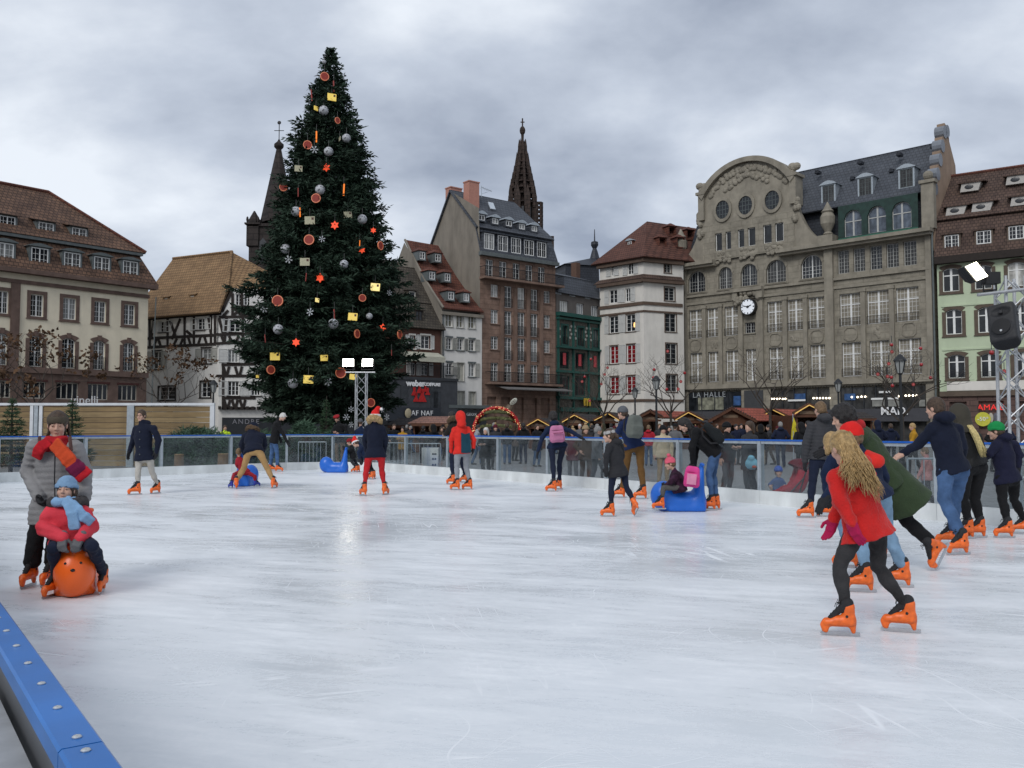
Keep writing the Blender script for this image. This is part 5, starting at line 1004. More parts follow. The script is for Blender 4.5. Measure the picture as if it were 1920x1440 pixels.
for sx_ in (-1,1):
    for sy_ in (-1,1):
        X, Y_ = sx_*(hw_-.6), sy_*(hw_-.6); m = MB(); m.box(X-.9,Y_-.9,zz(470),X+.9,Y_+.9,zz(430)); m.box(X-1.15,Y_-1.15,zz(431),X+1.15,Y_+1.15,zz(428)); m.lathe([(.95,0),(.9,.6),(.1,zz(404)-zz(428))], (X,Y_,zz(428)), 6)
        for k in range(4): m.ball((X+.8*(-1)**k,Y_+.8*(1 if k<2 else -1),zz(428)+.5),(.2,.2,.5),5,4)
        m.build('pinnacle', dkst, ch)
m = MB(); m.box(-hw_-.3,-hw_-.3,zz(434),hw_+.3,hw_+.3,zz(430)); m.build('parapet', dkst, ch)
for i in (-1,1): MB().prism([(i*1.3-.5,zz(500)),(i*1.3+.5,zz(500)),(i*1.3+.5,zz(462)),(i*1.3,zz(455)),(i*1.3-.5,zz(462))], -hw_-.05, -hw_+.2).build('louvre', shopdark, ch)
SY = 300.0; ca = thing('cathedral_spire', 'brown openwork gothic cathedral spire rising above the grey slate roof', 'church', (*at(980,800,SY)[:2],-.06)); zz = lambda y: at(980,y,SY)[2]+.06; k_ = SY/F_PX
goth = tile_mat('brown_gothic_stone', (0.050,0.034,0.028), (0.040,0.028,0.023), (0.022,0.016,0.014), 2.2, 1.4, stainv=.4, axis='dz', bstr=.3)
lv = [(222,.6),(236,1.2),(246,5),(262,4),(275,6.5),(290,8),(300,11),(312,13),(325,16),(338,19),(350,22),(362,24.5),(378,26)]
m = MB(); m.lathe([(r*k_*.6, zz(y)) for y, r in lv[::-1]], n=8); m.build('spire_core', goth, ca)
m = MB(); m.bar((0,0,zz(236)),(0,0,zz(222)),.25,n=5); m.bar((-.7,0,zz(229)),(.7,0,zz(229)),.15,n=4); m.ball((0,0,zz(245)),(1.0,1.0,1.6),8,6); m.build('finial', goth, ca)
m = MB()
for y, r in lv[4:]:
    for i in range(8):
        a = 2*math.pi*i/8+.2; X, Y_ = r*k_*math.cos(a), r*k_*math.sin(a); m.bar((X,Y_,zz(y)-2.6),(X,Y_,zz(y)),.42,n=4); m.bar((X,Y_,zz(y)),(X,Y_,zz(y)+2.6),.42,n=4,r2=.05); m.bar((X,Y_,zz(y)-.4),(X*.6,Y_*.6,zz(y)+.3),.3,n=4)
    m.lathe([(r*k_*1.02,zz(y)-1.0),(r*k_*1.02,zz(y)-.6)], n=8)
m.build('openwork', goth, ca)
m = MB(); zt, zb = zz(378), 0; r = 24*k_
for i in range(8):
    a = 2*math.pi*(i+.5)/8; X, Y_ = r*math.cos(a), r*math.sin(a); m.bar((X,Y_,zz(470)),(X,Y_,zt+1),.9,n=4); m.bar((X,Y_,zt+1),(X,Y_,zt+5),.9,n=4,r2=.05)
m.lathe([(r*.82,0),(r*.82,zt)], n=8); m.build('octagon', goth, ca)
for i in range(8):
    a = 2*math.pi*i/8; nx_, ny_ = math.cos(a), math.sin(a); MB().bar((nx_*r*.79,ny_*r*.79,zz(450)),(nx_*r*.79,ny_*r*.79,zz(392)),.9,.4).build('lancet', shopdark, ca)
m = MB(); X = 31*k_; 
for a in range(6): m.bar((X+1.1*math.cos(a*1.047),-1+1.1*math.sin(a*1.047),0),(X+1.1*math.cos(a*1.047),-1+1.1*math.sin(a*1.047),zz(381)),.3,n=4)
for y in range(382,450,8): m.lathe([(1.45,zz(y)-.3),(1.45,zz(y)+.2)], (X,-1,0), 6)
m.build('stair_turret', goth, ca)
m = MB(); m.box(-30*k_,2,0,60*k_,14,zz(440)); m.build('nave', goth, ca)
# ------------------------------------------------------------------ trees
bark = mat('bark', (0.05,0.04,0.032), .9, .25, 6); 
def leafmat(name, c, v=.45):
    return mat(name, c, .75, v, 1.7, spec=.2)
fir_g = leafmat('fir_needles', (0.025,0.045,0.029)); fir_s = leafmat('fir_needles_fresh', (0.040,0.075,0.038)); fir_b = leafmat('fir_needles_bluish', (0.055,0.10,0.062))
def fir(name, label, base, height, prof, mtl, nlev, perlev, twig=.16, tl=(.35,.8), droop=.18, seed=1, wid=.085, group=None, needles=5, inner=.25, start=.02, lob=0.0):
    """conifer: trunk, boughs in whorls, every bough clothed with needle sprays; prof = [(height fraction, radius)]"""
    g = np.random.default_rng(seed); root = thing(name, label, 'tree', base, 0, group)
    hs = [p[0] for p in prof]; rs = [p[1] for p in prof]
    MB().tube([(0,0,0),(0,0,height*.5),(0,0,height)], [height*.016+.03,height*.01+.015,.012], 8).build('trunk', bark, root)
    V = []; Fc = []; bm_ = MB(); n0 = 0
    for i in range(nlev):
        f = start + (1-start)*((i+g.uniform(-.4,.4))/nlev); f = min(max(f,start),.995)
        rad = float(np.interp(f, hs, rs)); k = max(3, int(round(perlev*(.34+.8*min(1,rad/max(rs))))))
        for j in range(k):
            a = 2.399963*(i*k+j) + g.uniform(-.3,.3); ln = rad*g.choice([g.uniform(.60,.85), g.uniform(.8,1.0), g.uniform(.98,1.16)], p=[.40,.45,.15])*(1+lob*(.6*math.sin(2.3*a+f*17)+.5*math.sin(3.1*a-f*29+1)))
            if ln < .05: continue
            ca_, sa_ = math.cos(a), math.sin(a); z0 = f*height + ln*droop*.9; m = max(3, int(ln/twig)); t = np.linspace(0,1,9)
            zc_ = z0 - ln*droop*(1.5*t - .75*t**2.2) + ln*.10*np.maximum(t-.72,0)*2 + g.uniform(-.05,.05)*ln*t; rc_ = ln*t; sw = g.uniform(-.12,.12)*ln*t*t
            pts = np.stack([ca_*rc_ - sa_*sw, sa_*rc_ + ca_*sw, zc_], 1)
            bm_.tube([pts[0],pts[4],pts[8]], [.012+.012*ln,.008+.006*ln,.006], 4)
            tt = np.linspace(inner, 1.0, m); c = np.stack([np.interp(tt, t, pts[:,q]) for q in range(3)], 1); fw = pts[8]-pts[4]; fw /= np.linalg.norm(fw)+1e-9; lat = np.array([-fw[1], fw[0], 0]); lat /= np.linalg.norm(lat)+1e-9; up = np.cross(fw, lat)
            for sd in (-1,1):
                l = (tl[0] + (tl[1]-tl[0])*np.sin(np.pi*np.clip(1-tt*.85,0,1)))*g.uniform(.6,1.15,m)*min(1,.45+ln/4)
                d = fw*.72 + sd*lat*g.uniform(.55,1.0,m)[:,None] + up*g.uniform(-.35,.22,m)[:,None]; d /= np.linalg.norm(d,axis=1)[:,None]
                for q in range(needles):
                    u_ = q/needles; st = c + d*(l*u_*.85)[:,None]; dd = d + g.normal(0,.42,(m,3)); dd /= np.linalg.norm(dd,axis=1)[:,None]; ll = l*g.uniform(.34,.6,m); si = np.cross(dd, g.normal(0,1,(m,3))); si /= np.linalg.norm(si,axis=1)[:,None]+1e-9; w_ = wid*g.uniform(.6,1.3,m)
                    q_ = np.stack([st, st+dd*(ll*.45)[:,None]+si*w_[:,None]*.5, st+dd*ll[:,None], st+dd*(ll*.45)[:,None]-si*w_[:,None]*.5], 1); V.append(q_.reshape(-1,3))
            if True:
                q = 6; d = fw[None] + g.normal(0,.35,(q,3)); d /= np.linalg.norm(d,axis=1)[:,None]; ll = g.uniform(.3,.6,q)*min(1,.4+ln/4); si = np.cross(d, g.normal(0,1,(q,3))); si /= np.linalg.norm(si,axis=1)[:,None]; st = np.repeat(pts[8][None]-fw*.15,q,0)
                V.append(np.stack([st, st+d*(ll*.45)[:,None]+si*wid*.45, st+d*ll[:,None], st+d*(ll*.45)[:,None]-si*wid*.45],1).reshape(-1,3))
    V = np.concatenate(V); F_ = np.arange(len(V)).reshape(-1,4)
    o = put('crown', np_mesh('crown', V, F_, mtl, False), root); bm_.build('boughs', bark, root); return root

TY = 58.0; tb = at(613, 800, TY); k = TY/F_PX
xm_prof = [(88,1),(105,7),(116,14),(158,33),(174,39),(205,49),(233,59),(274,74),(322,88),(369,105),(435,130),(480,144),(540,155),(599,162),(668,165),(710,160),(752,140),(790,110)]
zof = lambda y: at(613,y,TY)[2]; Ht = zof(88)+.06
profT = sorted([((zof(y)+.06)/Ht, hw*k) for y, hw in xm_prof])
profT = [(0.0, profT[0][1]*.8)] + [(f_, r_*(.90 if f_ < .25 else .86 if f_ < .4 else .80 if f_ < .93 else .85)) for f_, r_ in profT]
fir('christmas_tree', 'towering dark green Christmas tree covered in ornaments behind the rink', (tb[0],TY,-.06), Ht, profT, fir_g, 135, 11, twig=.15, tl=(.45,1.0), droop=.20, seed=3, wid=.11, inner=.28, start=.07, needles=5, lob=.17)

# ornaments: hung on the tree's outside
def trad(z): return float(np.interp((z+.06)/Ht, [p[0] for p in profT], [p[1] for p in profT]))
def hang(px, py, push=0.0):
    z = at(px,py,TY-3)[2]; r = trad(z)*1.0; Y = TY - r*.8
    for _ in range(3): p = at(px,py,Y); dx = p[0]-tb[0]; Y = TY - math.sqrt(max(r*r-dx*dx, .1*r*r))*.97 - push
    return at(px,py,Y)
silver = mat('silver_ball', (0.42,0.43,0.45), .55, .1, 4, spec=.4); goldst = mat('ball_star', (0.10,0.10,0.11), .5)
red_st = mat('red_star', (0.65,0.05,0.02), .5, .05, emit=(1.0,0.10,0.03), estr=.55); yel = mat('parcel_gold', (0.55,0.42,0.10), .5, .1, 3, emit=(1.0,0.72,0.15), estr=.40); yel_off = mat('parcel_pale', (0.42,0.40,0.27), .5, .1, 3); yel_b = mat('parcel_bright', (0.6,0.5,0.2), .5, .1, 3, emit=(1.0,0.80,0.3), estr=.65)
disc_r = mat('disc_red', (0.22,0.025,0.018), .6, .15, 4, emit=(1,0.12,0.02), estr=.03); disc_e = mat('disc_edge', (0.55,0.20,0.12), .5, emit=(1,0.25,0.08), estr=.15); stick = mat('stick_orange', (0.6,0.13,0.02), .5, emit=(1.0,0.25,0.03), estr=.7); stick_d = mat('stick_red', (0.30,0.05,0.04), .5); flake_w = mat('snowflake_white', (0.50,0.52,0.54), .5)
BALL_S = MB().ball((0,0,0),1,20,14).mesh('ball', silver, True)
sm = MB()
for i in range(10):
    v = Vector((math.cos(i*2.4)*.9, -abs(math.sin(i*2.4)), .8-i*.16)).normalized(); 
    u = v.orthogonal().normalized(); w_ = v.cross(u); P = [v*1.03+(u*math.cos(j*math.pi/5)+w_*math.sin(j*math.pi/5))*(.2 if j%2 else .09) for j in range(10)]; sm.add(P, [tuple(range(10))])
STAR_S = sm.mesh('star_pattern', goldst)
def star_mesh(n, r0, r1, t, m): return MB().prism([((r1 if j%2 else r0)*math.sin(math.pi*j/n), (r1 if j%2 else r0)*math.cos(math.pi*j/n)) for j in range(2*n)], -t/2, t/2).mesh('star', m)
STAR_R = star_mesh(6, 1.0, .58, .18, red_st); PARC = {m.name: MB().box(-1,-.12,-.8,1,.12,.8).mesh('parcel', m) for m in (yel,yel_off,yel_b)}
RIM = MB(); 
for i in range(24):
    a, b = 2*math.pi*i/24, 2*math.pi*(i+1)/24; f = lambda t, r: (r*math.cos(t), r*math.sin(t)); RIM.prism([f(a,.84),f(b,.84),f(b,1.0),f(a,1.0)], -.12, .12)
RIM = RIM.mesh('rim', disc_e); DISC = MB().prism([(.86*math.cos(2*math.pi*i/24), .86*math.sin(2*math.pi*i/24)) for i in range(24)], -.07, .07).mesh('disc', disc_r)
STK = {m.name: MB().bar((0,0,-1),(0,0,1),.13,n=8).mesh('stick', m) for m in (stick,stick_d)}
fm = MB()
for i in range(6):
    a = math.pi/3*i; c_, s_ = math.sin(a), math.cos(a); fm.bar((0,0,0),(c_,0,s_),.07,.05); 
    for q in (.5,.75):
        for sd in (-.6,.6): fm.bar((c_*q,0,s_*q),(c_*q+.3*math.sin(a+sd),0,s_*q+.3*math.cos(a+sd)),.055,.05)
FLK = fm.mesh('snowflake', flake_w); TAG = MB().box(.35,-.14,.1,.8,-.121,.6).mesh('stamp', mat('stamp_dark', (0.10,0.04,0.03), .6)); LINE = mat('hanger_wire', (0.05,0.05,0.05), .5)
HANG = MB().bar((0,0,0),(0,0,1),.012,n=4).mesh('hanger', LINE)
orn = []
r2 = lambda l, k_: [(*R2(a[0],a[1]), *a[2:]) for a in l]; r3 = lambda l: [(*R3(a[0],a[1]), *a[2:]) for a in l]
balls = r2([(637,458,33),(790,645,30),(670,735,32),(613,993,34),(450,1140,34),(897,1192,33),(380,1392,34),(640,130,14)],0) + r3([(775,128,30),(330,567,35),(702,530,35),(945,478,22),(430,930,35)])
stars = r2([(655,843,29),(712,1232,31),(972,1267,21),(895,1400,24)],0) + r3([(613,220,33),(450,655,29),(1037,553,26)])
parcels = r2([(692,368,30,'parcel_gold',25),(585,443,18,'parcel_gold',60),(745,650,17,'parcel_pale',-65),(467,850,26,'parcel_pale',10),(543,1200,34,'parcel_pale',5),(800,1162,27,'parcel_pale',20)],0) + r3([(510,112,33,'parcel_pale',0),(985,282,32,'parcel_bright',-10),(593,370,17,'parcel_bright',60),(833,482,31,'parcel_gold',0),(308,750,32,'parcel_gold',5),(534,905,34,'parcel_gold',-5),(640,760,25,'parcel_gold',30),(835,888,24,'parcel_gold',10),(190,885,12,'parcel_gold',60)])
discs = r2([(643,228,30,20),(730,525,22,50),(528,690,30,15),(538,1330,35,0),(1020,1370,30,62),(365,975,28,10),(585,1050,32,0)],0) + r3([(326,374,38,0),(862,597,30,65),(1150,602,30,68),(752,860,36,0),(280,840,30,40),(955,1062,30,35),(898,355,25,20)])
sticks = r2([(588,635,38,1),(773,993,40,1),(477,1145,32,1),(880,1358,24,1),(555,355,40,0),(465,1010,30,0),(705,295,38,0)],0) + r3([(708,470,38,0),(518,215,28,0),(1095,725,20,0),(242,630,28,0)])
flakes = r2([(573,722,24),(625,1325,20)],0) + r3([(400,95,24),(235,430,22),(545,450,24),(665,920,26),(822,1107,18),(790,1160,20),(1030,1110,18),(1062,1160,20),(822,1210,18),(1080,320,18)])
ORD = ['uppermost','second','third','fourth','fifth','sixth','seventh','eighth','ninth','tenth','eleventh','twelfth','thirteenth','fourteenth','fifteenth','sixteenth']
def ornaments(lst, name, what, cat, make):
    for i, a in enumerate(sorted(lst, key=lambda q: q[1])):
        p = hang(a[0], a[1], .25); s = a[2]/3.6/F_PX*p[1]
        t = thing(name, '%s, %s counted down the Christmas tree' % (what, ORD[i]) if i else '%s, uppermost on the Christmas tree' % what, cat, p, 0, name.replace('_',' ') + 's on the Christmas tree')
        make(t, a, s); h = put('hanger', HANG, t, (0,.0,s*.9)); h.scale = (1,1,s*.7+.25)
def mk(me, extra=()):
    def f(t, a, s, *_):
        t.scale = (s,s,s); put(me.name.split('.')[0], me, t)
        for e_ in extra: put(e_.name.split('.')[0], e_, t)
    return f
def fix(t): t.scale = (1,1,1)
def mk_ball(t, a, s): o = put('ball', BALL_S, t); o.scale = (s,)*3; o2 = put('star_pattern', STAR_S, t); o2.scale = (s,)*3; o2.rotation_euler = (0,0,random.uniform(-.5,.5))
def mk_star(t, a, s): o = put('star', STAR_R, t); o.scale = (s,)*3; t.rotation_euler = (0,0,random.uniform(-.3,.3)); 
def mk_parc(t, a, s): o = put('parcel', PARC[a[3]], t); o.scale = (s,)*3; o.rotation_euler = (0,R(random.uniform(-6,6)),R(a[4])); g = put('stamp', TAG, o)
def mk_disc(t, a, s):
    for nm, me in (('disc',DISC),('rim',RIM)): o = put(nm, me, t); o.scale = (s,)*3; o.rotation_euler = (0,0,R(a[3]))
def mk_stick(t, a, s): o = put('stick', STK['stick_orange' if a[3] else 'stick_red'], t); o.scale = (s,)*3; o.rotation_euler = (0,R(random.uniform(-6,6)),0)
def mk_flake(t, a, s): o = put('snowflake', FLK, t); o.scale = (s*1.1,)*3; o.rotation_euler = (0,R(random.uniform(0,60)),R(random.uniform(-40,40)))
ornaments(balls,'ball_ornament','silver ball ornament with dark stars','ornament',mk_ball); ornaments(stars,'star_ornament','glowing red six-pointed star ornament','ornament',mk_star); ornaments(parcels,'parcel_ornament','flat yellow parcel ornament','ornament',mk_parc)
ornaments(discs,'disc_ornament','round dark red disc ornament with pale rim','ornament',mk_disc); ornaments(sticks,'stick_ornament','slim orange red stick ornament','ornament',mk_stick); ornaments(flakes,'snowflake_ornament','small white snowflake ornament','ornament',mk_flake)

# small firs and cut branches behind the glass
fp = [(0,.9),(.15,1.0),(.5,.62),(.85,.2),(1,.02)]
def small_fir(px, top, Y, wpx, label, seed, mtl=fir_s):
    b = at(px,800,Y); h = at(px,top,Y)[2]+.06; s_ = wpx/2/F_PX*Y; fir('small_fir', label, (b[0],Y,-.06), h, [(a,r_*s_) for a,r_ in fp], mtl, 26, 8, twig=.07, tl=(.14,.3), droop=.05, seed=seed, wid=.028, needles=4, inner=.12, group='small firs beside the rink', start=.1)
small_fir(22, 742, 29.5, 92, 'small green fir in front of board wall at far left', 11); small_fir(135, 742, 32, 78, 'small green fir behind the woman in the grey coat', 12); small_fir(612, 742, 41, 46, 'young slender fir below the tall Christmas tree', 13)
def pile(px0, px1, top, Y, label, seed):
    g = np.random.default_rng(seed); x0, x1 = at(px0,800,Y)[0], at(px1,800,Y)[0]; h = at(px0,top,Y)[2]+.06; root = thing('fir_branch_pile', label, 'branches', ((x0+x1)/2,Y,-.06), 0, 'cut fir branches behind the rink')
    n = 1500; c = np.stack([g.uniform(x0,x1,n)-(x0+x1)/2, g.uniform(-.7,.7,n), np.zeros(n)],1); env = h*(.55+.45*np.sin(np.pi*(c[:,0]-c[:,0].min())/(np.ptp(c[:,0])))); c[:,2] = g.uniform(.05,1,n)*env
    V = []
    for q in range(9):
        d = g.normal(0,1,(n,3)); d[:,2] = abs(d[:,2])*.6+.1; d /= np.linalg.norm(d,axis=1)[:,None]; l = g.uniform(.12,.34,n); si = np.cross(d, g.normal(0,1,(n,3))); si /= np.linalg.norm(si,axis=1)[:,None]; st = c+g.normal(0,.06,(n,3)); st[:,2] = np.maximum(st[:,2],.02)
        V.append(np.stack([st,st+d*(l*.4)[:,None]+si*.016,st+d*l[:,None],st+d*(l*.4)[:,None]-si*.016],1).reshape(-1,3))
    V = np.concatenate(V); put('branches', np_mesh('branches', V, np.arange(len(V)).reshape(-1,4), fir_b if seed % 2 else fir_s, False), root)
    m = MB()
    for i in range(14): x = g.uniform(-1,1)*(x1-x0)*.4; m.bar((x,0,.05),(x+g.uniform(-.4,.4),g.uniform(-.3,.3),h*.8),.02,n=4)
    m.build('stems', bark, root)
pile(300, 440, 806, 34.0, 'pile of cut fir branches in front of the board wall', 21); pile(540, 600, 796, 36.0, 'bluish cut fir branches behind the far rink corner', 23); pile(440, 540, 812, 35.0, 'low heap of fir branches behind the man in beige trousers', 25); pile(600, 660, 812, 37.0, 'fir branches below the lighting truss', 27)
logm = mat('log_bark', (0.16,0.10,0.055), .9, .25, 5); loge = mat('log_end', (0.42,0.29,0.15), .85, .1, 8)
for px_, Y_, lb in ((337,32.5,'short upright log left of the fir branches'),(421,33.2,'thick upright log right of the fir branches')):
    b = at(px_,800,Y_); r = (.17 if px_ < 400 else .23); t = thing('log', lb, 'log', (b[0],Y_,-.06), 0, 'upright logs behind the glass'); MB().lathe([(r*1.05,0),(r,.25),(r*.97,.56)], n=14).build('bark', logm, t); MB().lathe([(r*.95,.561),(r*.95,.575)], n=14).build('cut_face', loge, t)

# bare street trees
def bare_tree(px, top, Y, label, seed, spread=.55, leaves=None, depth=5, tr=.07, baubles=(), thin=1.0):
    g = random.Random(seed); b = at(px,800,Y); h = at(px,top,Y)[2]+.06; root = thing('bare_tree', label, 'tree', (b[0],Y,-.06), 0, 'bare trees around the square')
    m = MB(); tips = []; th = h*.38
    m.tube([(0,0,0),(.02,0,th*.5),(g.uniform(-.06,.06),0,th)], [tr,tr*.9,tr*.8], 7); tk = m; m2 = MB()
    def grow(p, d, l, r, n):
        q = p + d*l; mid = (p+q)/2 + Vector((g.uniform(-1,1),g.uniform(-1,1),g.uniform(-.3,.6)))*l*.06
        m2.tube([p,mid,q], [r,r*.85,r*.68], 5 if n > 2 else 3)
        if n == 0: tips.append(q); return
        for i in range(2 if n < depth else 5 if n == depth else 3):
            ax = Vector((g.uniform(-1,1),g.uniform(-1,1),g.uniform(-.15,.7))).normalized(); nd_ = (d*(1-spread*.75) + ax*spread).normalized(); nd_.z = max(nd_.z,-.1); grow(q if i < 2 else p+d*l*g.uniform(.5,.9), nd_, l*g.uniform(.66,.86), r*.64, n-1)
    for i in range(5):
        a = 2*math.pi*i/5+g.uniform(-.3,.3); grow(Vector((0,0,th*g.uniform(.85,1.0))), Vector((math.cos(a)*spread*1.3,math.sin(a)*spread*1.3,.8)).normalized(), h*.20, tr*.5, depth-1)
    zmx = max(t.z for t in tips); sc = (h)/zmx
    tk.build('trunk', bark, root); c = m2.build('crown', bark, root); 
    for v in c.data.vertices: v.co.z = th*.8 + (v.co.z-th*.8)*(h-th*.8)/(zmx-th*.8) if v.co.z > th*.8 else v.co.z
    if leaves:
        V = []; gg = np.random.default_rng(seed)
        for t in tips:
            if g.random() < .55: continue
            p = np.array([t.x,t.y,th*.8+(t.z-th*.8)*(h-th*.8)/(zmx-th*.8)])
            for q in range(7): c0 = p+gg.normal(0,.13,3); u = gg.normal(0,1,3); u /= np.linalg.norm(u); v = np.cross(u,gg.normal(0,1,3)); v /= np.linalg.norm(v); s_ = gg.uniform(.08,.15); V.append(np.array([c0+u*s_,c0+v*s_*.7,c0-u*s_,c0-v*s_*.7]))
        V = np.concatenate(V); put('dry_leaves', np_mesh('dry_leaves', V, np.arange(len(V)).reshape(-1,4), leaves, False), root)
    return root
dry = leafmat('dry_leaf', (0.085,0.045,0.022), .5)
bare_tree(62, 615, 50, 'leafless tree with brown dead leaves before the cream building', 5, .6, dry, 6, .09); bare_tree(-10, 690, 46, 'leafless tree cut off at the left picture edge', 15, .6, dry, 5, .08); bare_tree(318, 648, 60, 'leafless tree with few brown leaves before the timbered house', 6, .6, dry, 6, .09)
bare_tree(1258, 655, 62, 'bare tree with red baubles before the white corner house', 7, .62, None, 6, .11); bare_tree(1132, 668, 64, 'bare tree with red baubles at the left of the white house', 8, .5, None, 6, .11); bare_tree(1062, 738, 60, 'small thin bare tree before the green building', 9, .5, None, 5, .07)
bare_tree(1444, 648, 58, 'bare tree without baubles before the clock building', 10, .6, None, 6, .11); bare_tree(1692, 632, 37, 'bare tree with red baubles behind the right-hand street lamp', 12, .7, None, 6, .08)
baub = mat('red_bauble', (0.30,0.010,0.012), .25, .05, spec=.6); bdisc = mat('red_bauble_disc', (0.24,0.025,0.025), .5, .1)
BB = MB().ball((0,0,0),1,14,10).mesh('ball', baub, True); BC = MB().lathe([(.25,.95),(.25,1.2),(.1,1.25)], n=8).mesh('cap', silver)
BD = MB(); BD.prism([(math.cos(2*math.pi*i/20), math.sin(2*math.pi*i/20)) for i in range(20)], -.12, .12); BD = BD.mesh('disc', bdisc); BR = MB(); BR.prism([(.6*math.cos(2*math.pi*i/20), .6*math.sin(2*math.pi*i/20)) for i in range(20)], -.16, .16); BR = BR.mesh('rim', mat('disc_inner', (0.45,0.10,0.09), .5))
BCNT = {}
def bauble(px, py, Y, r, disc, label, grp):
    BCNT[label] = BCNT.get(label,0)+1; label = label + ', %s from the top' % (['highest','second','third','fourth','fifth','sixth','seventh'][BCNT[label]-1]) if BCNT[label] > 1 else label + ', highest one'
    p = at(px,py,Y); t = thing('bauble', label, 'bauble', p, 0, grp); s_ = r/F_PX*Y
    for me in ((BD,BR) if disc else (BB,BC)): o = put(me.name.split('.')[0], me, t); o.scale = (s_,)*3
    put('hanger', HANG, t, (0,0,s_)).scale = (1,1,.3)
for i, (x,y,d) in enumerate(((435,118,1),(757,80,0),(398,252,1),(765,262,0),(275,370,1),(385,395,1),(428,405,0),(675,485,1),(870,410,0),(440,500,0),(430,40,0))): bauble(*T5(x,y), 36.2, 3.3, d, ('flat red disc' if d else 'shiny red ball') + ' hung on the bare tree behind the right-hand lamp', 'baubles on the tree by the right lamp')
for x,y,d in ((520,955,1),(433,1073,0),(630,1095,0),(605,1150,1),(588,1198,1),(515,1200,0),(430,1125,0)): bauble(*R5(x,y), 61, 3.0, d, ('flat red disc' if d else 'shiny red ball') + ' on the bare tree before the white corner house', 'baubles on the tree by the white house')
for x,y,d in ((655,778,1),(622,852,1),(585,960,1),(468,682,0),(398,880,0),(368,932,1),(452,1148,1)): bauble(*T7(x,y), 63, 2.6, d, ('flat red disc' if d else 'shiny red ball') + ' on the bare tree left of the white house', 'baubles on the tree left of the white house')
for x,y,d in ((1697,340,1),(1555,128,0)): bauble(*T5(x,y), 38, 4.5, d, ('flat red disc' if d else 'shiny red ball') + ' hanging before the pale green house', 'baubles before the green house')

# street lamps
lampm = mat('lamp_iron', (0.022,0.024,0.026), .5, .1, 4, metal=.3); lglass = mat('lamp_glass', (0.30,0.31,0.30), .2, .1)
def street_lamp(px, top, Y, label):
    b = at(px,800,Y); h = at(px,top,Y)[2]+.06; t = thing('street_lamp', label, 'street lamp', (b[0],Y,-.06), 0, 'old-style street lamps'); s_ = h/4.2
    MB().lathe([(.16*s_,0),(.16*s_,.25),(.10*s_,.35),(.10*s_,.9),(.13*s_,.95),(.06*s_,1.05),(.05*s_,h-.75*s_),(.10*s_,h-.7*s_)], n=10).build('post', lampm, t)
    MB().lathe([(.10*s_,h-.69*s_),(.19*s_,h-.25*s_)], n=6).build('lantern', lglass, t)
    m = MB(); m.lathe([(.24*s_,h-.25*s_),(.22*s_,h-.2*s_),(.10*s_,h-.06*s_),(.06*s_,h-.02*s_),(.03*s_,h)], n=12)
    for i in range(6): a = math.pi/3*i; m.bar((.105*s_*math.cos(a),.105*s_*math.sin(a),h-.69*s_),(.195*s_*math.cos(a),.195*s_*math.sin(a),h-.25*s_),.012*s_,n=4)
    m.build('lantern_cap', lampm, t)
street_lamp(1191,726,55,'slim street lamp before the windows of the white house'); street_lamp(1231,704,43,'taller street lamp before the corner of the white house'); street_lamp(1573,710,46,'street lamp before the middle of the clock building'); street_lamp(1690,664,32,'nearest street lamp with dark lantern at the right'); street_lamp(399,712,48,'street lamp beside the end of the board wall')

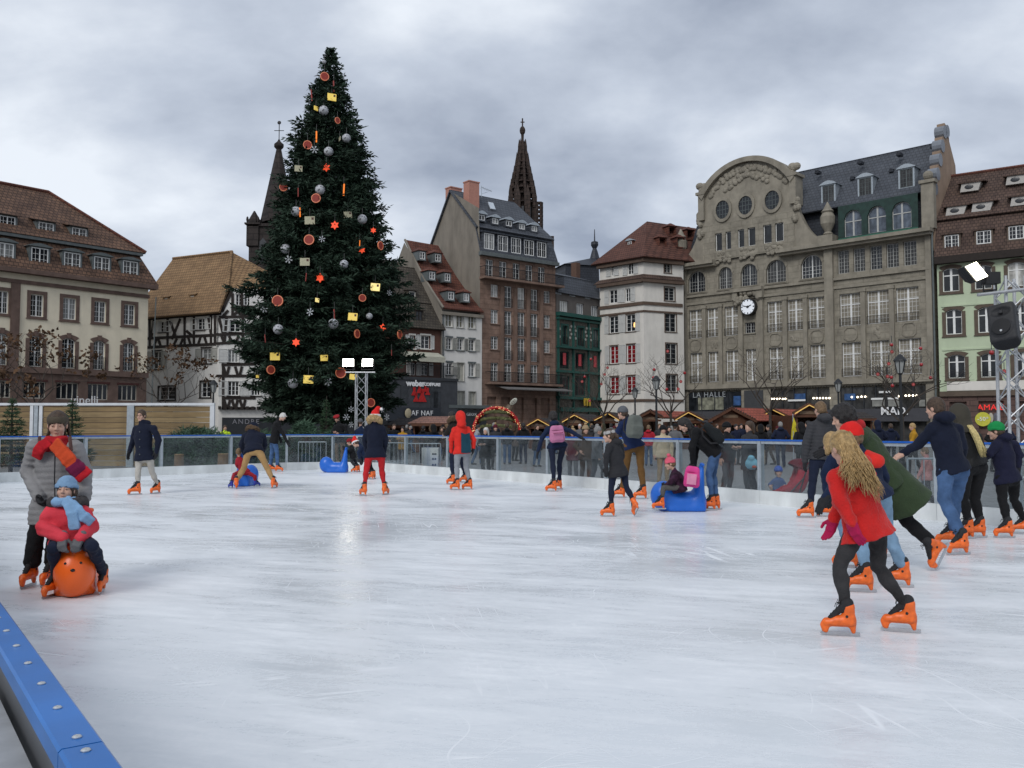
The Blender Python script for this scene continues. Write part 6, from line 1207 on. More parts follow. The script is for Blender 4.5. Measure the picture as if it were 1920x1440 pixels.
# ------------------------------------------------------------------ market chalets
chal = mat('chalet_wood', (0.085,0.032,0.014), .7, .25, 3); chalr = tile_mat('chalet_tiles', (0.36,0.10,0.065), (0.30,0.08,0.055), (0.14,0.045,0.03), .3, .17, stainv=.2); chald = tile_mat('chalet_dark_roof', (0.05,0.042,0.04), (0.042,0.036,0.034), (0.02,0.017,0.016), .3, .2); trimg = mat('gold_light_strip', (0.6,0.38,0.1), .5, emit=(1.0,0.62,0.18), estr=.35); inside = mat('chalet_inside', (0.06,0.03,0.015), .8, .4, 2)
def chalet(xl, xa, xr, yap, Y, roofm, label, trim, back=5, lean=0.0):
    X0, X1, XA = at(xl,800,Y)[0], at(xr,800,Y)[0], at(xa,800,Y)[0]; zt = at(xa,yap,Y)[2]+.06; t = thing('market_chalet', label, 'market stall', (XA,Y,-.06), 0, 'Christmas market chalets'); a, b = X0-XA, X1-XA; ze = zt - min(1.0,(b-a)*.27)
    m = MB(); m.prism([(a+.25,ze-.12),(b-.25,ze-.12),(0,zt-.12)], .0, .06)
    t_g = m.build('gable', chal, t)
    for i in range(7): z = ze-.1+i*.13; k_ = max(0,1-(z-ze+.12)/(zt-ze)); 
    MB().box(a+.3,.05,0,a+.42,back,ze-.1).box(b-.42,.05,0,b-.3,back,ze-.1).box(a+.42,back-.1,0,b-.42,back,ze-.1).box(a+.42,.02,0,b-.42,.1,1.0).build('walls', chal, t)
    MB().box(a+.2,-.35,1.0,b-.2,.3,1.06).build('counter', chal, t); MB().box(a+.43,1.6,1.06,b-.43,1.7,ze-.15).build('back_wall', inside, t); MB().box(a+.1,-.12,ze-.24,b-.1,.12,ze-.1).build('lintel', chal, t)
    r = MB(); r.slab([(a,-.3,ze),(0,-.3,zt),(0+lean,back,zt),(a+lean,back,ze)][::-1], .08); r.slab([(0,-.3,zt),(b,-.3,ze),(b+lean,back,ze),(0+lean,back,zt)][::-1], .08); r.build('roof', roofm, t)
    m = MB(); m.bar((a,-.34,ze),(0,-.34,zt),.05,.09); m.bar((0,-.34,zt),(b,-.34,ze),.05,.09); m.build('verge_board', chal, t)
    if trim == 'light': 
        m = MB(); m.bar((a+.1,-.40,ze-.02),(0,-.40,zt-.06),.025,n=4); m.bar((0,-.40,zt-.06),(b-.1,-.40,ze-.02),.025,n=4); m.build('light_strip', trimg, t)
    if trim == 'bulbs':
        m = MB()
        for i in range(22):
            u = i/11-1; m.ball(((a if u < 0 else b)*abs(u), -.38, zt+(ze-zt)*abs(u)+.12), .055, 6, 4)
        m.build('bulb_row', mat('dark_bulb', (0.05,0.03,0.025), .4), t)
    MB().box(-.5,-.02,zt-.62,.5,-.005,zt-.42).build('name_board', mat('name_board', (0.20,0.13,0.08), .6), t)
    for i in range(6): g = random.Random(i+int(xl)); x = a+.5+(b-a-1)*i/5.5; MB().ball((x,.5,1.14),(.12,.10,.09),7,5).build('goods', mat('goods_%d' % (i%4), ((0.10,0.02,0.02),(0.12,0.09,0.04),(0.12,0.11,0.10),(0.03,0.05,0.03))[i%4], .7), t)
chalet(1050,1076,1104,777,64,chald,'dark roofed chalet with lit gable behind the pink backpack skater','light',6,2.0); chalet(1111,1139,1162,774,65,chald,'dark roofed chalet right of the thin bare tree','light',6,2.0); chalet(1194,1218,1242,771,64,chalr,'chalet with dark bulbs along its gable beside the lamps','bulbs',6,4.2)
chalet(1262,1289,1319,772,64,chald,'lit chalet gable behind the woman bending over the blue seal','light',6,2.0); chalet(1326,1370,1417,766,60,chalr,'wide red roofed chalet with bulbs along the gable','bulbs',6,6.6); chalet(1420,1446,1478,767,62,chald,'lit chalet beside the bare tree at the clock building','light',6,2.2); chalet(1484,1514,1548,758,56,chald,'dark wooden chalet left of the man in the grey quilted jacket','light',6,2.0)
chalet(985,1008,1032,785,66,chald,'low chalet right of the big red bauble arch','light',6,1.5)
def side_chalet(x0, x1, y0, y1, Y, roofm, label):
    X0, X1 = at(x0,800,Y)[0], at(x1,800,Y)[0]; ze, zr = at(x0,y1,Y)[2]+.06, at(x0,y0,Y)[2]+.06; t = thing('market_chalet', label, 'market stall', ((X0+X1)/2,Y,-.06), 0, 'Christmas market chalets'); h = (X1-X0)/2
    MB().slab([(-h-.2,-.4,ze),(h,-.4,ze),(h-.1,1.6,zr),(-h+.5,1.6,zr)], .08).slab([(h,3.6,ze),(-h-.2,3.6,ze),(-h+.5,1.6,zr),(h-.1,1.6,zr)], .08).build('roof', roofm, t); MB().box(-h+.1,0,0,h-.2,3.2,1.0).box(-h+.1,1.5,1.0,h-.2,3.2,ze).box(-h+.1,0,1.0,-h+.2,1.5,ze).box(h-.3,0,1.0,h-.2,1.5,ze).build('walls', chal, t)
    MB().box(-h+.1,-.3,1.0,h-.2,.2,1.05).build('counter', chal, t); MB().box(-h,-.42,ze-.2,h,-.38,ze-.03).build('fascia', chal, t)
side_chalet(772,842,780,793,56,tile_mat('chalet_pale_tiles', (0.28,0.15,0.115), (0.24,0.13,0.10), (0.12,0.07,0.06), .3, .14),'market chalet with pale red tiled roof left of the red skater'); side_chalet(728,790,783,797,60,chald,'market chalet with dark roof under the fashion shop sign'); side_chalet(1560,1640,772,784,66,chald,'long dark stall roof right of the clock building chalets')

# big red bauble arch
BY = 52.0; bc = at(931,800,BY); rb = 45/F_PX*BY; zc0 = at(931,762,BY)[2]-rb; ba = thing('bauble_arch', 'giant red Christmas bauble arch with gold lights and green garlands', 'decoration', (bc[0],BY,-.06)); tins = mat('red_tinsel', (0.40,0.012,0.012), .5, .5, 14, bump=.6, bscale=30); gar = mat('garland_gold_green', (0.10,0.105,0.04), .6, .6, 14); fairy = mat('fairy_light', (1,0.8,0.4), .4, emit=(1.0,0.72,0.3), estr=1.0)
zc1 = zc0+.06; m = MB(); g = random.Random(4)
for yy in (-.25,.25): m.tube([(rb*.94*math.cos(a),yy,zc1+rb*.94*math.sin(a)) for a in np.linspace(-.7,math.pi+.7,36)], .10, 6)
for i in range(2600): a = g.uniform(-.6,math.pi+.6); r = rb*g.uniform(.80,1.0); m.add([(r*math.cos(a)+g.uniform(-.07,.07),g.uniform(-.38,.38),zc1+r*math.sin(a)+g.uniform(-.07,.07)) for _ in range(3)], [(0,1,2)])
m.build('ring', tins, ba); m = MB()
for zf_ in (.05,.35,.62):
    w_ = math.sqrt(1-zf_**2)*rb*.8; m.tube([(w_*math.cos(a),.4*math.sin(a)*-1,zc1+zf_*rb+.22*math.sin(a)) for a in np.linspace(0,math.pi,20)], .09, 6)
    for i in range(260): a = g.uniform(0,math.pi); m.add([(w_*math.cos(a)+g.uniform(-.12,.12),-.4*math.sin(a)+g.uniform(-.12,.12),zc1+zf_*rb+.22*math.sin(a)+g.uniform(-.12,.12)) for _ in range(3)], [(0,1,2)])
m.build('garland', gar, ba); m = MB()
for i in range(110): a = g.uniform(-.5,math.pi+.5); r = rb*g.uniform(.86,1.02); m.ball((r*math.cos(a),g.uniform(-.42,-.3),zc1+r*math.sin(a)),.016,4,3)
m.build('fairy_lights', fairy, ba); m = MB(); ca_ = R(62); cx_, cz_ = rb*1.02*math.cos(ca_), zc1+rb*1.02*math.sin(ca_)
MB().bar((cx_,0,cz_-.1),(cx_+.16,0,cz_+.18),.22,n=10).build('cap', mat('bronze_cap', (0.12,0.09,0.06), .5), ba)
for i in range(5): a = i*math.pi/5; m.tube([(cx_+.2+.16*math.sin(t)*math.cos(a)+.12*(1-math.cos(t)),.16*math.sin(t)*math.sin(a),cz_+.22+.2*(1-math.cos(t))) for t in np.linspace(0,2*math.pi,12)], .02, 4)
m.build('crown_loops', mat('pale_loop', (0.5,0.5,0.42), .4), ba)

# ------------------------------------------------------------------ lighting trusses, floodlights, loudspeaker
alu = mat('truss_aluminium', (0.46,0.47,0.48), .38, .12, 8, metal=.5); blackp = mat('black_plastic', (0.014,0.014,0.015), .55, .1, 20, spec=.35); lit = mat('floodlight_glow', (1,1,0.95), .3, emit=(1.0,0.97,0.88), estr=22.0)
def truss(name, label, base, h, w, n):
    t = thing(name, label, 'truss', base); c = [(-w/2,-w/2),(w/2,-w/2),(w/2,w/2),(-w/2,w/2)]
    for x, y in c: MB().bar((x,y,.02),(x,y,h),.026,n=8).build('chord', alu, t)
    for i in range(n):
        z0, z1 = .06+(h-.1)*i/n, .06+(h-.1)*(i+1)/n
        for k_ in range(4):
            a, b = c[k_], c[(k_+1)%4]; 
            if (i+k_) % 2: a, b = b, a
            MB().bar((*a,z0),(*b,z1),.012,n=5).build('brace', alu, t)
    MB().box(-w*.9,-w*.9,-.0,w*.9,w*.9,.02).build('base_plate', alu, t); return t
b = at(677,800,37); zt = at(677,699,37)[2]+.06; tr1 = truss('lighting_truss', 'aluminium lighting truss in front of the Christmas tree', (b[0],37,-.06), zt, .42, 8)
MB().bar((-.62,-.3,zt),(.62,-.3,zt),.03,n=8).build('crossbar', alu, tr1)
def flood(px, py, Y, label, yaw, pitch, w_=.44, h_=.30):
    p = at(px,py,Y); t = thing('floodlight', label, 'floodlight', p); t.rotation_euler = (R(pitch),0,R(yaw))
    MB().box(-w_/2-.025,.0,-h_/2-.025,w_/2+.025,.05,h_/2+.025).prism([(-w_/2,-h_/2),(w_/2,-h_/2),(w_/2,h_/2),(-w_/2,h_/2)], .05, .16).box(-w_*.3,.16,-h_*.3,w_*.3,.26,h_*.3).build('housing', blackp, t); MB().box(-w_/2,-.012,-h_/2,w_/2,-.004,h_/2).build('lamp_glass', lit, t); MB().box(-w_/2-.05,.04,-h_/2-.12,-w_/2-.03,.09,.02).box(w_/2+.03,.04,-h_/2-.12,w_/2+.05,.09,.02).box(-w_/2-.05,.04,-h_/2-.14,w_/2+.05,.09,-h_/2-.12).build('yoke', blackp, t); return t
flood(653,680,36.7,'left floodlight shining on top of the middle truss',8,-6); flood(689,680,36.7,'right floodlight shining on top of the middle truss',-8,-6)
RY = 13.7; b = at(1901,800,RY); zt = at(1900,520,RY)[2]+.06
tr2 = truss('lighting_truss', 'aluminium truss at the right edge carrying loudspeaker and floodlight', (b[0],RY,-.06), zt, .30, 14)
zb_ = at(1880,548,RY-.25)[2]+.06; pa = at(1833,553,RY-.25)-np.array([b[0],RY,-.06]); pb = at(1935,541,RY-.2)-np.array([b[0],RY,-.06]); MB().bar(pa,pb,.026,n=8).build('crossbar', alu, tr2)
fl = thing('floodlight', 'large lit floodlight with black housing above the loudspeaker at right', 'floodlight', at(1833,508,RY-.45)); 
ex = np.array(at(*T4(435,345),RY-.30))-np.array(at(*T4(305,185),RY-.50)); 
c0, c1, c2, c3 = [np.array(at(*T4(x,y),Y_)) for x,y,Y_ in ((180,240,RY-.62),(310,400,RY-.52),(435,345,RY-.28),(305,185,RY-.36))]; ctr = (c0+c1+c2+c3)/4; nrm = np.cross(c1-c0,c3-c0); nrm /= np.linalg.norm(nrm); nrm = nrm if nrm[1] > 0 else -nrm
fl.location = tuple(ctr); loc = lambda p: p-ctr
MB().add([loc(c) for c in (c0,c1,c2,c3)], [(0,1,2,3)]).build('lamp_glass', mat('floodlight_glow_warm', (1,0.95,0.8), .3, emit=(1.0,0.93,0.72), estr=7.0), fl)
m = MB(); q = [loc(c)*1.06+nrm*.012 for c in (c0,c1,c2,c3)]; q2 = [loc(c)*1.06+nrm*.10 for c in (c0,c1,c2,c3)]; q3 = [loc(c)*.62+nrm*.24+np.array([.05,0,.02]) for c in (c0,c1,c2,c3)]
m.add(q+q2+q3, [(0,1,2,3)]+[(i,(i+1)%4,(i+1)%4+4,i+4) for i in range(4)]+[(i+4,(i+1)%4+4,(i+1)%4+8,i+8) for i in range(4)]+[(8,9,10,11)]); m.build('housing', blackp, fl)
g0 = loc(np.array(at(*T4(470,370),RY-.2))); A3 = np.eye(3); MB().box(g0[0]-.11,g0[1]-.07,g0[2]-.09,g0[0]+.11,g0[1]+.1,g0[2]+.09).build('ballast_box', blackp, fl)
y0, y1, y2, y3 = [loc(np.array(at(*T4(x,y),RY-.24))) for x,y in ((385,420),(385,515),(530,500),(520,390))]; MB().tube([y0,y1,y2,y3], .018, 5).build('yoke', blackp, fl)
# loudspeaker
def spk(P):
    d = rbox(P,(0,0,0),(.19,.17,.33),.05); d = smax(d, P[:,1]*.8+np.abs(P[:,0])*.75-.185, .02); wf = ell(P,(0,-.17,-.12),(.155,.05,.155)); d = smin(d, wf, .015); hn = ell(P,(0,-.19,.17),(.15,.07,.085)); d = smax(d, -hn, .015); d = smin(d, rbox(P,(0,-.155,.17),(.03,.02,.03),.01), .01); return smax(d, -ell(P,(.19,.02,.16),(.03,.07,.035)), .01)
sp = thing('loudspeaker', 'black loudspeaker tilted down on the right-hand truss', 'loudspeaker', at(1884,612,RY-.42)); sp.rotation_euler = Euler((R(-24),R(-10),R(-42)),'XYZ')
put('cabinet', solid('cabinet', spk, (-.22,-.24,-.36), (.22,.2,.36), .012, mat('speaker_black', (0.02,0.02,0.022), .6, .1, 30, bump=.3, bscale=120)), sp)
MB().lathe([(.135,0),(.13,.012),(.02,.02)], n=24).build('woofer_grille', mat('grille_black', (0.008,0.008,0.009), .7), sp).matrix_local = Matrix.Translation((0,-.215,-.12)) @ Matrix.Rotation(math.pi/2,4,'X')
MB().lathe([(.018,0),(.018,.006)], n=10).build('badge', alu, sp).matrix_local = Matrix.Translation((.0,-.235,-.20)) @ Matrix.Rotation(math.pi/2,4,'X')
MB().bar((0,.17,.1),(.08,.42,.18),.02,n=6).build('bracket', alu, sp)

# crowd-control barriers and the electric cabinet behind the glass
def crowd_barrier(px0, px1, Y, label, dy=0):
    a, b2 = at(px0,800,Y), at(px1,800,Y+dy); t = thing('crowd_barrier', label, 'barrier', (a[0],Y,-.06), math.atan2(dy,b2[0]-a[0]), 'steel crowd barriers'); l = float(np.hypot(b2[0]-a[0],dy))
    m = MB(); m.bar((0,0,1.0),(l,0,1.0),.02,n=6); m.bar((0,0,.2),(l,0,.2),.018,n=6); m.bar((0,0,0),(0,0,1.0),.02,n=6); m.bar((l,0,0),(l,0,1.0),.02,n=6); m.build('frame', zinc, t)
    for i in range(1,int(l/.14)): MB().bar((i*.14,0,.2),(i*.14,0,1.0),.008,n=4).build('bar', zinc, t)
crowd_barrier(724,762,31.5,'steel crowd barrier behind the glass beside the red trousers'); crowd_barrier(764,826,30.2,'steel crowd barrier behind the glass near the white cabinet'); crowd_barrier(1700,1756,15.2,'steel crowd barrier behind the glass behind the green coat'); crowd_barrier(560,612,33.5,'steel barrier behind the glass below the fir branches')
b = at(812,800,30.5); eb = thing('electric_cabinet', 'white electric cabinet with sockets behind the rink glass', 'cabinet', (b[0],30.2,-.06)); ewh = mat('cabinet_white', (0.5,0.51,0.5), .5, .06); MB().box(-.36,-.0,0,.22,.35,.86).build('case', ewh, eb); MB().box(-.06,-.03,.02,.2,-.002,.84).build('door', mat('cabinet_pale', (0.6,0.6,0.58), .5), eb)
for i in range(2):
    for j in range(2): MB().lathe([(.035,0),(.03,.02)], n=10).build('socket', shopdark, eb).matrix_local = Matrix.Translation((.03+i*.08,-.03,.28+j*.2)) @ Matrix.Rotation(math.pi/2,4,'X')
MB().box(.0,-.036,.62,.15,-.03,.67).build('vent', shopdark, eb)
# ------------------------------------------------------------------ people
def fab(name, c, rough=.85, v=.12, b=.3, bs=70, sheen=.03): return mat('cloth_' + name, c, rough, v, 7, bump=b, bscale=bs, spec=.12, sheen=sheen)
SKIN = mat('skin', (0.50,0.30,0.22), .55, .06, 12, spec=.35); SKIN2 = mat('skin_tan', (0.40,0.23,0.16), .55, .06, 12, spec=.35)
HAIR = {k: mat('hair_' + k, c, .5, .35, 40, spec=.4, bump=.5, bscale=140) for k, c in dict(dark=(0.014,0.011,0.010), brown=(0.055,0.032,0.018), light=(0.15,0.092,0.045), blonde=(0.36,0.235,0.10), white=(0.55,0.53,0.50), grey=(0.22,0.21,0.20)).items()}
ORANGE = mat('skate_orange', (0.74,0.125,0.012), .42, .22, 22, spec=.5); BLACKL = mat('skate_liner', (0.018,0.018,0.02), .8, .2, 30, bump=.4, bscale=90); STEEL = mat('blade_steel', (0.45,0.46,0.48), .3, .1, 20, metal=.9); BLUEB = mat('skate_blue', (0.02,0.035,0.30), .4, .08, 12)
LIPM = mat('lips', (0.36,0.13,0.11), .5); EYEW = mat('eye_white', (0.6,0.58,0.55), .3); EYED = mat('eye_dark', (0.012,0.010,0.009), .2); BROW = mat('eyebrow', (0.05,0.03,0.02), .8)
def unit(v): v = np.asarray(v, float); return v/(np.linalg.norm(v)+1e-9)
# --- skate prototype: local +Y toe, origin under the blade
def f_shell(P):
    foot = cone(P,(0,-.075,.122),(0,.105,.108),.042,.036); foot = smin(foot, cone(P,(0,-.075,.13),(0,.03,.13),.04,.036), .02); cuff = cone(P,(0,-.068,.12),(0,-.062,.235),.044,.052); d = smin(foot, cuff, .03)
    d = smax(d, -cone(P,(0,-.05,.262),(0,.085,.165),.038,.02), .012)
    d = smax(d, .086-P[:,2], .008)
    h = np.minimum(cone(P,(0,.112,.095),(0,.112,.040),.034,.020), cone(P,(0,-.092,.095),(0,-.100,.036),.032,.017)); h = smin(h, cone(P,(0,.135,.085),(0,.128,.045),.022,.016), .015); h = smin(h, cone(P,(0,.10,.088),(0,-.09,.088),.016,.016), .018); h = smax(h, np.abs(P[:,0])-.021, .006)
    h = smax(h, .024-P[:,2], .004); return smin(d, h, .010)
SK_SHELL = solid('skate', f_shell, (-.07,-.14,.0), (.07,.17,.29), .0085, ORANGE)
def f_liner(P):
    d = cone(P,(0,-.06,.20),(0,-.056,.262),.046,.050); d = smin(d, cone(P,(0,-.02,.235),(0,.075,.142),.030,.022), .02); return d - .0015*np.sin(P[:,2]*260)*(P[:,1] > -.03)
SK_LINER = solid('lining', f_liner, (-.07,-.12,.1), (.07,.12,.32), .0085, BLACKL)
m = MB(); m.prism([(-.152,.012),(-.145,.003),(.13,.003),(.155,.016),(.15,.034),(-.15,.034)], -.0022, .0022); SK_BLADE = MB().add([(v[1],v[0],v[2]) for v in m.v], [tuple(reversed(f)) for f in m.f]).mesh('blade', STEEL)
m = MB()
for i in range(5): t = i/4; y, z = .07-.085*t, .168+.078*t; m.tube([(-.024,y,z-.003),(0,y+.004,z+.012),(.024,y,z-.003)], .004, 4)
for s_ in (-1,1): m.tube([(0,-.012,.268),(s_*.03,.012,.285),(s_*.04,.02,.262),(s_*.012,-.005,.266)], .0035, 4); m.tube([(0,-.012,.268),(s_*.03,.03,.255),(s_*.036,.035,.225)], .0035, 4)
SK_LACE = m.mesh('laces', mat('lace_black', (0.012,0.012,0.013), .7))
SK_RIV = MB().ball((.048,-.045,.165),(.004,.012,.012),8,5).mesh('rivet', BLACKL); SK_RIV2 = MB().ball((-.048,-.045,.165),(.004,.012,.012),8,5).mesh('rivet', BLACKL)
def skate(root, mtx, k=1.0, shell=ORANGE, full=True):
    o = put('skate', SK_SHELL, root, mtx=mtx @ Matrix.Scale(k,4))
    if shell is not ORANGE: o.material_slots[0].link = 'OBJECT'; o.material_slots[0].material = shell
    for me, nm in ((SK_BLADE,'blade'),(SK_LINER,'lining'),(SK_LACE,'laces'),(SK_RIV,'rivet'),(SK_RIV2,'rivet')): put(nm, me, o)
    return o
def f_shoe(P): return smax(smin(cone(P,(0,-.07,.05),(0,.12,.038),.042,.036), cone(P,(0,-.055,.06),(0,-.05,.12),.042,.045), .03), .002-P[:,2], .004)
SHOE = solid('shoe', f_shoe, (-.06,-.13,-.01), (.06,.17,.17), .014, mat('shoe_dark', (0.025,0.022,0.02), .6))
# --- hand prototypes: wrist at origin, fingers along +Y, thumb towards +X
def f_hand(curl, sg, gl):
    def f(P):
        P = P*np.array([1,1,sg],np.float32); d = rbox(P,(0,.052,0),(.043,.048,.017*gl),.014); d = smin(d, cone(P,(0,-.04,0),(0,.02,0),.031*gl,.030*gl), .02)
        for i, (x, l) in enumerate(((.033,.074),(.0115,.084),(-.0105,.078),(-.032,.060))):
            c1 = curl*(.8+.12*i); a = np.array([x,.094,0]); b = a+np.array([x*.12,math.cos(c1),-math.sin(c1)])*l*.55; c = b+np.array([0,math.cos(2.1*c1),-math.sin(2.1*c1)])*l*.5; k = .0092*gl
            d = smin(d, np.minimum(cone(P,a,b,k*1.06,k), cone(P,b,c,k,k*.85)), .006)
        t0, t1, t2 = np.array([.036,.018,-.004]), np.array([.066,.052,-.014-.02*curl]), np.array([.066,.086,-.02-.03*curl]); k = .0108*gl
        return smin(d, np.minimum(cone(P,t0,t1,k*1.25,k), cone(P,t1,t2,k,k*.85)), .008)
    return f
GM = mat('glove_black', (0.014,0.014,0.016), .85, .15, 20, bump=.3, bscale=120)
HANDS = {(c, sg): solid('glove', f_hand(cv, sg, 1.22), (-.07,-.06,-.11), (.09,.2,.11), .0062, GM) for c, cv in (('open',.28),('grip',.95)) for sg in (1,-1)}

def head_sdf(P, c, A, hs):
    q = ((P - c.astype(np.float32)) @ A.T.astype(np.float32))/hs; ax = np.abs(q[:,0]); qs = np.stack([ax, q[:,1], q[:,2]], 1)
    d = ell(q,(0,-.012,.030),(.074,.095,.090)); d = smin(d, ell(q,(0,.022,-.045),(.056,.070,.076)), .03); d = smin(d, cone(qs,(.0,.070,-.098),(.012,.068,-.098),.020,.018), .02); d = smin(d, cone(qs,(0,.078,.030),(.036,.070,.030),.016,.013), .014)
    d = smin(d, ell(qs,(.037,.058,-.030),(.026,.028,.028)), .02); d = smax(d, -ell(qs,(.031,.103,.006),(.017,.020,.011)), .010); d = smin(d, ell(qs,(.031,.079,.004),(.0135,.0135,.0135)), .003)
    d = smin(d, cone(q,(0,.086,.012),(0,.108,-.026),.008,.0125), .010); d = smin(d, ell(qs,(.011,.096,-.030),(.009,.010,.008)), .006); d = smin(d, cone(qs,(0,.086,-.059),(.016,.081,-.059),.0075,.0050), .005); d = smin(d, cone(qs,(0,.085,-.071),(.013,.081,-.070),.0080,.0055), .005); d = smax(d, -cone(qs,(0,.096,-.0650),(.019,.088,-.0645),.0022,.0018), .003)
    d = smin(d, ell(qs,(.076,-.008,-.008),(.010,.022,.032)), .008); return d*hs, q
def loft(P, A0, B0, l0, l1, ts, ws, ds):
    ax = B0-A0; Ln = np.linalg.norm(ax); ax = ax/Ln; q = P-A0.astype(np.float32); t = (q @ ax.astype(np.float32))/Ln; tc = np.clip(t,0,1); lat = l0[None]*(1-tc[:,None]) + l1[None]*tc[:,None]; lat = lat - (lat @ ax)[:,None]*ax; lat /= np.linalg.norm(lat,axis=1)[:,None]+1e-9; fr = np.cross(ax[None], lat)
    r_ = q - (t*Ln)[:,None]*ax; u = np.einsum('ij,ij->i', r_, lat); v = np.einsum('ij,ij->i', r_, fr); w_ = np.interp(tc, ts, ws); d_ = np.interp(tc, ts, ds); k0 = np.sqrt((u/w_)**2+(v/d_)**2); d2 = (k0-1)*np.minimum(w_,d_)
    return smax(d2, np.maximum(-t,t-1)*Ln, .012).astype(np.float32)

def person(label, conv, face, feet, J, H=1.75, top=None, legs=None, head=None, hands=None, Y=None, group=None, vox=.017, skates=True, shell=ORANGE, seat=False, name='person', extras=None, sk=None, foot_z=0.0, root=None):
    """J: photo positions of the joints (image-left L / image-right R), with optional depth offset; feet: (x, y, heading[, options])"""
    s = H/1.75; sk = sk or max(.78, min(1.05, .45+.55*s)); fz = -.06 if not skates else 0.0
    ph = R(face); fv = np.array([math.sin(ph), math.cos(ph), 0]); lv = np.array([math.cos(ph), -math.sin(ph), 0]); flip = not (lv[0] > 1e-3 or (abs(lv[0]) <= 1e-3 and lv[1] > 0)); ev = -lv if flip else lv
    FT = []
    for f in feet:
        o = f[3] if len(f) > 3 else {}; FT.append((f, o))
    g = [ground(*conv(f[0],f[1]), fz)[1] for f, o in FT if not o.get('air')]; gm = float(np.mean(g)) if g else Y
    Y = gm if Y is None else Y
    base = np.array([0.0, Y, fz])
    def jt(k, dy=0.0):
        v = J[k]; return at(*conv(v[0],v[1]), Y + (v[2] if len(v) > 2 else dy))
    sh, hh = .185*s, .095*s
    Nk = jt('neck'); C0 = (jt('hL', -ev[1]*hh) + jt('hR', ev[1]*hh))/2
    SH = {sd: jt('s'+sd, (ev[1] if sd == 'R' else -ev[1])*sh) for sd in 'LR'}; HP = {sd: jt('h'+sd, (ev[1] if sd == 'R' else -ev[1])*hh) for sd in 'LR'}
    EL = {}; WR = {}
    for sd in 'LR':
        dy0 = SH[sd][1]-Y
        EL[sd] = jt('e'+sd, dy0) if 'e'+sd in J else SH[sd] + np.array([0,0,-.29*s]) + fv*.02
        WR[sd] = jt('w'+sd, EL[sd][1]-Y) if 'w'+sd in J else EL[sd] + np.array([0,0,-.25*s]) + fv*.06
    KN = {}; AN = {}; FM = []
    for i, sd in enumerate('LR'):
        if i >= len(FT) or FT[i][0] is None: continue
        f, o = FT[i]; p = at(*conv(f[0],f[1]), Y+o.get('dy',0)) if o.get('air') else ground(*conv(f[0],f[1]), fz)
        if not o.get('air'): q_ = Y + float(np.clip((p[1]-gm)*.8,-.4,.4)); p = np.array([p[0]*q_/p[1], q_, fz])
        Mx = Matrix.Translation(p) @ Matrix.Rotation(-R(f[2]),4,'Z') @ Matrix.Rotation(R(o.get('roll',0)),4,'Y') @ Matrix.Rotation(R(o.get('pitch',0)),4,'X')
        FM.append((sd, Mx)); a_ = Mx @ Vector((0,-.06*sk,(.19 if skates else .10)*sk)); AN[sd] = np.array(a_)
        KN[sd] = jt('k'+sd, (HP[sd][1]+AN[sd][1])/2-Y + fv[1]*.05) if 'k'+sd in J else (HP[sd]+AN[sd])/2 + fv*.05
    base[0] = C0[0] if not FM else float(np.mean([m_.translation.x for _, m_ in FM]))
    root = thing(name, label, 'person', base, 0, group); inv = lambda p: np.asarray(p,float)-base
    Nk, C0 = inv(Nk), inv(C0)
    for d_ in (SH,HP,EL,WR,KN,AN):
        for k_ in d_: d_[k_] = inv(d_[k_])
    ax0 = unit(Nk-C0); sc_ = (SH['L']+SH['R'])/2
    for k_ in SH: SH[k_] = sc_ + (SH[k_]-sc_)*.93 - ax0*.042*s
    hd = dict(face=face, pitch=8, roll=0, hair='brown', style='short', k=1.0); hd.update(head or {}); HC = inv(jt('head'))
    hp = R(hd['face']); pt = R(hd['pitch']); f_ = np.array([math.sin(hp)*math.cos(pt), math.cos(hp)*math.cos(pt), -math.sin(pt)]); r_ = np.array([math.cos(hp),-math.sin(hp),0]); u_ = np.cross(r_,f_); ro = R(hd['roll']); r_, u_ = r_*math.cos(ro)-u_*math.sin(ro), u_*math.cos(ro)+r_*math.sin(ro); HA = np.stack([r_,f_,u_]); hs = hd['k']*(.55+.45*s)*1.0
    HL = lambda x,y,z: HC + (r_*x+f_*y+u_*z)*hs
    Ax = unit(Nk-C0); latS, latH = unit(SH['R']-SH['L']), unit(HP['R']-HP['L'])
    if np.linalg.norm(SH['R']-SH['L']) < .1: latS = ev
    if np.linalg.norm(HP['R']-HP['L']) < .05: latH = latS
    # ---- body: one surface from head to feet
    def f_body(P):
        d, q = head_sdf(P, HC, HA, hs); d = smin(d, cone(P, HL(0,-.022,-.05), Nk-Ax*.03, .050*s, .058*s), .025)
        b_ = loft(P, C0+Ax*.0, Nk, latH, latS, [0,.3,.7,.9,1], [.09*s,.10*s,.135*s,.11*s,.05*s], [.06*s,.07*s,.085*s,.07*s,.05*s])
        for sd in 'LR':
            b_ = smin(b_, cone(P,Nk-Ax*.06*s,SH[sd]-Ax*.015,.04*s,.045*s), .02); b_ = smin(b_, np.minimum(cone(P,SH[sd]-Ax*.015,EL[sd],.04*s,.034*s), cone(P,EL[sd],WR[sd],.034*s,.026*s)), .02)
            if sd in KN: b_ = smin(b_, np.minimum(cone(P,HP[sd],KN[sd],.062*s,.045*s), cone(P,KN[sd],AN[sd],.043*s,.032*s)), .02)
        return smin(d, b_, .03)
    pts = np.array([*SH.values(),*HP.values(),*EL.values(),*WR.values(),*KN.values(),*AN.values(),Nk,HC]); lo, hi = pts.min(0)-.13*s, pts.max(0)+.13*s; hi = np.maximum(hi, HC+.14*hs); lo = np.minimum(lo, HC-.14*hs)
    fine = (HC-.142*hs, HC+.142*hs, min(.009, vox*.6)*hs) if vox < .024 else None
    put('body', solid('body', f_body, lo, hi, max(.028,vox*1.4) if fine else .026, hd.get('skin',SKIN), fine), root)
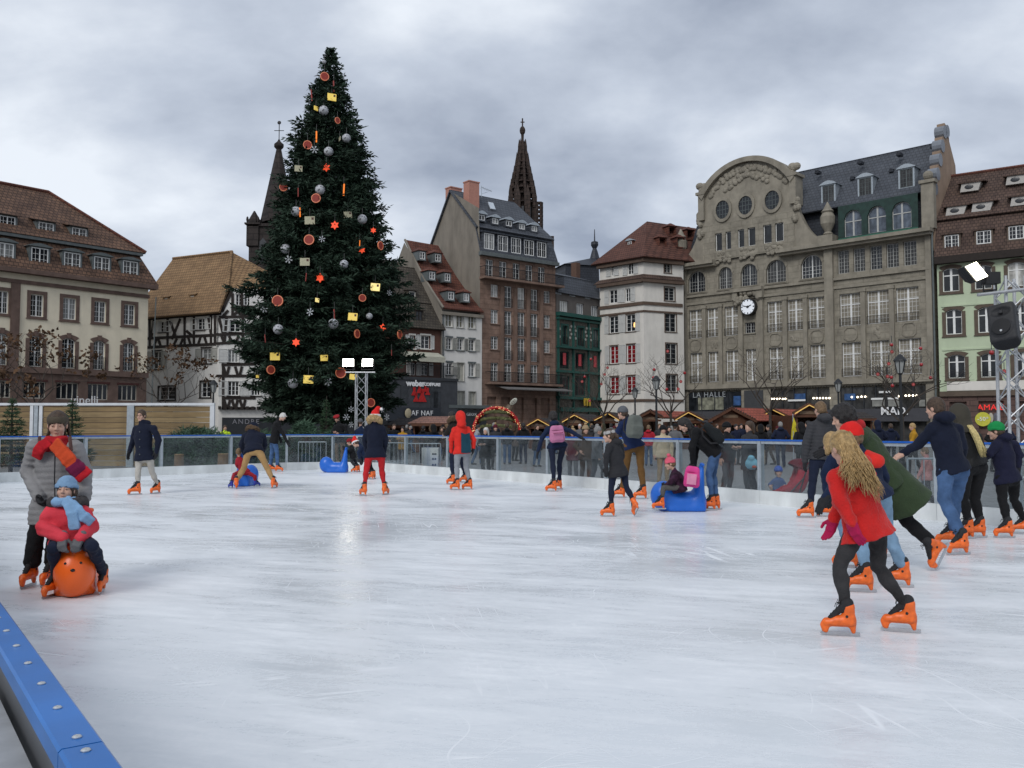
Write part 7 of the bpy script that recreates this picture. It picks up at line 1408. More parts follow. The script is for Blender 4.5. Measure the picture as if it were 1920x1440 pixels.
    # ---- trousers
    lg = dict(mat=fab('jeans',(0.03,0.05,0.10)), r=1.0, cuff=1.0, wob=.006); lg.update(legs or {})
    if KN:
        k_ = lg['r']
        def f_leg(P):
            d = None
            for sd in KN:
                kn, an, hp_ = KN[sd], AN[sd], HP[sd]; en = an + unit(kn-an)*(.055*sk if skates else -.01)
                c_ = np.minimum(cone(P,hp_,kn,.088*s*k_,.062*s*k_), cone(P,kn,en,.060*s*k_,.046*s*k_*lg['cuff'])); c_ = smin(c_, cone(P,kn+(an-kn)*.25,kn+(an-kn)*.4,.058*s*k_,.055*s*k_), .03); d = c_ if d is None else smin(d, c_, .02)
                ck = (P-an.astype(np.float32)) @ unit(kn-an).astype(np.float32)
            pv = smin(cone(P,C0+(HP['L']-C0)*.6,C0+(HP['R']-C0)*.6,.10*s*k_,.10*s*k_), cone(P,C0+Ax*.04,C0+Ax*.13*s,.105*s*k_,.095*s*k_), .04); d = smin(d, pv, .035)
            return d + lg['wob']*wob(P, 42, 1.3) + (.0035*wob(P, 90, .6) if vox < .02 else 0)
        pts = np.array([*HP.values(),*KN.values(),*AN.values(),C0+Ax*.16*s]); put('trousers', solid('trousers', f_leg, pts.min(0)-.12*s*k_, pts.max(0)+.12*s*k_, vox, lg['mat']), root)
    # ---- coat / jacket
    tp = dict(mat=fab('navy',(0.012,0.016,0.030)), hem=.10, bulk=1.1, flare=1.0, rib=0.0, sp=.06, wob=.006, collar=True, sleeve=1.0, hemcut=None, waist=1.0); tp.update(top or {})
    bk, hem = tp['bulk'], tp['hem']*s; A0 = C0-Ax*hem; B0 = Nk-Ax*.005; Lt = np.linalg.norm(B0-A0); tC = hem/Lt; T_ = lambda x: tC+(1-tC)*x; fl = tp['flare']
    ts = [0,max(tC,.01),T_(.25),T_(.62),T_(.84),T_(.93),1.0]; wS = max(.135*s, min(.175*s, np.linalg.norm(SH['R']-SH['L'])*.5*.92))
    ws = np.array([.170*s*fl,.168*s,.152*s*tp['waist'],wS,.145*s,.095*s,.058*s])*bk; ds = np.array([.128*s*fl,.132*s,.116*s*tp['waist'],.126*s,.105*s,.078*s,.060*s])*bk
    hw_ = np.linalg.norm(HP['R']-HP['L'])/2 + .098*s*lg['r'] + .014; ws[0] = max(ws[0], hw_*fl); ws[1] = max(ws[1], hw_); ds[0] = max(ds[0], .138*s*lg['r']*fl); ds[1] = max(ds[1], .138*s*lg['r'])
    def f_top(P):
        d = loft(P, A0, B0, latH, latS, ts, ws, ds)
        for sd in 'LR':
            S0 = SH[sd]-Ax*.01; d = smin(d, cone(P,Nk-Ax*.055*s,S0,.052*s*bk,.058*s*bk), .03); k2 = tp['sleeve']*bk
            arm = smin(cone(P,S0,EL[sd],.063*s*k2,.054*s*k2), cone(P,EL[sd],WR[sd],.053*s*k2,.040*s*k2), .012)
            if tp['rib']: 
                t1 = (P-S0.astype(np.float32)) @ unit(EL[sd]-S0).astype(np.float32); arm = arm - tp['rib']*np.abs(np.sin(np.pi*t1/tp['sp']))
            else: arm = arm + .006*wob(P,55,2.0)
            d = smin(d, arm, .022)
        if tp['rib']: d = d - tp['rib']*(np.abs(np.sin(np.pi*((P @ Ax.astype(np.float32)))/tp['sp']))-.5)
        if tp['collar']: d = smin(d, cone(P,Nk-Ax*.03,Nk+Ax*.035*s,.074*s,.068*s), .015)
        if tp.get('hood'): d = smin(d, ell(P, Nk-fv*.085*s+Ax*.005, (.115*s,.115*s,.075*s)), .03)
        return d + tp['wob']*wob(P, 30, .7) + (.0038*wob(P, 68, 1.9) if vox < .02 and not tp['rib'] else 0)
    pts = np.array([*SH.values(),*EL.values(),*WR.values(),A0,B0,Nk+Ax*.05-fv*.1]); e_ = max(.19*s*bk*max(1,fl),.12); put(tp.get('name','coat'), solid('coat', f_top, np.minimum(pts.min(0)-.09*s*bk, np.minimum(A0,B0)-e_), np.maximum(pts.max(0)+.09*s*bk, np.maximum(A0,B0)+np.array([e_,e_,.05])), vox, tp['mat']), root)
    # ---- hair and headwear
    hair, style = hd['hair'], hd['style']; hm = HAIR[hair] if isinstance(hair,str) else hair; hv = min(vox*.75,.012) if vox < .024 else .016
    def L_(P): return ((P-HC.astype(np.float32)) @ HA.T.astype(np.float32))/hs
    def f_hair(P):
        q = L_(P); qs = np.stack([np.abs(q[:,0]),q[:,1],q[:,2]],1); t = dict(curly=.034).get(style,.014); d = ell(q,(0,-.016,.034),(.074+t,.092+t,.090+t)); d = smin(d, ell(q,(0,-.055,-.02),(.066+t*.6,.055+t*.6,.07)), .02)
        d = smax(d, -ell(q,(0,.105,-.055),(.085,.085,.115)), .012); d = smax(d, -.075-q[:,2]+np.maximum(-q[:,1],0)*.35*0, .01)
        if style in ('long','bob'): 
            L2 = hd.get('len',.22); d = smin(d, np.minimum(cone(qs,(.055,-.04,-.02),(.07,-.04,-L2),.042,.028), cone(q,(0,-.075,0),(0,-.085,-L2*1.1),.06,.04)), .03)
        if style == 'pony': d = smin(d, np.minimum(cone(q,(0,-.10,.03),(0,-.15,-.03),.03,.034), cone(q,(0,-.15,-.03),(0,-.145,-.14),.034,.012)), .015)
        if style == 'bun': d = smin(d, ell(q,(0,-.10,.07),(.045,.045,.045)), .01)
        return (d + (.012 if style == 'curly' else .004)*wob(q, 95 if style == 'curly' else 150, .4))*hs
    R_ = .16+hd.get('len',.22)*(style in ('long','bob'))+.06*(style == 'pony')
    if style not in ('none',): put('hair', solid('hair', f_hair, HC-R_*hs*1.15, HC+.17*hs*np.array([1,1,1]), hv, hm), root)
    hat = hd.get('hat')
    if hat:
        kind, hmat = hat[0], hat[1]
        def f_hat(P):
            q = L_(P); rho = np.sqrt(q[:,0]**2+(q[:,1]+.012)**2)
            if kind in ('beanie','pom','santa'):
                d = ell(q,(0,-.014,.046),(.094,.114,.105)); cut = .030-q[:,2]-.10*(q[:,1])*(-.15); d = smax(d, .022-q[:,2]+q[:,1]*-.12*0+np.maximum(-q[:,1],0)*-.25, .01); d = smin(d, smax(np.abs(rho-.100)-.010, np.abs(q[:,2]-.040+np.maximum(-q[:,1],0)*.22)-.020, .01), .01); d = d-.0018*np.sin(np.arctan2(q[:,0],q[:,1])*46)
                if kind == 'santa': d = smin(d, np.minimum(cone(q,(0,-.02,.10),(.06,-.06,.19),.075,.05), cone(q,(.06,-.06,.19),(.13,-.08,.17),.05,.02)), .03)
            elif kind == 'beret': d = smin(ell(q,(.015,-.02,.085),(.125,.130,.055)), smax(ell(q,(0,-.012,.05),(.09,.108,.06)), .03-q[:,2], .01), .02)
            elif kind == 'band': d = smax(ell(q,(0,-.012,.035),(.092,.112,.105)), np.abs(q[:,2]-.062+q[:,1]*.12)-.034, .012); d = smax(d, -ell(q,(0,-.012,.03),(.078,.098,.092)), .005)
            elif kind == 'hood': d = ell(q,(0,-.03,.02),(.125,.135,.155)); d = smax(d, -ell(q,(0,.115,-.02),(.09,.10,.13)), .015); d = smin(d, cone(q,(0,-.06,-.06),(0,-.07,-.17),.10,.11), .04)
            elif kind == 'helmet': d = smax(ell(q,(0,-.012,.045),(.105,.125,.115)), .015-q[:,2], .012)
            return (d + .003*wob(q,60,.3))*hs
        put('hat' if kind != 'hood' else 'hood', solid('hat', f_hat, HC-.20*hs, HC+.26*hs, hv, hmat), root)
        if len(hat) > 2:
            cpos, rr = (HL(0,-.02,.175), .042) if kind in ('pom','beanie') else (HL(.14,-.085,.16), .035)
            put('pompom', solid('pompom', lambda P: ell(P,cpos,(rr*hs,)*3)+.006*wob(P,160,.2), cpos-.06, cpos+.06, .009, hat[2]), root)
        if kind == 'santa': put('hat_trim', solid('hat_trim', lambda P: (lambda q: smax(np.abs(np.sqrt(q[:,0]**2+(q[:,1]+.012)**2)-.104)-.019, np.abs(q[:,2]-.042+np.maximum(-q[:,1],0)*.22)-.026, .012)*hs+.004*wob(P,150,.1))(L_(P)), HC-.16*hs, HC+.16*hs, hv, mat('white_fur',(0.7,0.68,0.66),.9,.1,30,bump=.5,bscale=150)), root)
    if hd.get('fur'):
        fc = hd['fur']
        def f_fur(P):
            q = L_(P); a_ = np.arctan2(q[:,0],q[:,2]+.02); rr = np.sqrt((q[:,0]/1.0)**2+((q[:,2]+.03)/1.12)**2); return (np.sqrt((rr-.135)**2+(q[:,1]-.015)**2)-.040+.014*wob(q,85,.3)+.006*wob(q,190,.8))*hs
        put('fur_trim', solid('fur_trim', f_fur, HC-.24*hs, HC+.24*hs, hv, fc), root)
    if hd.get('furc'):
        cF = Nk+Ax*.045*s-fv*.03*s
        def f_fc(P):
            q = P-cF.astype(np.float32); zz_ = q[:,2]+(q @ fv.astype(np.float32))*.55; return np.sqrt((np.sqrt(q[:,0]**2+q[:,1]**2)-.115*s)**2+zz_**2)-.062*s+.016*wob(P,70,.3)+.006*wob(P,170,.9)
        put('fur_trim', solid('fur_trim', f_fc, cF-.24, cF+.24, hv, hd['furc']), root)
    if hd.get('eyes'):
        for sx_ in (-1,1):
            put('eye', MB().tube([HL(sx_*.0215,.0905,.004),HL(sx_*.031,.0945,.0045),HL(sx_*.041,.0885,.003)], [.0018*hs,.0042*hs,.0018*hs], 6).mesh('eye', EYED, True), root); put('eyebrow', MB().tube([HL(sx_*.017,.0965,.026),HL(sx_*.032,.094,.031),HL(sx_*.048,.080,.026)], [.003*hs,.0035*hs,.002*hs], 5).mesh('eyebrow', BROW), root)
        put('lips', MB().tube([HL(-.018,.090,-.0655),HL(-.008,.0965,-.062),HL(0,.0975,-.064),HL(.008,.0965,-.062),HL(.018,.090,-.0655)], [.002*hs,.0042*hs,.0042*hs,.0042*hs,.002*hs], 6).mesh('lips', LIPM, True), root)
        if hd.get('glasses'):
            m = MB()
            for sx_ in (-1,1): m.tube([HL(sx_*.032+.021*math.cos(a_),.104,.006+.015*math.sin(a_)) for a_ in np.linspace(0,2*math.pi,13)], .0022, 4); m.tube([HL(sx_*.053,.10,.008),HL(sx_*.08,.0,.008)], .002, 4)
            m.tube([HL(-.011,.107,.008),HL(.011,.107,.008)], .0022, 4); put('glasses', m.mesh('glasses', EYED), root)
    # ---- hands
    hn = dict(mat=GM, L='open', R='open'); hn.update(hands or {})
    for sd in 'LR':
        kind = hn[sd]
        if kind is None: continue
        dr = unit(hn.get('d'+sd, WR[sd]-EL[sd])); x_ = np.array(hn.get('t'+sd, fv), float); x_ = unit(x_-dr*(x_ @ dr)); z_ = np.cross(x_,dr); left = (sd == 'L') != flip
        Mx = Matrix((( x_[0],dr[0],z_[0],WR[sd][0]),(x_[1],dr[1],z_[1],WR[sd][1]),(x_[2],dr[2],z_[2],WR[sd][2]),(0,0,0,1))) @ Matrix.Scale(.62+.38*s,4)
        o = put('hand' if hn['mat'] in (SKIN,SKIN2) else 'glove', HANDS[(kind, 1 if left else -1)], root, mtx=Mx)
        if hn['mat'] is not GM: o.material_slots[0].link = 'OBJECT'; o.material_slots[0].material = hn['mat']
    # ---- feet
    Bi = Matrix.Translation(-Vector(base))
    for sd, Mx in FM:
        if skates: skate(root, Bi @ Mx, sk, shell)
        else: put('shoe', SHOE, root, mtx=Bi @ Mx @ Matrix.Scale(sk,4))
    P_ = dict(root=root, base=base, Nk=Nk, C0=C0, SH=SH, HP=HP, EL=EL, WR=WR, KN=KN, AN=AN, HC=HC, HL=HL, Ax=Ax, fv=fv, ev=ev, s=s, Y=Y, hs=hs, inv=inv)
    if extras: extras(P_)
    return P_

def backpack(label, conv, c, Y, w_, h_, d_, face, mtl, tilt=0, lean=0, pocket=True, vox=.014, roll=0):
    p = at(*conv(*c), Y); t = thing('backpack', label, 'backpack', p); t.rotation_euler = Euler((R(lean),R(roll),-R(face)),'XYZ')
    def f(P):
        P = P*np.stack([1+.5*np.maximum(P[:,2],0)/h_,1+.7*np.maximum(P[:,2],0)/h_,np.ones(len(P))],1).astype(np.float32); d = rbox(P,(0,0,0),(w_/2,d_/2,h_/2),min(w_,d_,h_)*.47); d = smin(d, rbox(P,(0,-d_*.42,-h_*.16),(w_*.38,d_*.2,h_*.22),.03), .012) if pocket else d; d = smax(d, -(np.abs(P[:,2]-h_*.2)-.004+np.maximum(np.abs(P[:,0])-w_*.4,0)+np.maximum(P[:,1]+d_*.3,0)), .008); return d+.006*wob(P,30,.5)
    put('bag', solid('bag', f, (-w_*.6,-d_*.9,-h_*.6), (w_*.6,d_*.7,h_*.6), vox, mtl), t)
    m = MB()
    for sx_ in (-1,1): m.tube([(sx_*w_*.25,d_*.4,h_*.42),(sx_*w_*.3,d_*.55,h_*.45),(sx_*w_*.34,d_*.95,h_*.2),(sx_*w_*.36,d_*.9,-h_*.2),(sx_*w_*.34,d_*.35,-h_*.38)], .016, 5)
    m.tube([(-.03,d_*.3,h_*.46),(0,d_*.32,h_*.56),(.03,d_*.3,h_*.46)], .009, 5); m.build('straps', BLACKL if mtl is not BLACKL else mtl, t); return t

# ------------------------------------------------------------------ ride-on seals
def f_seal(P):
    hd_ = ell(P,(0,.24,.265),(.190,.225,.255)); bd = ell(P,(0,-.06,.16),(.185,.42,.185)); d = smin(hd_, bd, .10); tl_ = cone(P*np.array([.72,1,1],np.float32),(0,-.34,.12),(0,-.425,.80),.135,.035); d = smin(d, tl_, .10); bs = rbox(P,(0,-.14,.035),(.185,.32,.05),.048); d = smin(d, bs, .09); d = smin(d, rbox(P,(0,-.43,.80),(.13,.028,.025),.024), .03); return smax(d, .004-P[:,2], .012)
SEAL_M = {}
def seal(label, px, py, heading, mtl, Y=None, k=1.0, face=True):
    p = ground(px,py) if Y is None else np.array([at(px,py,Y)[0],Y,0]); t = thing('seal_skating_aid', label, 'skating aid', (p[0],p[1],.0), -R(heading), 'plastic seals for small skaters'); 
    if 'm' not in SEAL_M: SEAL_M['m'] = solid('seal_body', f_seal, (-.24,-.52,-.01), (.24,.5,.9), .017, mtl)
    o = put('seal_body', SEAL_M['m'], t); o.scale = (k,)*3; o.material_slots[0].link = 'OBJECT'; o.material_slots[0].material = mtl
    if face:
        for x,y,z,r in ((-.068,.435,.36,.013),(.068,.435,.36,.013)): put('eye', MB().ball((x*k,y*k,z*k),(r*k,r*k*.5,r*k),10,7).mesh('eye', EYED, True), t)
        put('nose', MB().ball((0,.462*k,.295*k),(.022*k,.014*k,.016*k),10,7).mesh('nose', EYED, True), t)
    return t
SEAL_O = mat('seal_orange', (0.78,0.115,0.012), .32, .05, 3, spec=.45); SEAL_B = mat('seal_blue', (0.012,0.12,0.52), .32, .05, 3, spec=.45)
# ------------------------------------------------------------------ the skaters
navy = fab('navy', (0.010,0.013,0.026)); navy2 = fab('navy_blue', (0.012,0.020,0.048)); blk = fab('black', (0.011,0.011,0.012)); char = fab('charcoal', (0.028,0.028,0.031)); jean = fab('blue_jeans', (0.055,0.105,0.21), v=.3); ljean = fab('light_jeans', (0.17,0.27,0.38), v=.25); djean = fab('dark_jeans', (0.013,0.017,0.034)); gjean = fab('grey_black_jeans', (0.030,0.029,0.030), v=.35)
beige = fab('beige_trousers', (0.36,0.22,0.095)); brownt = fab('brown_trousers', (0.125,0.065,0.022)); redt = fab('red_trousers', (0.42,0.018,0.022)); greyt = fab('grey_trousers', (0.25,0.26,0.28)); stonet = fab('stone_trousers', (0.40,0.375,0.335)); puffg = fab('grey_puffer', (0.22,0.215,0.215), .6); redc = fab('red_wool_coat', (0.50,0.020,0.018), .95, .15, .5, 60, .12); coral = fab('coral_puffer', (0.62,0.045,0.065), .65); greenc = fab('green_wool_coat', (0.034,0.052,0.026), .95, .15, .4, 60, .08); dgrey = fab('dark_grey_puffer', (0.042,0.042,0.046), .6); redj = fab('red_jacket', (0.62,0.028,0.020), .7); teal = fab('teal_panel', (0.012,0.045,0.068)); purple = fab('dark_floral_coat', (0.035,0.012,0.028), .8, .9); pinkg = fab('pink_gloves', (0.36,0.012,0.065)); greyg = fab('grey_gloves', (0.12,0.12,0.125)); redsuit = fab('red_snowsuit', (0.30,0.02,0.03)); furb = mat('fur_brown', (0.10,0.062,0.035), .95, .3, 40, bump=.6, bscale=160); furt = mat('fur_tan', (0.40,0.27,0.13), .95, .3, 40, bump=.6, bscale=160); furg = mat('fur_grey', (0.05,0.045,0.045), .95, .3, 40, bump=.6, bscale=160)
redhat = fab('red_hat', (0.62,0.02,0.018)); bluehat = fab('blue_hat', (0.19,0.31,0.46)); pinkhat = fab('pink_hat', (0.60,0.10,0.15)); grbeanie = fab('grey_beanie', (0.10,0.105,0.115)); olive = fab('olive_headband', (0.075,0.062,0.045)); scarfr = fab('scarf_red', (0.42,0.015,0.022), v=.5); scarfo = fab('scarf_orange', (0.48,0.06,0.02), v=.3); scarfp = fab('scarf_purple', (0.13,0.012,0.045), v=.3); scarfb = fab('scarf_blue', (0.20,0.34,0.52)); white_fur = mat('white_fur', (0.7,0.68,0.66), .9, .1, 30, bump=.5, bscale=150)
def ribbon(P, name, pts, w_, th, mtl, vox=.012, fr=0):
    """flat cloth strip through world points"""
    pts = [P['inv'](np.asarray(p)) for p in pts]
    def f(Q):
        d = None
        for a, b in zip(pts[:-1], pts[1:]):
            ax = unit(b-a); sd = unit(np.cross(ax, np.array([0,1.0,0]))); nn = np.cross(ax, sd); q = Q-a.astype(np.float32); t = np.clip(q @ ax, 0, np.linalg.norm(b-a)); r = q-t[:,None]*ax; c = np.sqrt(np.maximum(np.abs(r @ sd)-w_/2,0)**2+np.maximum(np.abs(r @ nn)-th/2,0)**2+(r @ ax)**2)-.010; d = c if d is None else smin(d, c, .02)
        return d+.004*wob(Q,60,.4)
    A_ = np.array(pts); return put(name, solid(name, f, A_.min(0)-w_*.75, A_.max(0)+w_*.75, vox, mtl), P['root'])

# woman pushing the orange seal
def ex_woman(P):
    y = P['Y']; q = lambda zx,zy,dy: at(*Q1(zx,zy), y+dy)
    s_ = P['s']; N_ = P['Nk']
    put('scarf', solid('scarf', lambda Q: smin(np.sqrt((np.sqrt((Q[:,0]-N_[0])**2+(Q[:,1]-N_[1]+.01)**2)-.075)**2+((Q[:,2]-N_[2]-.005)*.75)**2)-.036, np.sqrt((np.sqrt((Q[:,0]-N_[0])**2+(Q[:,1]-N_[1]+.02)**2)-.09)**2+((Q[:,2]-N_[2]+.045)*.8)**2)-.036, .02)+.006*wob(Q,55,.3), N_-.19, N_+.19, .0095, scarfr), P['root'])
    ribbon(P,'scarf',[q(330,320,-.17),q(290,345,-.19),q(262,375,-.19),q(250,420,-.17)],.075,.03,scarfr,.0095); ribbon(P,'scarf',[q(370,330,-.18),q(420,385,-.215),q(465,440,-.22),q(490,470,-.21)],.10,.028,scarfo,.0095); ribbon(P,'scarf',[q(488,468,-.212),q(520,500,-.20),q(545,525,-.19)],.125,.026,scarfp,.0095); ribbon(P,'scarf',[q(545,524,-.19),q(575,555,-.185)],.135,.022,scarfr,.0095)
    for zz_ in ([(472,285,-.13),(476,325,-.165),(482,378,-.175)],[(268,285,-.12),(268,330,-.15)]): MB().tube([P['inv'](q(*z_)) for z_ in zz_], .016, 5).build('bag_strap', fab('leather_strap',(0.09,0.05,0.045)), P['root'])
    m = MB(); m.tube([P['inv'](q(372,390,-.195)),P['inv'](q(368,560,-.20)),P['inv'](q(372,770,-.19))], .006, 4); m.build('zip', char, P['root'])
    hm = MB(); g = random.Random(3)
    for i in range(26):
        x0 = g.uniform(-.085,.085); st = P['HL'](x0,-.07+abs(x0)*.2,.03+g.uniform(-.02,.04)); e_ = P['HL'](x0*1.5+g.uniform(-.03,.03),-.08,-.16-g.uniform(0,.08)); mid = (st+e_)/2-P['fv']*.03+np.array([np.sign(x0)*.02,0,0]); hm.tube([st,mid,e_], [.012,.014,.005], 5)
    put('hair_strands', hm.mesh('hair_strands', HAIR['brown'], True), P['root'])
person('woman in grey quilted coat, red scarf and headband pushing the orange seal', Q1, 172, [(192,1296,178),(330,1285,180,{})], dict(head=(388,205),neck=(385,318),sL=(232,325),sR=(515,330),eL=(196,520,.02),eR=(566,525,.02),wL=(262,690,-.16),wR=(575,690,-.16),hL=(295,735),hR=(480,735),kL=(235,985),kR=(370,985)), 1.66, dict(mat=puffg,hem=.19,bulk=1.2,rib=.006,sp=.055,flare=1.05,sleeve=1.12,wob=.004), dict(mat=blk,r=1.12,cuff=1.55), dict(face=158,pitch=8,hair='brown',style='short',hat=('band',olive),eyes=True,k=1.02), dict(mat=GM,L='grip',R='grip'), Y=8.25, vox=.011, extras=ex_woman)
# girl sitting on the orange seal
seal('orange plastic seal carrying the girl in the coral jacket', *Q1(512,1322), 158, SEAL_O, Y=7.95, k=.87)
def ex_girl(P):
    y = P['Y']; q = lambda zx,zy,dy: at(*Q1(zx,zy), y+dy); N_ = P['Nk']
    put('scarf', solid('scarf', lambda Q: np.sqrt((np.sqrt((Q[:,0]-N_[0])**2+(Q[:,1]-N_[1]+.02)**2)-.078)**2+((Q[:,2]-N_[2]-.0)*.8)**2)-.034+.005*wob(Q,55,.3), N_-.16, N_+.16, .009, scarfb), P['root'])
    ribbon(P,'scarf',[q(445,715,-.15),q(475,745,-.19),q(492,800,-.21),q(505,905,-.20)],.075,.022,scarfb,.009); ribbon(P,'scarf',[q(480,735,-.18),q(525,780,-.20),q(570,825,-.19),q(618,862,-.16)],.065,.022,scarfb,.009)
    put('fur_collar', solid('fur_collar', lambda Q: np.sqrt((np.sqrt((Q[:,0]-N_[0])**2+(Q[:,1]-N_[1]-.03)**2)-.125)**2+((Q[:,2]-N_[2]+.005))**2)-.042+.012*wob(Q,80,.3)+np.maximum(-(Q[:,1]-N_[1]+.06),0)*1.5, N_-.22, N_+.22, .0095, furg), P['root'])
person('girl in coral jacket, blue hat and blue scarf sitting on the orange seal', Q1, 172, [(350,1372,190,{}),(688,1332,165)], dict(head=(447,645),neck=(445,722),sL=(335,775),sR=(560,770),eL=(298,900,-.06),eR=(612,890,-.06),wL=(425,968,-.27),wR=(545,968,-.27),hL=(400,990,.05),hR=(545,990,.05),kL=(362,1035,-.30),kR=(625,1020,-.30)), 1.30, dict(mat=coral,hem=.08,bulk=1.28,rib=.006,sp=.085,sleeve=1.2,wob=.004,name='jacket'), dict(mat=djean,r=1.12), dict(face=172,pitch=-8,hair='brown',style='bob',len=.12,hat=('beanie',bluehat),eyes=True,k=1.0), dict(mat=greyg,L='grip',R='grip',dL=(.15,-.45,-.6),dR=(-.15,-.45,-.6),tL=(1,0,.2),tR=(-1,0,.2)), Y=7.85, vox=.011, extras=ex_girl, sk=.82)
# man in navy parka
def ex_btn(P):
    for zy in (450,530,610,690): c = P['inv'](at(*Q2(236,zy), P['Y']-.165)); put('button', MB().ball(tuple(c),(.012,.006,.012),8,5).mesh('button', zincd), P['root'])
person('man in navy parka and stone trousers with glasses skating towards the camera', Q2, 200, [(185,1120,235),(405,1105,205,{})], dict(head=(255,278),neck=(265,362),sL=(190,395),sR=(390,390),eL=(165,540),eR=(435,540),wL=(128,660),wR=(415,665,-.05),hL=(232,730),hR=(345,730),kL=(218,880),kR=(365,875)), 1.80, dict(mat=navy,hem=.05,bulk=1.18,hood=True,flare=1.0), dict(mat=stonet,r=.92), dict(face=190,pitch=4,hair='brown',style='short',eyes=True,glasses=True), dict(mat=GM), vox=.014, extras=ex_btn)
# man in beige trousers bending over a child on a blue seal
seal('blue plastic seal between the legs of the man in beige trousers', *Q2(1375,1040), 4, SEAL_B, Y=22.75, face=False)
person('man in navy fur-hooded jacket and beige trousers bending away from the camera', Q2, 4, [(1262,1052,-12),(1662,1046,15)], dict(head=(1440,420,.52),neck=(1440,450,.38),sL=(1345,480,.34),sR=(1545,480,.34),eL=(1318,590,.45),eR=(1560,590,.45),wL=(1345,680,.62),wR=(1530,680,.62),hL=(1390,655,.0),hR=(1500,655,.0),kL=(1335,845,.06),kR=(1590,840,.06)), 1.80, dict(mat=navy,hem=.06,bulk=1.28,hood=True), dict(mat=beige,r=1.05,cuff=1.15), dict(face=4,pitch=40,hair='brown',hat=('hood',navy),furc=furb), dict(mat=GM,L='grip',R='grip'), Y=21.6, vox=.015)
person('small child in red snowsuit and blue skates sitting on the far blue seal', Q2, -8, [(1200,1035,-50,{}),(1475,1012,40,{})], dict(head=(1285,668,.25),neck=(1288,715,.25),sL=(1265,735,.25),sR=(1325,735,.3),eL=(1258,800,.2),eR=(1330,800,.4),wL=(1290,840,.4),wR=(1360,830,.5),hL=(1290,880,.25),hR=(1380,880,.3),kL=(1235,900,.1),kR=(1455,920,.3)), .95, dict(mat=redsuit,hem=.03,bulk=1.2,name='snowsuit'), dict(mat=redsuit,r=1.25,cuff=1.3), dict(face=0,hair='light'), dict(mat=GM,L='grip',R='grip'), Y=22.0, vox=.015, shell=BLUEB, sk=.7)
# elderly man
person('white-haired man in black jacket and jeans looking down at the far rail', Q2, 75, [(1640,846,85),(1712,848,100)], dict(head=(1752,290),neck=(1705,325),sL=(1672,352),sR=(1690,352),eL=(1690,450),eR=(1745,455,-.15),wL=(1720,520),wR=(1800,560,-.2),hL=(1645,555),hR=(1665,555),kL=(1635,670),kR=(1690,670)), 1.75, dict(mat=blk,hem=.05,bulk=1.15,name='jacket'), dict(mat=jean,r=1.1,cuff=1.2), dict(face=85,pitch=32,hair='white'), dict(mat=GM), Y=30.0, vox=.017)
# children at the blue seal
seal('blue plastic seal standing riderless near the far rail', *Q3(430,778), -86, SEAL_B, Y=29.4)
person('child in dark red hat and black jacket pushing the riderless blue seal', Q3, -80, [(632,765,-85),(655,760,-70,{})], dict(head=(582,500),neck=(600,540),sL=(600,560),sR=(610,560),eL=(575,600,-.15),eR=(600,600),wL=(548,570,-.15),wR=(560,580,.1),hL=(610,640),hR=(622,640),kL=(605,690),kR=(640,690)), 1.25, dict(mat=blk,hem=.06,bulk=1.15,name='jacket'), dict(mat=char), dict(face=-85,pitch=20,hair='brown',hat=('pom',fab('dark_red_hat',(0.2,0.012,0.018)))), Y=29.6, vox=.017)
person('child in red and white Santa hat and navy jacket bending forward', Q3, -75, [(780,868,-60),(800,862,-60,{})], dict(head=(640,510),neck=(680,530),sL=(690,545),sR=(715,540),eL=(665,600,-.15),eR=(700,600,.1),wL=(680,660,-.2),wR=(700,665,.1),hL=(745,650),hR=(765,650),kL=(750,740),kR=(785,740)), 1.38, dict(mat=navy2,hem=.06,bulk=1.12,name='jacket'), dict(mat=blk), dict(face=-70,pitch=40,hair='brown',hat=('santa',redhat,white_fur)), dict(mat=GM), Y=25.5, vox=.015)
person('woman in navy fur-hooded parka and red trousers skating away', Q3, 2, [(712,995,-40,{}),(925,985,20)], dict(head=(826,265),neck=(822,318),sL=(750,350),sR=(898,350),eL=(728,470,.05),eR=(925,470,.05),wL=(745,590,.14),wR=(912,590,.14),hL=(770,625),hR=(885,625),kL=(742,765),kR=(888,765)), 1.74, dict(mat=navy,hem=.05,bulk=1.2,waist=.95), dict(mat=redt,r=1.02,cuff=.85), dict(face=0,pitch=18,hair='brown',style='short',hat=('santa',redhat,white_fur),furc=furt), dict(mat=GM,L=None,R=None), Y=19.4, vox=.014)
# boy in red and teal, companion at the rail
def ex_panel(P):
    y = P['Y']; p = [at(*Q3(zx,zy), y+dy) for zx,zy,dy in ((1640,410,-.150),(1680,425,-.165),(1722,410,-.145),(1735,600,-.165),(1690,606,-.178),(1640,600,-.17))]; c = [P['inv'](a) for a in p]; cc = sum(c)/6
    MB().add([a+np.array([0,-.012,0]) for a in c]+[a+np.array([0,.03,0]) for a in c], [tuple(range(5,-1,-1))]+[(i,(i+1)%6,(i+1)%6+6,i+6) for i in range(6)]).build('back_panel', teal, P['root'])
person('dark-clad skater with brown fur hood holding the far rail', Q3, -20, [(1545,905,-60),(1665,880,-50,{})], dict(head=(1548,255),neck=(1565,310),sL=(1530,345),sR=(1640,345),eL=(1500,420),eR=(1660,450),wL=(1480,425,.12),wR=(1660,560),hL=(1560,570),hR=(1640,570),kL=(1552,700),kR=(1650,700)), 1.72, dict(mat=fab('brown_black',(0.02,0.017,0.015)),hem=.06,bulk=1.15,name='jacket'), dict(mat=djean), dict(face=-40,hair='dark',furc=furb), dict(mat=SKIN,L='grip',R='open'), vox=.017)
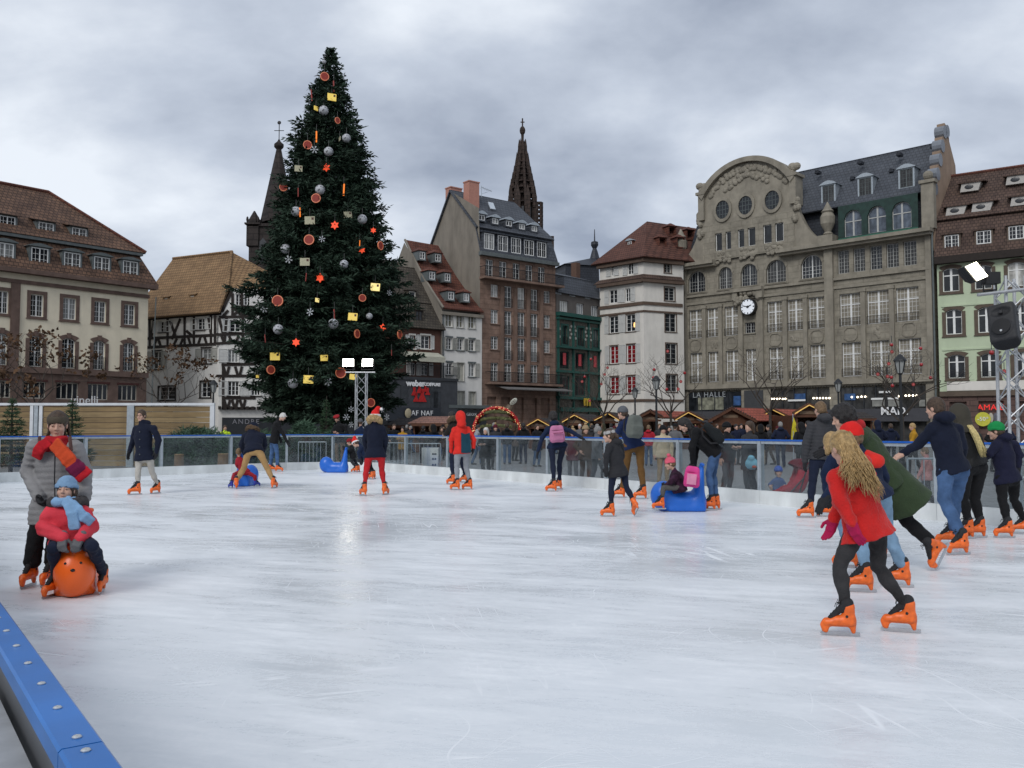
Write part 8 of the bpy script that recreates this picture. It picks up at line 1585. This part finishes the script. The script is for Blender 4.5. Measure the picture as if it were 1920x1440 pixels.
person('boy in red and teal ski jacket and grey trousers seen from behind', Q3, -22, [(1585,955,-68),(1702,950,-80,{})], dict(head=(1630,268),neck=(1632,335),sL=(1572,365),sR=(1708,362),eL=(1545,480,.0),eR=(1760,480,-.02),wL=(1548,590,.08),wR=(1755,560,-.05),hL=(1605,600),hR=(1690,600),kL=(1600,735),kR=(1685,735)), 1.58, dict(mat=redj,hem=.03,bulk=1.2,hood=True,name='jacket'), dict(mat=greyt,r=1.08), dict(face=-30,hair='brown',hat=('hood',redj)), dict(mat=GM,L=None), vox=.014, extras=ex_panel)
# pink backpack skater
person('dark-haired skater in navy hooded jacket stretching both arms for balance', Q4, -8, [(880,945,-78),(935,920,-60,{})], dict(head=(893,268),neck=(900,325),sL=(838,360),sR=(968,345),eL=(790,460),eR=(1060,395),wL=(752,590,.0),wR=(1160,455,.0),hL=(878,535),hR=(990,535),kL=(892,690),kR=(955,690)), 1.72, dict(mat=navy2,hem=.04,bulk=1.05,hood=True,name='jacket'), dict(mat=djean,r=1.02), dict(face=-12,hair='dark',style='curly'), dict(mat=GM), Y=20.9, vox=.014)
pk = backpack('pink backpack on the balancing skater in navy', Q4, (932,422), 20.62, .36, .40, .16, -8, fab('pink_bag',(0.46,0.17,0.29)), lean=3, roll=-4); MB().box(-.11,-.155,.02,.11,-.128,.035).build('zip_flap', fab('pink_zip',(0.15,0.02,0.05)), pk)
# girl in dark jacket
person('girl in dark quilted jacket with ponytail gliding past the glass', Q4, -62, [(1418,1203,-78,{}),(1690,1165,-20,{'air':1,'dy':-.15,'pitch':-38,'roll':-8})], dict(head=(1425,440),neck=(1465,500),sL=(1420,520),sR=(1530,515),eL=(1400,630),eR=(1545,640,.2),wL=(1398,740),wR=(1500,745,.3),hL=(1462,790),hR=(1560,790),kL=(1445,945),kR=(1592,930)), 1.40, dict(mat=char,hem=.08,bulk=1.14,hood=True,rib=.004,sp=.05,name='jacket'), dict(mat=djean,r=.95), dict(face=-75,pitch=6,hair='brown',style='pony',hat=('band',fab('silver_band',(0.35,0.34,0.33)))), dict(mat=GM), Y=14.7, vox=.013)
# man with grey backpack
person('man in grey beanie and brown trousers with a grey backpack', Q4, -30, [(1520,985,-75),(1725,998,-78,{})], dict(head=(1552,225),neck=(1585,285),sL=(1535,310),sR=(1690,310),eL=(1512,400),eR=(1725,420),wL=(1500,450,.2),wR=(1700,500,.25),hL=(1600,545),hR=(1715,545),kL=(1590,730),kR=(1722,720)), 1.84, dict(mat=fab('dark_blue_jacket',(0.012,0.022,0.065)),hem=.02,bulk=1.12,name='jacket'), dict(mat=brownt,r=1.12,cuff=1.1), dict(face=-48,hair='brown',hat=('beanie',grbeanie)), dict(mat=GM,L=None,R=None), Y=18.5, vox=.014)
backpack('grey-green backpack on the man in the grey beanie', Q4, (1668,352), 18.08, .38, .48, .20, -30, fab('grey_bag',(0.12,0.13,0.115)), lean=0, roll=4)
# girl on blue seal, woman bending
seal('blue plastic seal carrying the girl in the pink hat', *Q5(375,1155), -88, SEAL_B, Y=15.75, k=1.02, face=False)
person('girl in pink pompom hat and dark floral coat riding the blue seal', Q5, -82, [(190,1148,-95,{'air':1,'dy':-.22}),(330,1140,-85,{'air':1,'dy':.2})], dict(head=(300,690),neck=(345,765),sL=(350,800),sR=(365,795),eL=(315,870,-.22),eR=(320,860,.1),wL=(270,900,-.12),wR=(275,895,.08),hL=(390,930,-.1),hR=(395,930,.1),kL=(235,930,-.22),kR=(250,930,.2)), 1.12, dict(mat=purple,hem=.12,bulk=1.55), dict(mat=fab('grey_leggings',(0.09,0.085,0.08)),r=1.05), dict(face=-85,pitch=15,hair='light',hat=('pom',pinkhat,pinkhat)), dict(mat=GM,L='grip',R='grip'), Y=15.6, vox=.013, sk=.82)
person('woman in black jacket and tight blue jeans bending over the girl', Q5, -84, [(690,1165,-88),(735,1155,-85,{})], dict(head=(440,300),neck=(505,345),sL=(540,350),sR=(545,345),eL=(520,530),eR=(560,530),wL=(530,680,-.1),wR=(545,685,.1),hL=(745,580),hR=(755,580),kL=(690,790),kR=(730,790)), 1.70, dict(mat=blk,hem=.04,bulk=1.2,name='jacket'), dict(mat=jean,r=1.02,cuff=.85), dict(face=-92,pitch=38,hair='dark',style='bob',len=.13), dict(mat=GM,L='grip',R='grip'), Y=15.9, vox=.013)
backpack('black backpack on the bending woman in jeans', Q5, (735,385), 15.75, .34, .46, .18, -80, fab('black_bag',(0.014,0.016,0.017)), lean=-42)
bp = backpack('small bright pink child backpack hanging behind the blue seal', Q5, (520,820), 15.35, .27, .37, .13, 15, fab('bright_pink_bag',(0.62,0.06,0.24)), lean=4, roll=6); MB().box(-.075,-.12,-.12,.085,-.098,.06).build('front_panel', fab('pale_pink_panel',(0.62,0.24,0.36)), bp)
# man in grey quilted jacket
person('man in dark grey quilted jacket with light brown hair seen from behind', Q6, -10, [(140,992,-82),(300,985,-60,{})], dict(head=(252,122),neck=(265,190),sL=(178,235),sR=(352,225),eL=(140,400),eR=(375,380),wL=(128,545,.02),wR=(370,520),hL=(210,545),hR=(300,545),kL=(190,710),kR=(295,710)), 1.82, dict(mat=dgrey,hem=-.03,bulk=1.14,hood=True,rib=.006,sp=.055,name='jacket'), dict(mat=djean,r=1.0), dict(face=-15,hair='light'), dict(mat=GM), Y=14.6, vox=.013)
# green coat
def ex_green(P):
    y = P['Y']; q = lambda zx,zy,dy: at(*Q6(zx,zy), y+dy); N_ = P['Nk']
    put('scarf', solid('scarf', lambda Q: np.sqrt((np.sqrt((Q[:,0]-N_[0])**2+(Q[:,1]-N_[1])**2)-.085)**2+((Q[:,2]-N_[2]-.0)*.7)**2)-.045+.008*wob(Q,50,.3), N_-.2, N_+.2, .012, fab('tartan_scarf',(0.32,0.018,0.02),v=.7)), P['root'])
    A_, B_ = P['inv'](q(720,560,0)), P['inv'](q(975,905,.05)); 
    put('coat_skirt', solid('coat_skirt', lambda Q: loft(Q, B_, A_, np.array([0,1.0,0]), np.array([0,1.0,0]), [0,.5,1], [.27,.22,.17], [.26,.205,.15])+.010*wob(Q,24,.6), np.minimum(A_,B_)-.34, np.maximum(A_,B_)+.34, .014, greenc), P['root'])
person('curly-haired man in long dark green coat leaning forward with one leg back', Q6, -80, [(700,1330,-80,{'air':1,'dy':.1}),(1262,1330,-105,{'air':1,'dy':.05,'pitch':-62,'roll':-6})], dict(head=(440,195),neck=(515,262),sL=(560,300),sR=(580,290),eL=(430,420,-.2),eR=(470,400,.2),wL=(340,450,-.2),wR=(380,430,.25),hL=(800,690,-.1),hR=(815,690,.1),kL=(745,1020,.0),kR=(965,1035,.05)), 1.82, dict(mat=greenc,hem=.06,bulk=1.22), dict(mat=blk,r=1.08,cuff=1.25), dict(face=-82,pitch=16,hair='dark',style='curly',skin=SKIN), dict(mat=GM), Y=9.1, vox=.012, extras=ex_green)
# kid in red beanie with light jeans, in front of the green coat
person('boy in red beanie, red hood and light jeans in front of the green coat', Q7, -35, [(415,1075,-75),(635,1040,-70,{})], dict(head=(360,185),neck=(400,270),sL=(350,305),sR=(500,310),eL=(290,430),eR=(555,420,.1),wL=(215,545,-.05),wR=(545,500,.3),hL=(430,530),hR=(545,530),kL=(420,750),kR=(570,740)), 1.52, dict(mat=navy2,hem=.05,bulk=1.16,name='jacket'), dict(mat=ljean,r=1.12,cuff=1.2), dict(face=-40,hair='light',hat=('beanie',redhat)), dict(mat=GM), Y=8.1, vox=.012, extras=lambda P: put('hood', solid('hood', lambda Q: smin(ell(Q,P['inv'](at(*Q7(500,325),P['Y']-.1)),(.09,.08,.07)), cone(Q,P['inv'](at(*Q7(455,300),P['Y']-.02)),P['inv'](at(*Q7(510,330),P['Y']-.02)),.06,.065),.04)+.006*wob(Q,40,.2), P['inv'](at(*Q7(490,320),P['Y']))-.34, P['inv'](at(*Q7(490,320),P['Y']))+.34, .013, redj), P['root']))
person('blond child in navy hat behind the girl in the red coat', Q6, -50, [(470,1420,-70,{'air':1,'dy':0}),(560,1420,-70,{'air':1,'dy':0.2})], dict(head=(345,405),neck=(375,470),sL=(345,500),sR=(450,500),eL=(300,640),eR=(480,640),wL=(310,800,-.1),wR=(470,760),hL=(420,800),hR=(500,800),kL=(440,1090),kR=(520,1090)), 1.40, dict(mat=navy2,hem=.06,bulk=1.12,hood=True,name='jacket'), dict(mat=ljean,r=1.0), dict(face=-5,hair='blonde',style='bob',len=.1), dict(mat=GM), Y=8.7, vox=.014)
# girl in red coat, nearest
def ex_red(P):
    g = random.Random(11); m = MB(); HL, y = P['HL'], P['Y']
    ends = [(345,470),(370,500),(400,440),(330,430),(470,420),(500,470),(520,500),(540,540),(455,520),(430,400),(415,470),(385,460),(490,520),(525,560),(360,455),(300,420)]
    for i in range(380):
        a = g.uniform(-1.35,1.35); r0 = .088+g.uniform(-.006,.008); st = HL(r0*math.sin(a)*.86, -.012-r0*math.cos(a)*1.05*g.uniform(.6,1), .065+g.uniform(-.05,.045)); e = ends[i % len(ends)]; e_ = P['inv'](at(*Q7(e[0]+g.uniform(-22,22),e[1]+g.uniform(-55,25)), y-.21+g.uniform(-.05,.05)))
        c1 = HL(.088*math.sin(a)+g.uniform(-.012,.012), -.105+g.uniform(-.015,.015), -.06); c2 = (c1+e_)/2+np.array([g.uniform(-.03,.03),-.045+g.uniform(-.03,.015),g.uniform(-.02,.02)]); pts = []
        for t in np.linspace(0,1,9):
            p = st*(1-t)**3+c1*3*t*(1-t)**2+c2*3*t*t*(1-t)+e_*t**3; wv = .012*math.sin(t*11+i)*t; pts.append(p+np.array([wv,wv*.5*math.cos(i),0]))
        rr = g.uniform(.0025,.006); m.tube(pts, [rr*.8]+[rr]*5+[rr*.8,rr*.5,rr*.15], 5)
    o = put('hair_strands', m.mesh('hair_strands', HAIR['blonde'], True), P['root'])
person('girl in bright red wool coat with long blonde hair, nearest skater', Q7, -32, [(300,1338,-78),(655,1312,-70,{})], dict(head=(312,250),neck=(348,330),sL=(262,395),sR=(445,372),eL=(300,555,-.12),eR=(300,560,.22),wL=(362,690,-.16),wR=(262,672,.22),hL=(388,735),hR=(520,730),kL=(292,950),kR=(520,945)), 1.46, dict(mat=redc,hem=.06,bulk=1.22,flare=1.18,hood=True,wob=.008), dict(mat=gjean,r=.98,cuff=.9,wob=.008), dict(face=-14,pitch=16,hair='blonde',style='short',roll=-6), dict(mat=pinkg,L='open',R='open'), Y=6.37, vox=.0095, extras=ex_red, sk=.87)
# right-hand group
person('dark-haired man in navy jacket and blue jeans reaching out with his left arm', Q6, -20, [(1385,1272,-100),(1300,1165,-80,{})], dict(head=(1192,112),neck=(1225,190),sL=(1160,240),sR=(1375,255),eL=(1060,400,.1),eR=(1420,440),wL=(930,480,.15),wR=(1400,560,.2),hL=(1282,612),hR=(1400,620),kL=(1265,860),kR=(1352,890)), 1.80, dict(mat=navy,hem=.03,bulk=1.1,hood=True,name='jacket'), dict(mat=jean,r=1.12,cuff=1.2), dict(face=-35,hair='brown'), dict(mat=SKIN,R=None), Y=10.7, vox=.012)
def ex_blond(P):
    m = MB(); g = random.Random(5); q = lambda zx,zy,dy: P['inv'](at(*Q6(zx,zy), P['Y']+dy))
    for i in range(40):
        o_ = np.array([g.uniform(-.03,.03),g.uniform(-.03,.03),0]); m.tube([q(1470,250,-.16)+o_,q(1520,320,-.20)+o_,q(1560,410,-.20)+o_*1.1,q(1585+g.uniform(-20,25),490+g.uniform(-40,25),-.18)+o_*.6], [.012,.014,.012,.003], 5)
    put('hair_strands', m.mesh('hair_strands', mat('hair_straw',(0.50,0.40,0.17),.5,.3,40), True), P['root'])
person('woman in black leather jacket with long straw-blonde hair and dark hood', Q6, -28, [(1435,1178,-85),(1535,1172,-95,{})], dict(head=(1375,175),neck=(1425,250),sL=(1395,300),sR=(1530,320),eL=(1390,420),eR=(1570,450),wL=(1400,520,.1),wR=(1560,530,.2),hL=(1450,590),hR=(1560,590),kL=(1420,850),kR=(1515,850)), 1.74, dict(mat=fab('black_leather',(0.012,0.012,0.012),.4),hem=-.02,bulk=1.1,name='jacket'), dict(mat=blk,r=1.1), dict(face=-40,hair='blonde',hat=('hood',fab('olive_hood',(0.05,0.045,0.035)))), dict(mat=GM), vox=.013, extras=ex_blond)
person('child in green and black hat and navy coat at the right rail', Q6, -40, [(1760,1120,-85),(1895,1085,-80,{})], dict(head=(1690,300),neck=(1720,350),sL=(1685,385),sR=(1840,385),eL=(1640,480),eR=(1880,500),wL=(1600,520,.15),wR=(1870,590,.1),hL=(1735,690),hR=(1835,690),kL=(1745,870),kR=(1840,860)), 1.50, dict(mat=fab('dark_navy_coat',(0.013,0.014,0.032)),hem=.05,bulk=1.2,hood=True), dict(mat=blk,r=1.1), dict(face=-55,hair='brown',hat=('beanie',fab('green_hat',(0.012,0.22,0.06)))), dict(mat=GM), Y=12.1, vox=.013)
# ------------------------------------------------------------------ onlookers on the square
def px_of(X, Y, Z):
    dp = Y*cP + (Z-CAM_H)*sP; return 960 + F_PX*X/dp, 720 - F_PX*(-Y*sP+(Z-CAM_H)*cP)/dp
PY0 = 30.0
mconv = lambda x, z: px_of(x, PY0, z-.06)
def proto(face, J, feet, top, head, vox=.024):
    return person('onlooker', mconv, face, feet, J, 1.72, top, dict(mat=char,r=1.1,cuff=1.1), head, dict(mat=SKIN), Y=PY0, vox=vox, skates=False)['root']
stand = dict(head=(0,1.585),neck=(0,1.44),sL=(-.18,1.40),sR=(.18,1.40),hL=(-.095,.93),hR=(.095,.93),kL=(-.10,.50),kR=(.10,.50))
FEET = [(-.11,0.0,178),(.11,0.0,182,{})]; FEETB = [(-.11,0.0,-6),(.11,0.0,8,{})]
hold = dict(stand, eL=(-.25,1.14,.0), wL=(-.08,1.12,-.28), eR=(.25,1.14,.0), wR=(.08,1.14,-.28)); pock = dict(stand, eL=(-.29,1.14,.05), wL=(-.21,.98,-.10), eR=(.29,1.14,.05), wR=(.21,.98,-.10)); hang_ = dict(stand, eL=(-.24,1.13), wL=(-.25,.88), eR=(.24,1.13), wR=(.25,.88))
pockb = dict(stand, eL=(-.29,1.14,-.05), wL=(-.21,.98,.10), eR=(.29,1.14,-.05), wR=(.21,.98,.10))
walk = dict(head=(.04,1.585),neck=(.0,1.44),sL=(.0,1.40),sR=(.0,1.40),hL=(.0,.93),hR=(.0,.93),kL=(.14,.52,-.1),kR=(-.04,.50,.1),eL=(-.10,1.15),wL=(-.02,.92),eR=(.08,1.13),wR=(.18,.95))
dc = fab('onlooker_coat', (0.02,0.02,0.024))
PR = [proto(180, pock, FEET, dict(mat=dc,hem=.12,bulk=1.16), dict(hair='dark',pitch=4)),
      proto(180, hold, FEET, dict(mat=dc,hem=.28,bulk=1.14,flare=1.1), dict(hair='brown',style='bob',len=.13)),
      proto(0, pockb, FEETB, dict(mat=dc,hem=.10,bulk=1.18,hood=True), dict(hair='dark')),
      proto(0, pockb, FEETB, dict(mat=dc,hem=.25,bulk=1.2,flare=1.08), dict(hair='brown',style='none',hat=('hood',dc),fur=furb)),
      proto(90, walk, [(.22,0.0,90),(-.16,.0,90,{})], dict(mat=dc,hem=.12,bulk=1.15), dict(hair='dark')),
      proto(180, pock, FEET, dict(mat=dc,hem=.22,bulk=1.2), dict(hair='brown',style='bob',len=.10,hat=('pom',grbeanie,furt))),
      proto(0, pockb, FEETB, dict(mat=dc,hem=.12,bulk=1.15), dict(hair='brown',hat=('beanie',grbeanie))),
      proto(180, hang_, FEET, dict(mat=dc,hem=.15,bulk=1.15), dict(hair='dark',hat=('beanie',blk)))]
NAT = [180,180,0,0,90,180,0,180]
COLS = {k: fab('crowd_'+k.replace(' ','_'), c) for k, c in {'black':(0.012,0.012,0.013),'navy':(0.012,0.016,0.034),'charcoal':(0.035,0.035,0.038),'grey':(0.12,0.12,0.125),'brown':(0.06,0.038,0.025),'burgundy':(0.085,0.014,0.022),'red':(0.33,0.018,0.03),'cream':(0.46,0.38,0.26),'mustard':(0.38,0.20,0.02),'olive':(0.05,0.048,0.03),'pale grey':(0.27,0.28,0.30),'pink':(0.40,0.19,0.18),'jeans':(0.04,0.075,0.14),'beige':(0.30,0.22,0.13),'fuchsia':(0.26,0.012,0.06),'teal':(0.02,0.08,0.09),'yellow':(0.55,0.75,0.03)}.items()}
def onlooker(px, Y, p, turn, coat, legs, label, H=1.70, hair=None, hat=None, skin=None, grp='onlookers beyond the rink glass'):
    b = at(px,800,Y); c = copy_tree(PR[p]); c.name = 'person'; c.location = (b[0],Y,-.06); c.rotation_euler = (0,0,R(NAT[p]-turn)); c.scale = (H/1.72*random.uniform(.97,1.05),H/1.72*random.uniform(.97,1.05),H/1.72); tag(c,label,'person',grp)
    for ch in [o for o in bpy.data.objects if o.parent is c]:
        n_ = ch.name.split('.')[0]; m_ = {'coat':COLS[coat],'trousers':COLS[legs],'hair':HAIR[hair] if hair else None,'hat':COLS[hat] if hat else None,'hood':COLS[coat]}.get(n_)
        if m_ is not None and ch.material_slots: ch.material_slots[0].link = 'OBJECT'; ch.material_slots[0].material = m_
    return c
O = onlooker
O(739,40,0,165,'black','black','balding man in black coat left of the mustard scarf',1.72,'brown'); O(755,38,1,190,'mustard','navy','woman in mustard coat near the electric cabinet',1.60,'dark'); O(794,39,2,20,'black','charcoal','dark-coated person behind the electric cabinet',1.64); O(812,36,3,-30,'black','black','person in raised black hood below the pale red chalet roof',1.66); O(828,42,1,160,'brown','black','woman in brown coat left of the red ski jacket',1.6,'brown')
O(896,37,4,80,'pale grey','jeans','person in pale grey hoodie right of the red ski jacket',1.68,'dark'); O(911,27.2,1,200,'black','black','white-blonde woman in long black coat behind the glass',1.55,'white'); O(929,33,5,170,'charcoal','black','person in dark red pompom hat before the red bauble arch',1.66,hat='burgundy'); O(951,37.5,2,5,'black','jeans','person in black jacket and jeans seen from behind at the bauble arch',1.74,'brown'); O(981,38,2,-12,'black','navy','person in black jacket and navy trousers right of the bauble arch',1.76,'dark'); O(1007,35,1,150,'black','jeans','brown-haired woman with dark coat left of the pink backpack',1.70,'brown'); O(966,41,3,40,'brown','black','person in brown fur hood behind the bauble arch',1.72)
O(1087,45,0,200,'grey','black','white-haired man in grey coat far behind the pink backpack',1.74,'white'); O(1074,24.4,5,200,'burgundy','grey','woman in burgundy jacket and tan hat behind the glass',1.52,hat='beige'); O(1098,23.7,5,165,'brown','brown','woman in brown coat and fur pompom hat with fuchsia scarf',1.60,hat='beige'); O(1120,40,0,130,'black','black','grey-haired man in black coat between the two skaters',1.72,'grey'); O(1111,42,2,30,'charcoal','jeans','person in charcoal coat beyond the pompom hat',1.68,'dark'); O(1121,22.6,4,75,'grey','charcoal','person in grey patterned coat leaning at the glass',1.58,'grey')
O(1216,36,2,15,'red','jeans','person in red jacket seen from behind beside the grey backpack',1.66,'light'); O(1237,41,0,190,'charcoal','black','bald man in charcoal coat behind the cream coat',1.74,'light'); O(1243,23.6,7,175,'cream','beige','woman in cream coat and black beanie behind the glass',1.60,hat='black'); O(1254,37,1,170,'black','black','woman in black coat with dark hair beyond the cream coat',1.62,'dark'); O(1266,33,6,25,'grey','charcoal','person in grey coat and black beanie seen from behind',1.70,hat='black')
O(1333,38,2,-20,'black','navy','person in black coat behind the black backpack',1.68); O(1363,20.1,7,140,'black','charcoal','woman in black beanie and long black coat talking at the glass',1.66,'brown',hat='black'); O(1405,18.8,1,-115,'charcoal','black','short-haired woman in charcoal coat holding a blue plush bag',1.68,'brown'); O(1380,37,0,160,'navy','black','man in navy coat between the talking women',1.70); O(1426,36,3,10,'black','beige','person in black fur hood with beige trousers',1.66); O(1441,37,4,-80,'charcoal','brown','person walking left in charcoal coat before the lit chalet',1.68); O(1463,34.5,2,5,'navy','navy','broad man in navy coat seen from behind left of the yellow flag',1.78,'grey')
O(1501,30,3,-20,'black','black','person in black fur-hooded coat beside the grey quilted jacket',1.70); O(1515,33,4,-70,'black','black','dark-haired man looking left beside the grey quilted jacket',1.80,'dark'); O(1645,33,3,0,'navy','black','person in navy coat with brown fur hood before the shop',1.80); O(1670,36,2,12,'navy','black','person in dark blue coat left of the nearest street lamp',1.72,'brown'); O(1711,30,4,-75,'mustard','charcoal','person in bright mustard parka looking at a phone',1.70,'blonde'); O(1882,30,2,30,'navy','black','person in navy coat beyond the right-hand truss',1.80,'brown'); O(1733,16.4,4,-60,'pink','charcoal','person in pale pink jacket behind the glass at the green coat',1.18,'light'); O(1865,31,0,170,'black','black','person in black coat before the sale poster',1.74); O(1770,34,6,0,'charcoal','black','person in charcoal coat and beanie before the green house',1.70)
O(422,38,0,150,'yellow','navy','man in bright yellow safety vest beyond the board wall',1.66,'brown')
far = random.Random(21); NUM = ['first','second','third','fourth','fifth','sixth','seventh','eighth','ninth','tenth','eleventh','twelfth','thirteenth','fourteenth','fifteenth','sixteenth','seventeenth','eighteenth','nineteenth','twentieth','twenty-first','twenty-second','twenty-third','twenty-fourth','twenty-fifth','twenty-sixth','twenty-seventh','twenty-eighth','twenty-ninth','thirtieth','thirty-first','thirty-second','thirty-third','thirty-fourth']
xs_ = sorted(far.uniform(735,1560) for _ in range(34))
for i, x_ in enumerate(xs_):
    p_ = far.choice((0,1,2,2,3,4,5,6,7)); co = far.choice(('black','black','navy','charcoal','charcoal','brown','grey','burgundy','olive','navy')); O(x_, far.uniform(43,56), p_, far.choice((0,20,-30,170,190,80,-80,150)), co, far.choice(('black','navy','jeans','charcoal')), '%s coated visitor, %s from left in the far market crowd' % (co, NUM[i]), far.uniform(1.58,1.84), far.choice(('dark','brown','light','grey')), far.choice(('black','grey','burgundy')), grp='far crowd before the market chalets')
for r_ in PR:
    for o in [x for x in bpy.data.objects if x.parent is r_]: bpy.data.objects.remove(o)
    bpy.data.objects.remove(r_)
# two people at the far rail
person('person in red beret and black coat looking at a phone behind the far rail', Q3, 200, [(470,690,190),(510,690,200,{})], dict(head=(464,278),neck=(480,320),sL=(445,345),sR=(545,340),eL=(425,400,-.1),eR=(560,420,-.1),wL=(440,410,-.3),wR=(480,420,-.3),hL=(460,500),hR=(520,500),kL=(462,590),kR=(515,590)), 1.72, dict(mat=blk,hem=.02,bulk=1.2), dict(mat=fab('taupe_trousers',(0.16,0.12,0.09)),r=1.15,cuff=1.3), dict(face=205,pitch=28,hair='brown',hat=('beret',fab('red_beret',(0.28,0.015,0.02)))), dict(mat=SKIN,L='grip',R='grip'), Y=33.2, vox=.02, skates=False)
person('person in grey bobble hat and navy coat beside the lighting truss', Q3, 10, [(655,690,0),(700,690,0,{})], dict(head=(687,312),neck=(690,360),sL=(645,385),sR=(735,385),hL=(660,520),hR=(715,520)), 1.70, dict(mat=navy2,hem=.08,bulk=1.2), dict(mat=char), dict(face=0,hair='brown',hat=('beanie',grbeanie)), dict(mat=GM), Y=33.6, vox=.02, skates=False)
# toddler and stroller behind the glass
person('toddler in blue helmet and blue jacket standing beside the red stroller', Q5, 190, [(1345,1038,185),(1400,1038,185,{})], dict(head=(1385,775),neck=(1380,825),sL=(1340,845),sR=(1420,845),eL=(1300,900),eR=(1440,890),wL=(1305,920,-.1),wR=(1445,920,-.05),hL=(1355,950),hR=(1400,950)), .98, dict(mat=fab('blue_jacket',(0.05,0.09,0.22)),hem=.03,bulk=1.3,name='jacket'), dict(mat=char,r=1.25), dict(face=185,pitch=0,hair='brown',hat=('helmet',fab('blue_helmet',(0.03,0.08,0.35),.3)),k=1.12,eyes=True), dict(mat=SKIN), Y=19.0, vox=.016, skates=False, sk=.7)
st = thing('stroller', 'red folding stroller with black frame parked behind the glass', 'stroller', (*at(1487,800,18.3)[:2],-.06)); reds = fab('stroller_red',(0.36,0.015,0.03))
q = lambda zx,zy,dy=0: at(*Q5(zx,zy),18.3+dy)-np.array(st.location)
def f_seat(P):
    a, b, c_ = q(1620,760), q(1560,900), q(1380,985); d = smin(cone(P,a,b,.20,.19), cone(P,b,c_,.17,.12), .06); return smax(d, -smin(cone(P,a-np.array([.09,.0,.02]),b-np.array([.10,0,-.03]),.15,.15), cone(P,b-np.array([.1,0,-.05]),c_+np.array([-.02,0,.09]),.13,.09), .05), .01)+.004*wob(P,40,.3)
pts = np.array([q(1620,760),q(1560,900),q(1380,985)]); put('seat', solid('seat', f_seat, pts.min(0)-.24, pts.max(0)+.24, .014, reds), st)
def f_canopy(P): c_ = q(1590,735); return smax(smax(ell(P,c_,(.26,.22,.20)), -ell(P,c_,(.245,.205,.185)), .006), c_[2]-.02-P[:,2]+(P[:,0]-c_[0])*-.5, .01)
put('canopy', solid('canopy', f_canopy, q(1590,735)-.3, q(1590,735)+.3, .012, fab('canopy_dark_red',(0.12,0.012,0.02))), st)
for dy in (-.2,.2):
    MB().tube([q(1690,690,dy),q(1650,800,dy),q(1580,1030,dy)], .014, 6).build('frame_tube', BLACKL, st); MB().tube([q(1370,1000,dy),q(1500,985,dy),q(1640,830,dy)], .014, 6).build('frame_tube', BLACKL, st)
    for zx in (1390,1575):
        c_ = q(zx,1035,dy); c_[2] = .085; ring = MB(); ring.tube([c_+np.array([.075*math.cos(a),0,.075*math.sin(a)]) for a in np.linspace(0,2*math.pi,17)], .017, 6); w_ = ring.build('wheel', BLACKL, st); MB().ball(tuple(c_),(.04,.02,.04),8,5).build('hub', zinc, w_)
bgp = thing('plush_bag', 'pale blue plush animal bag held by the charcoal-coated woman', 'bag', at(*Q5(1115,690),18.35)); put('bag', solid('bag', lambda P: smin(ell(P,(0,0,0),(.13,.09,.13)), ell(P,(-.02,-.05,.12),(.07,.06,.06)), .03)+.003*wob(P,60,.1), (-.2,-.2,-.2), (.2,.2,.25), .014, fab('plush_blue',(0.22,0.48,0.60))), bgp); put('beak', MB().ball((.03,-.1,-.06),(.05,.03,.03),8,6).mesh('beak', fab('plush_coral',(0.5,0.12,0.08))), bgp)
fg = thing('yellow_flag', 'narrow yellow banner on a pole before the lit chalets', 'flag', (*at(1487,800,33)[:2],-.06)); MB().bar((0,0,0),(0,0,at(1487,776,33)[2]+.06),.015,n=5).build('pole', zinc, fg); zt = at(1487,782,33)[2]+.06; MB().add([(.02,-.02,zt),(.10,-.05,zt-.25),(.16,.03,zt-.7),(.20,-.03,zt-1.0),(-.08,.02,zt-1.0),(-.06,-.02,zt-.5)]+[(.02,.0,zt),(.10,-.03,zt-.25),(.16,.05,zt-.7),(.20,-.01,zt-1.0),(-.08,.04,zt-1.0),(-.06,.0,zt-.5)], [(0,1,2,3,4,5),(11,10,9,8,7,6)]+[(i,i+6,(i+1)%6+6,(i+1)%6) for i in range(6)]).build('banner', fab('banner_yellow',(0.5,0.42,0.03)), fg)
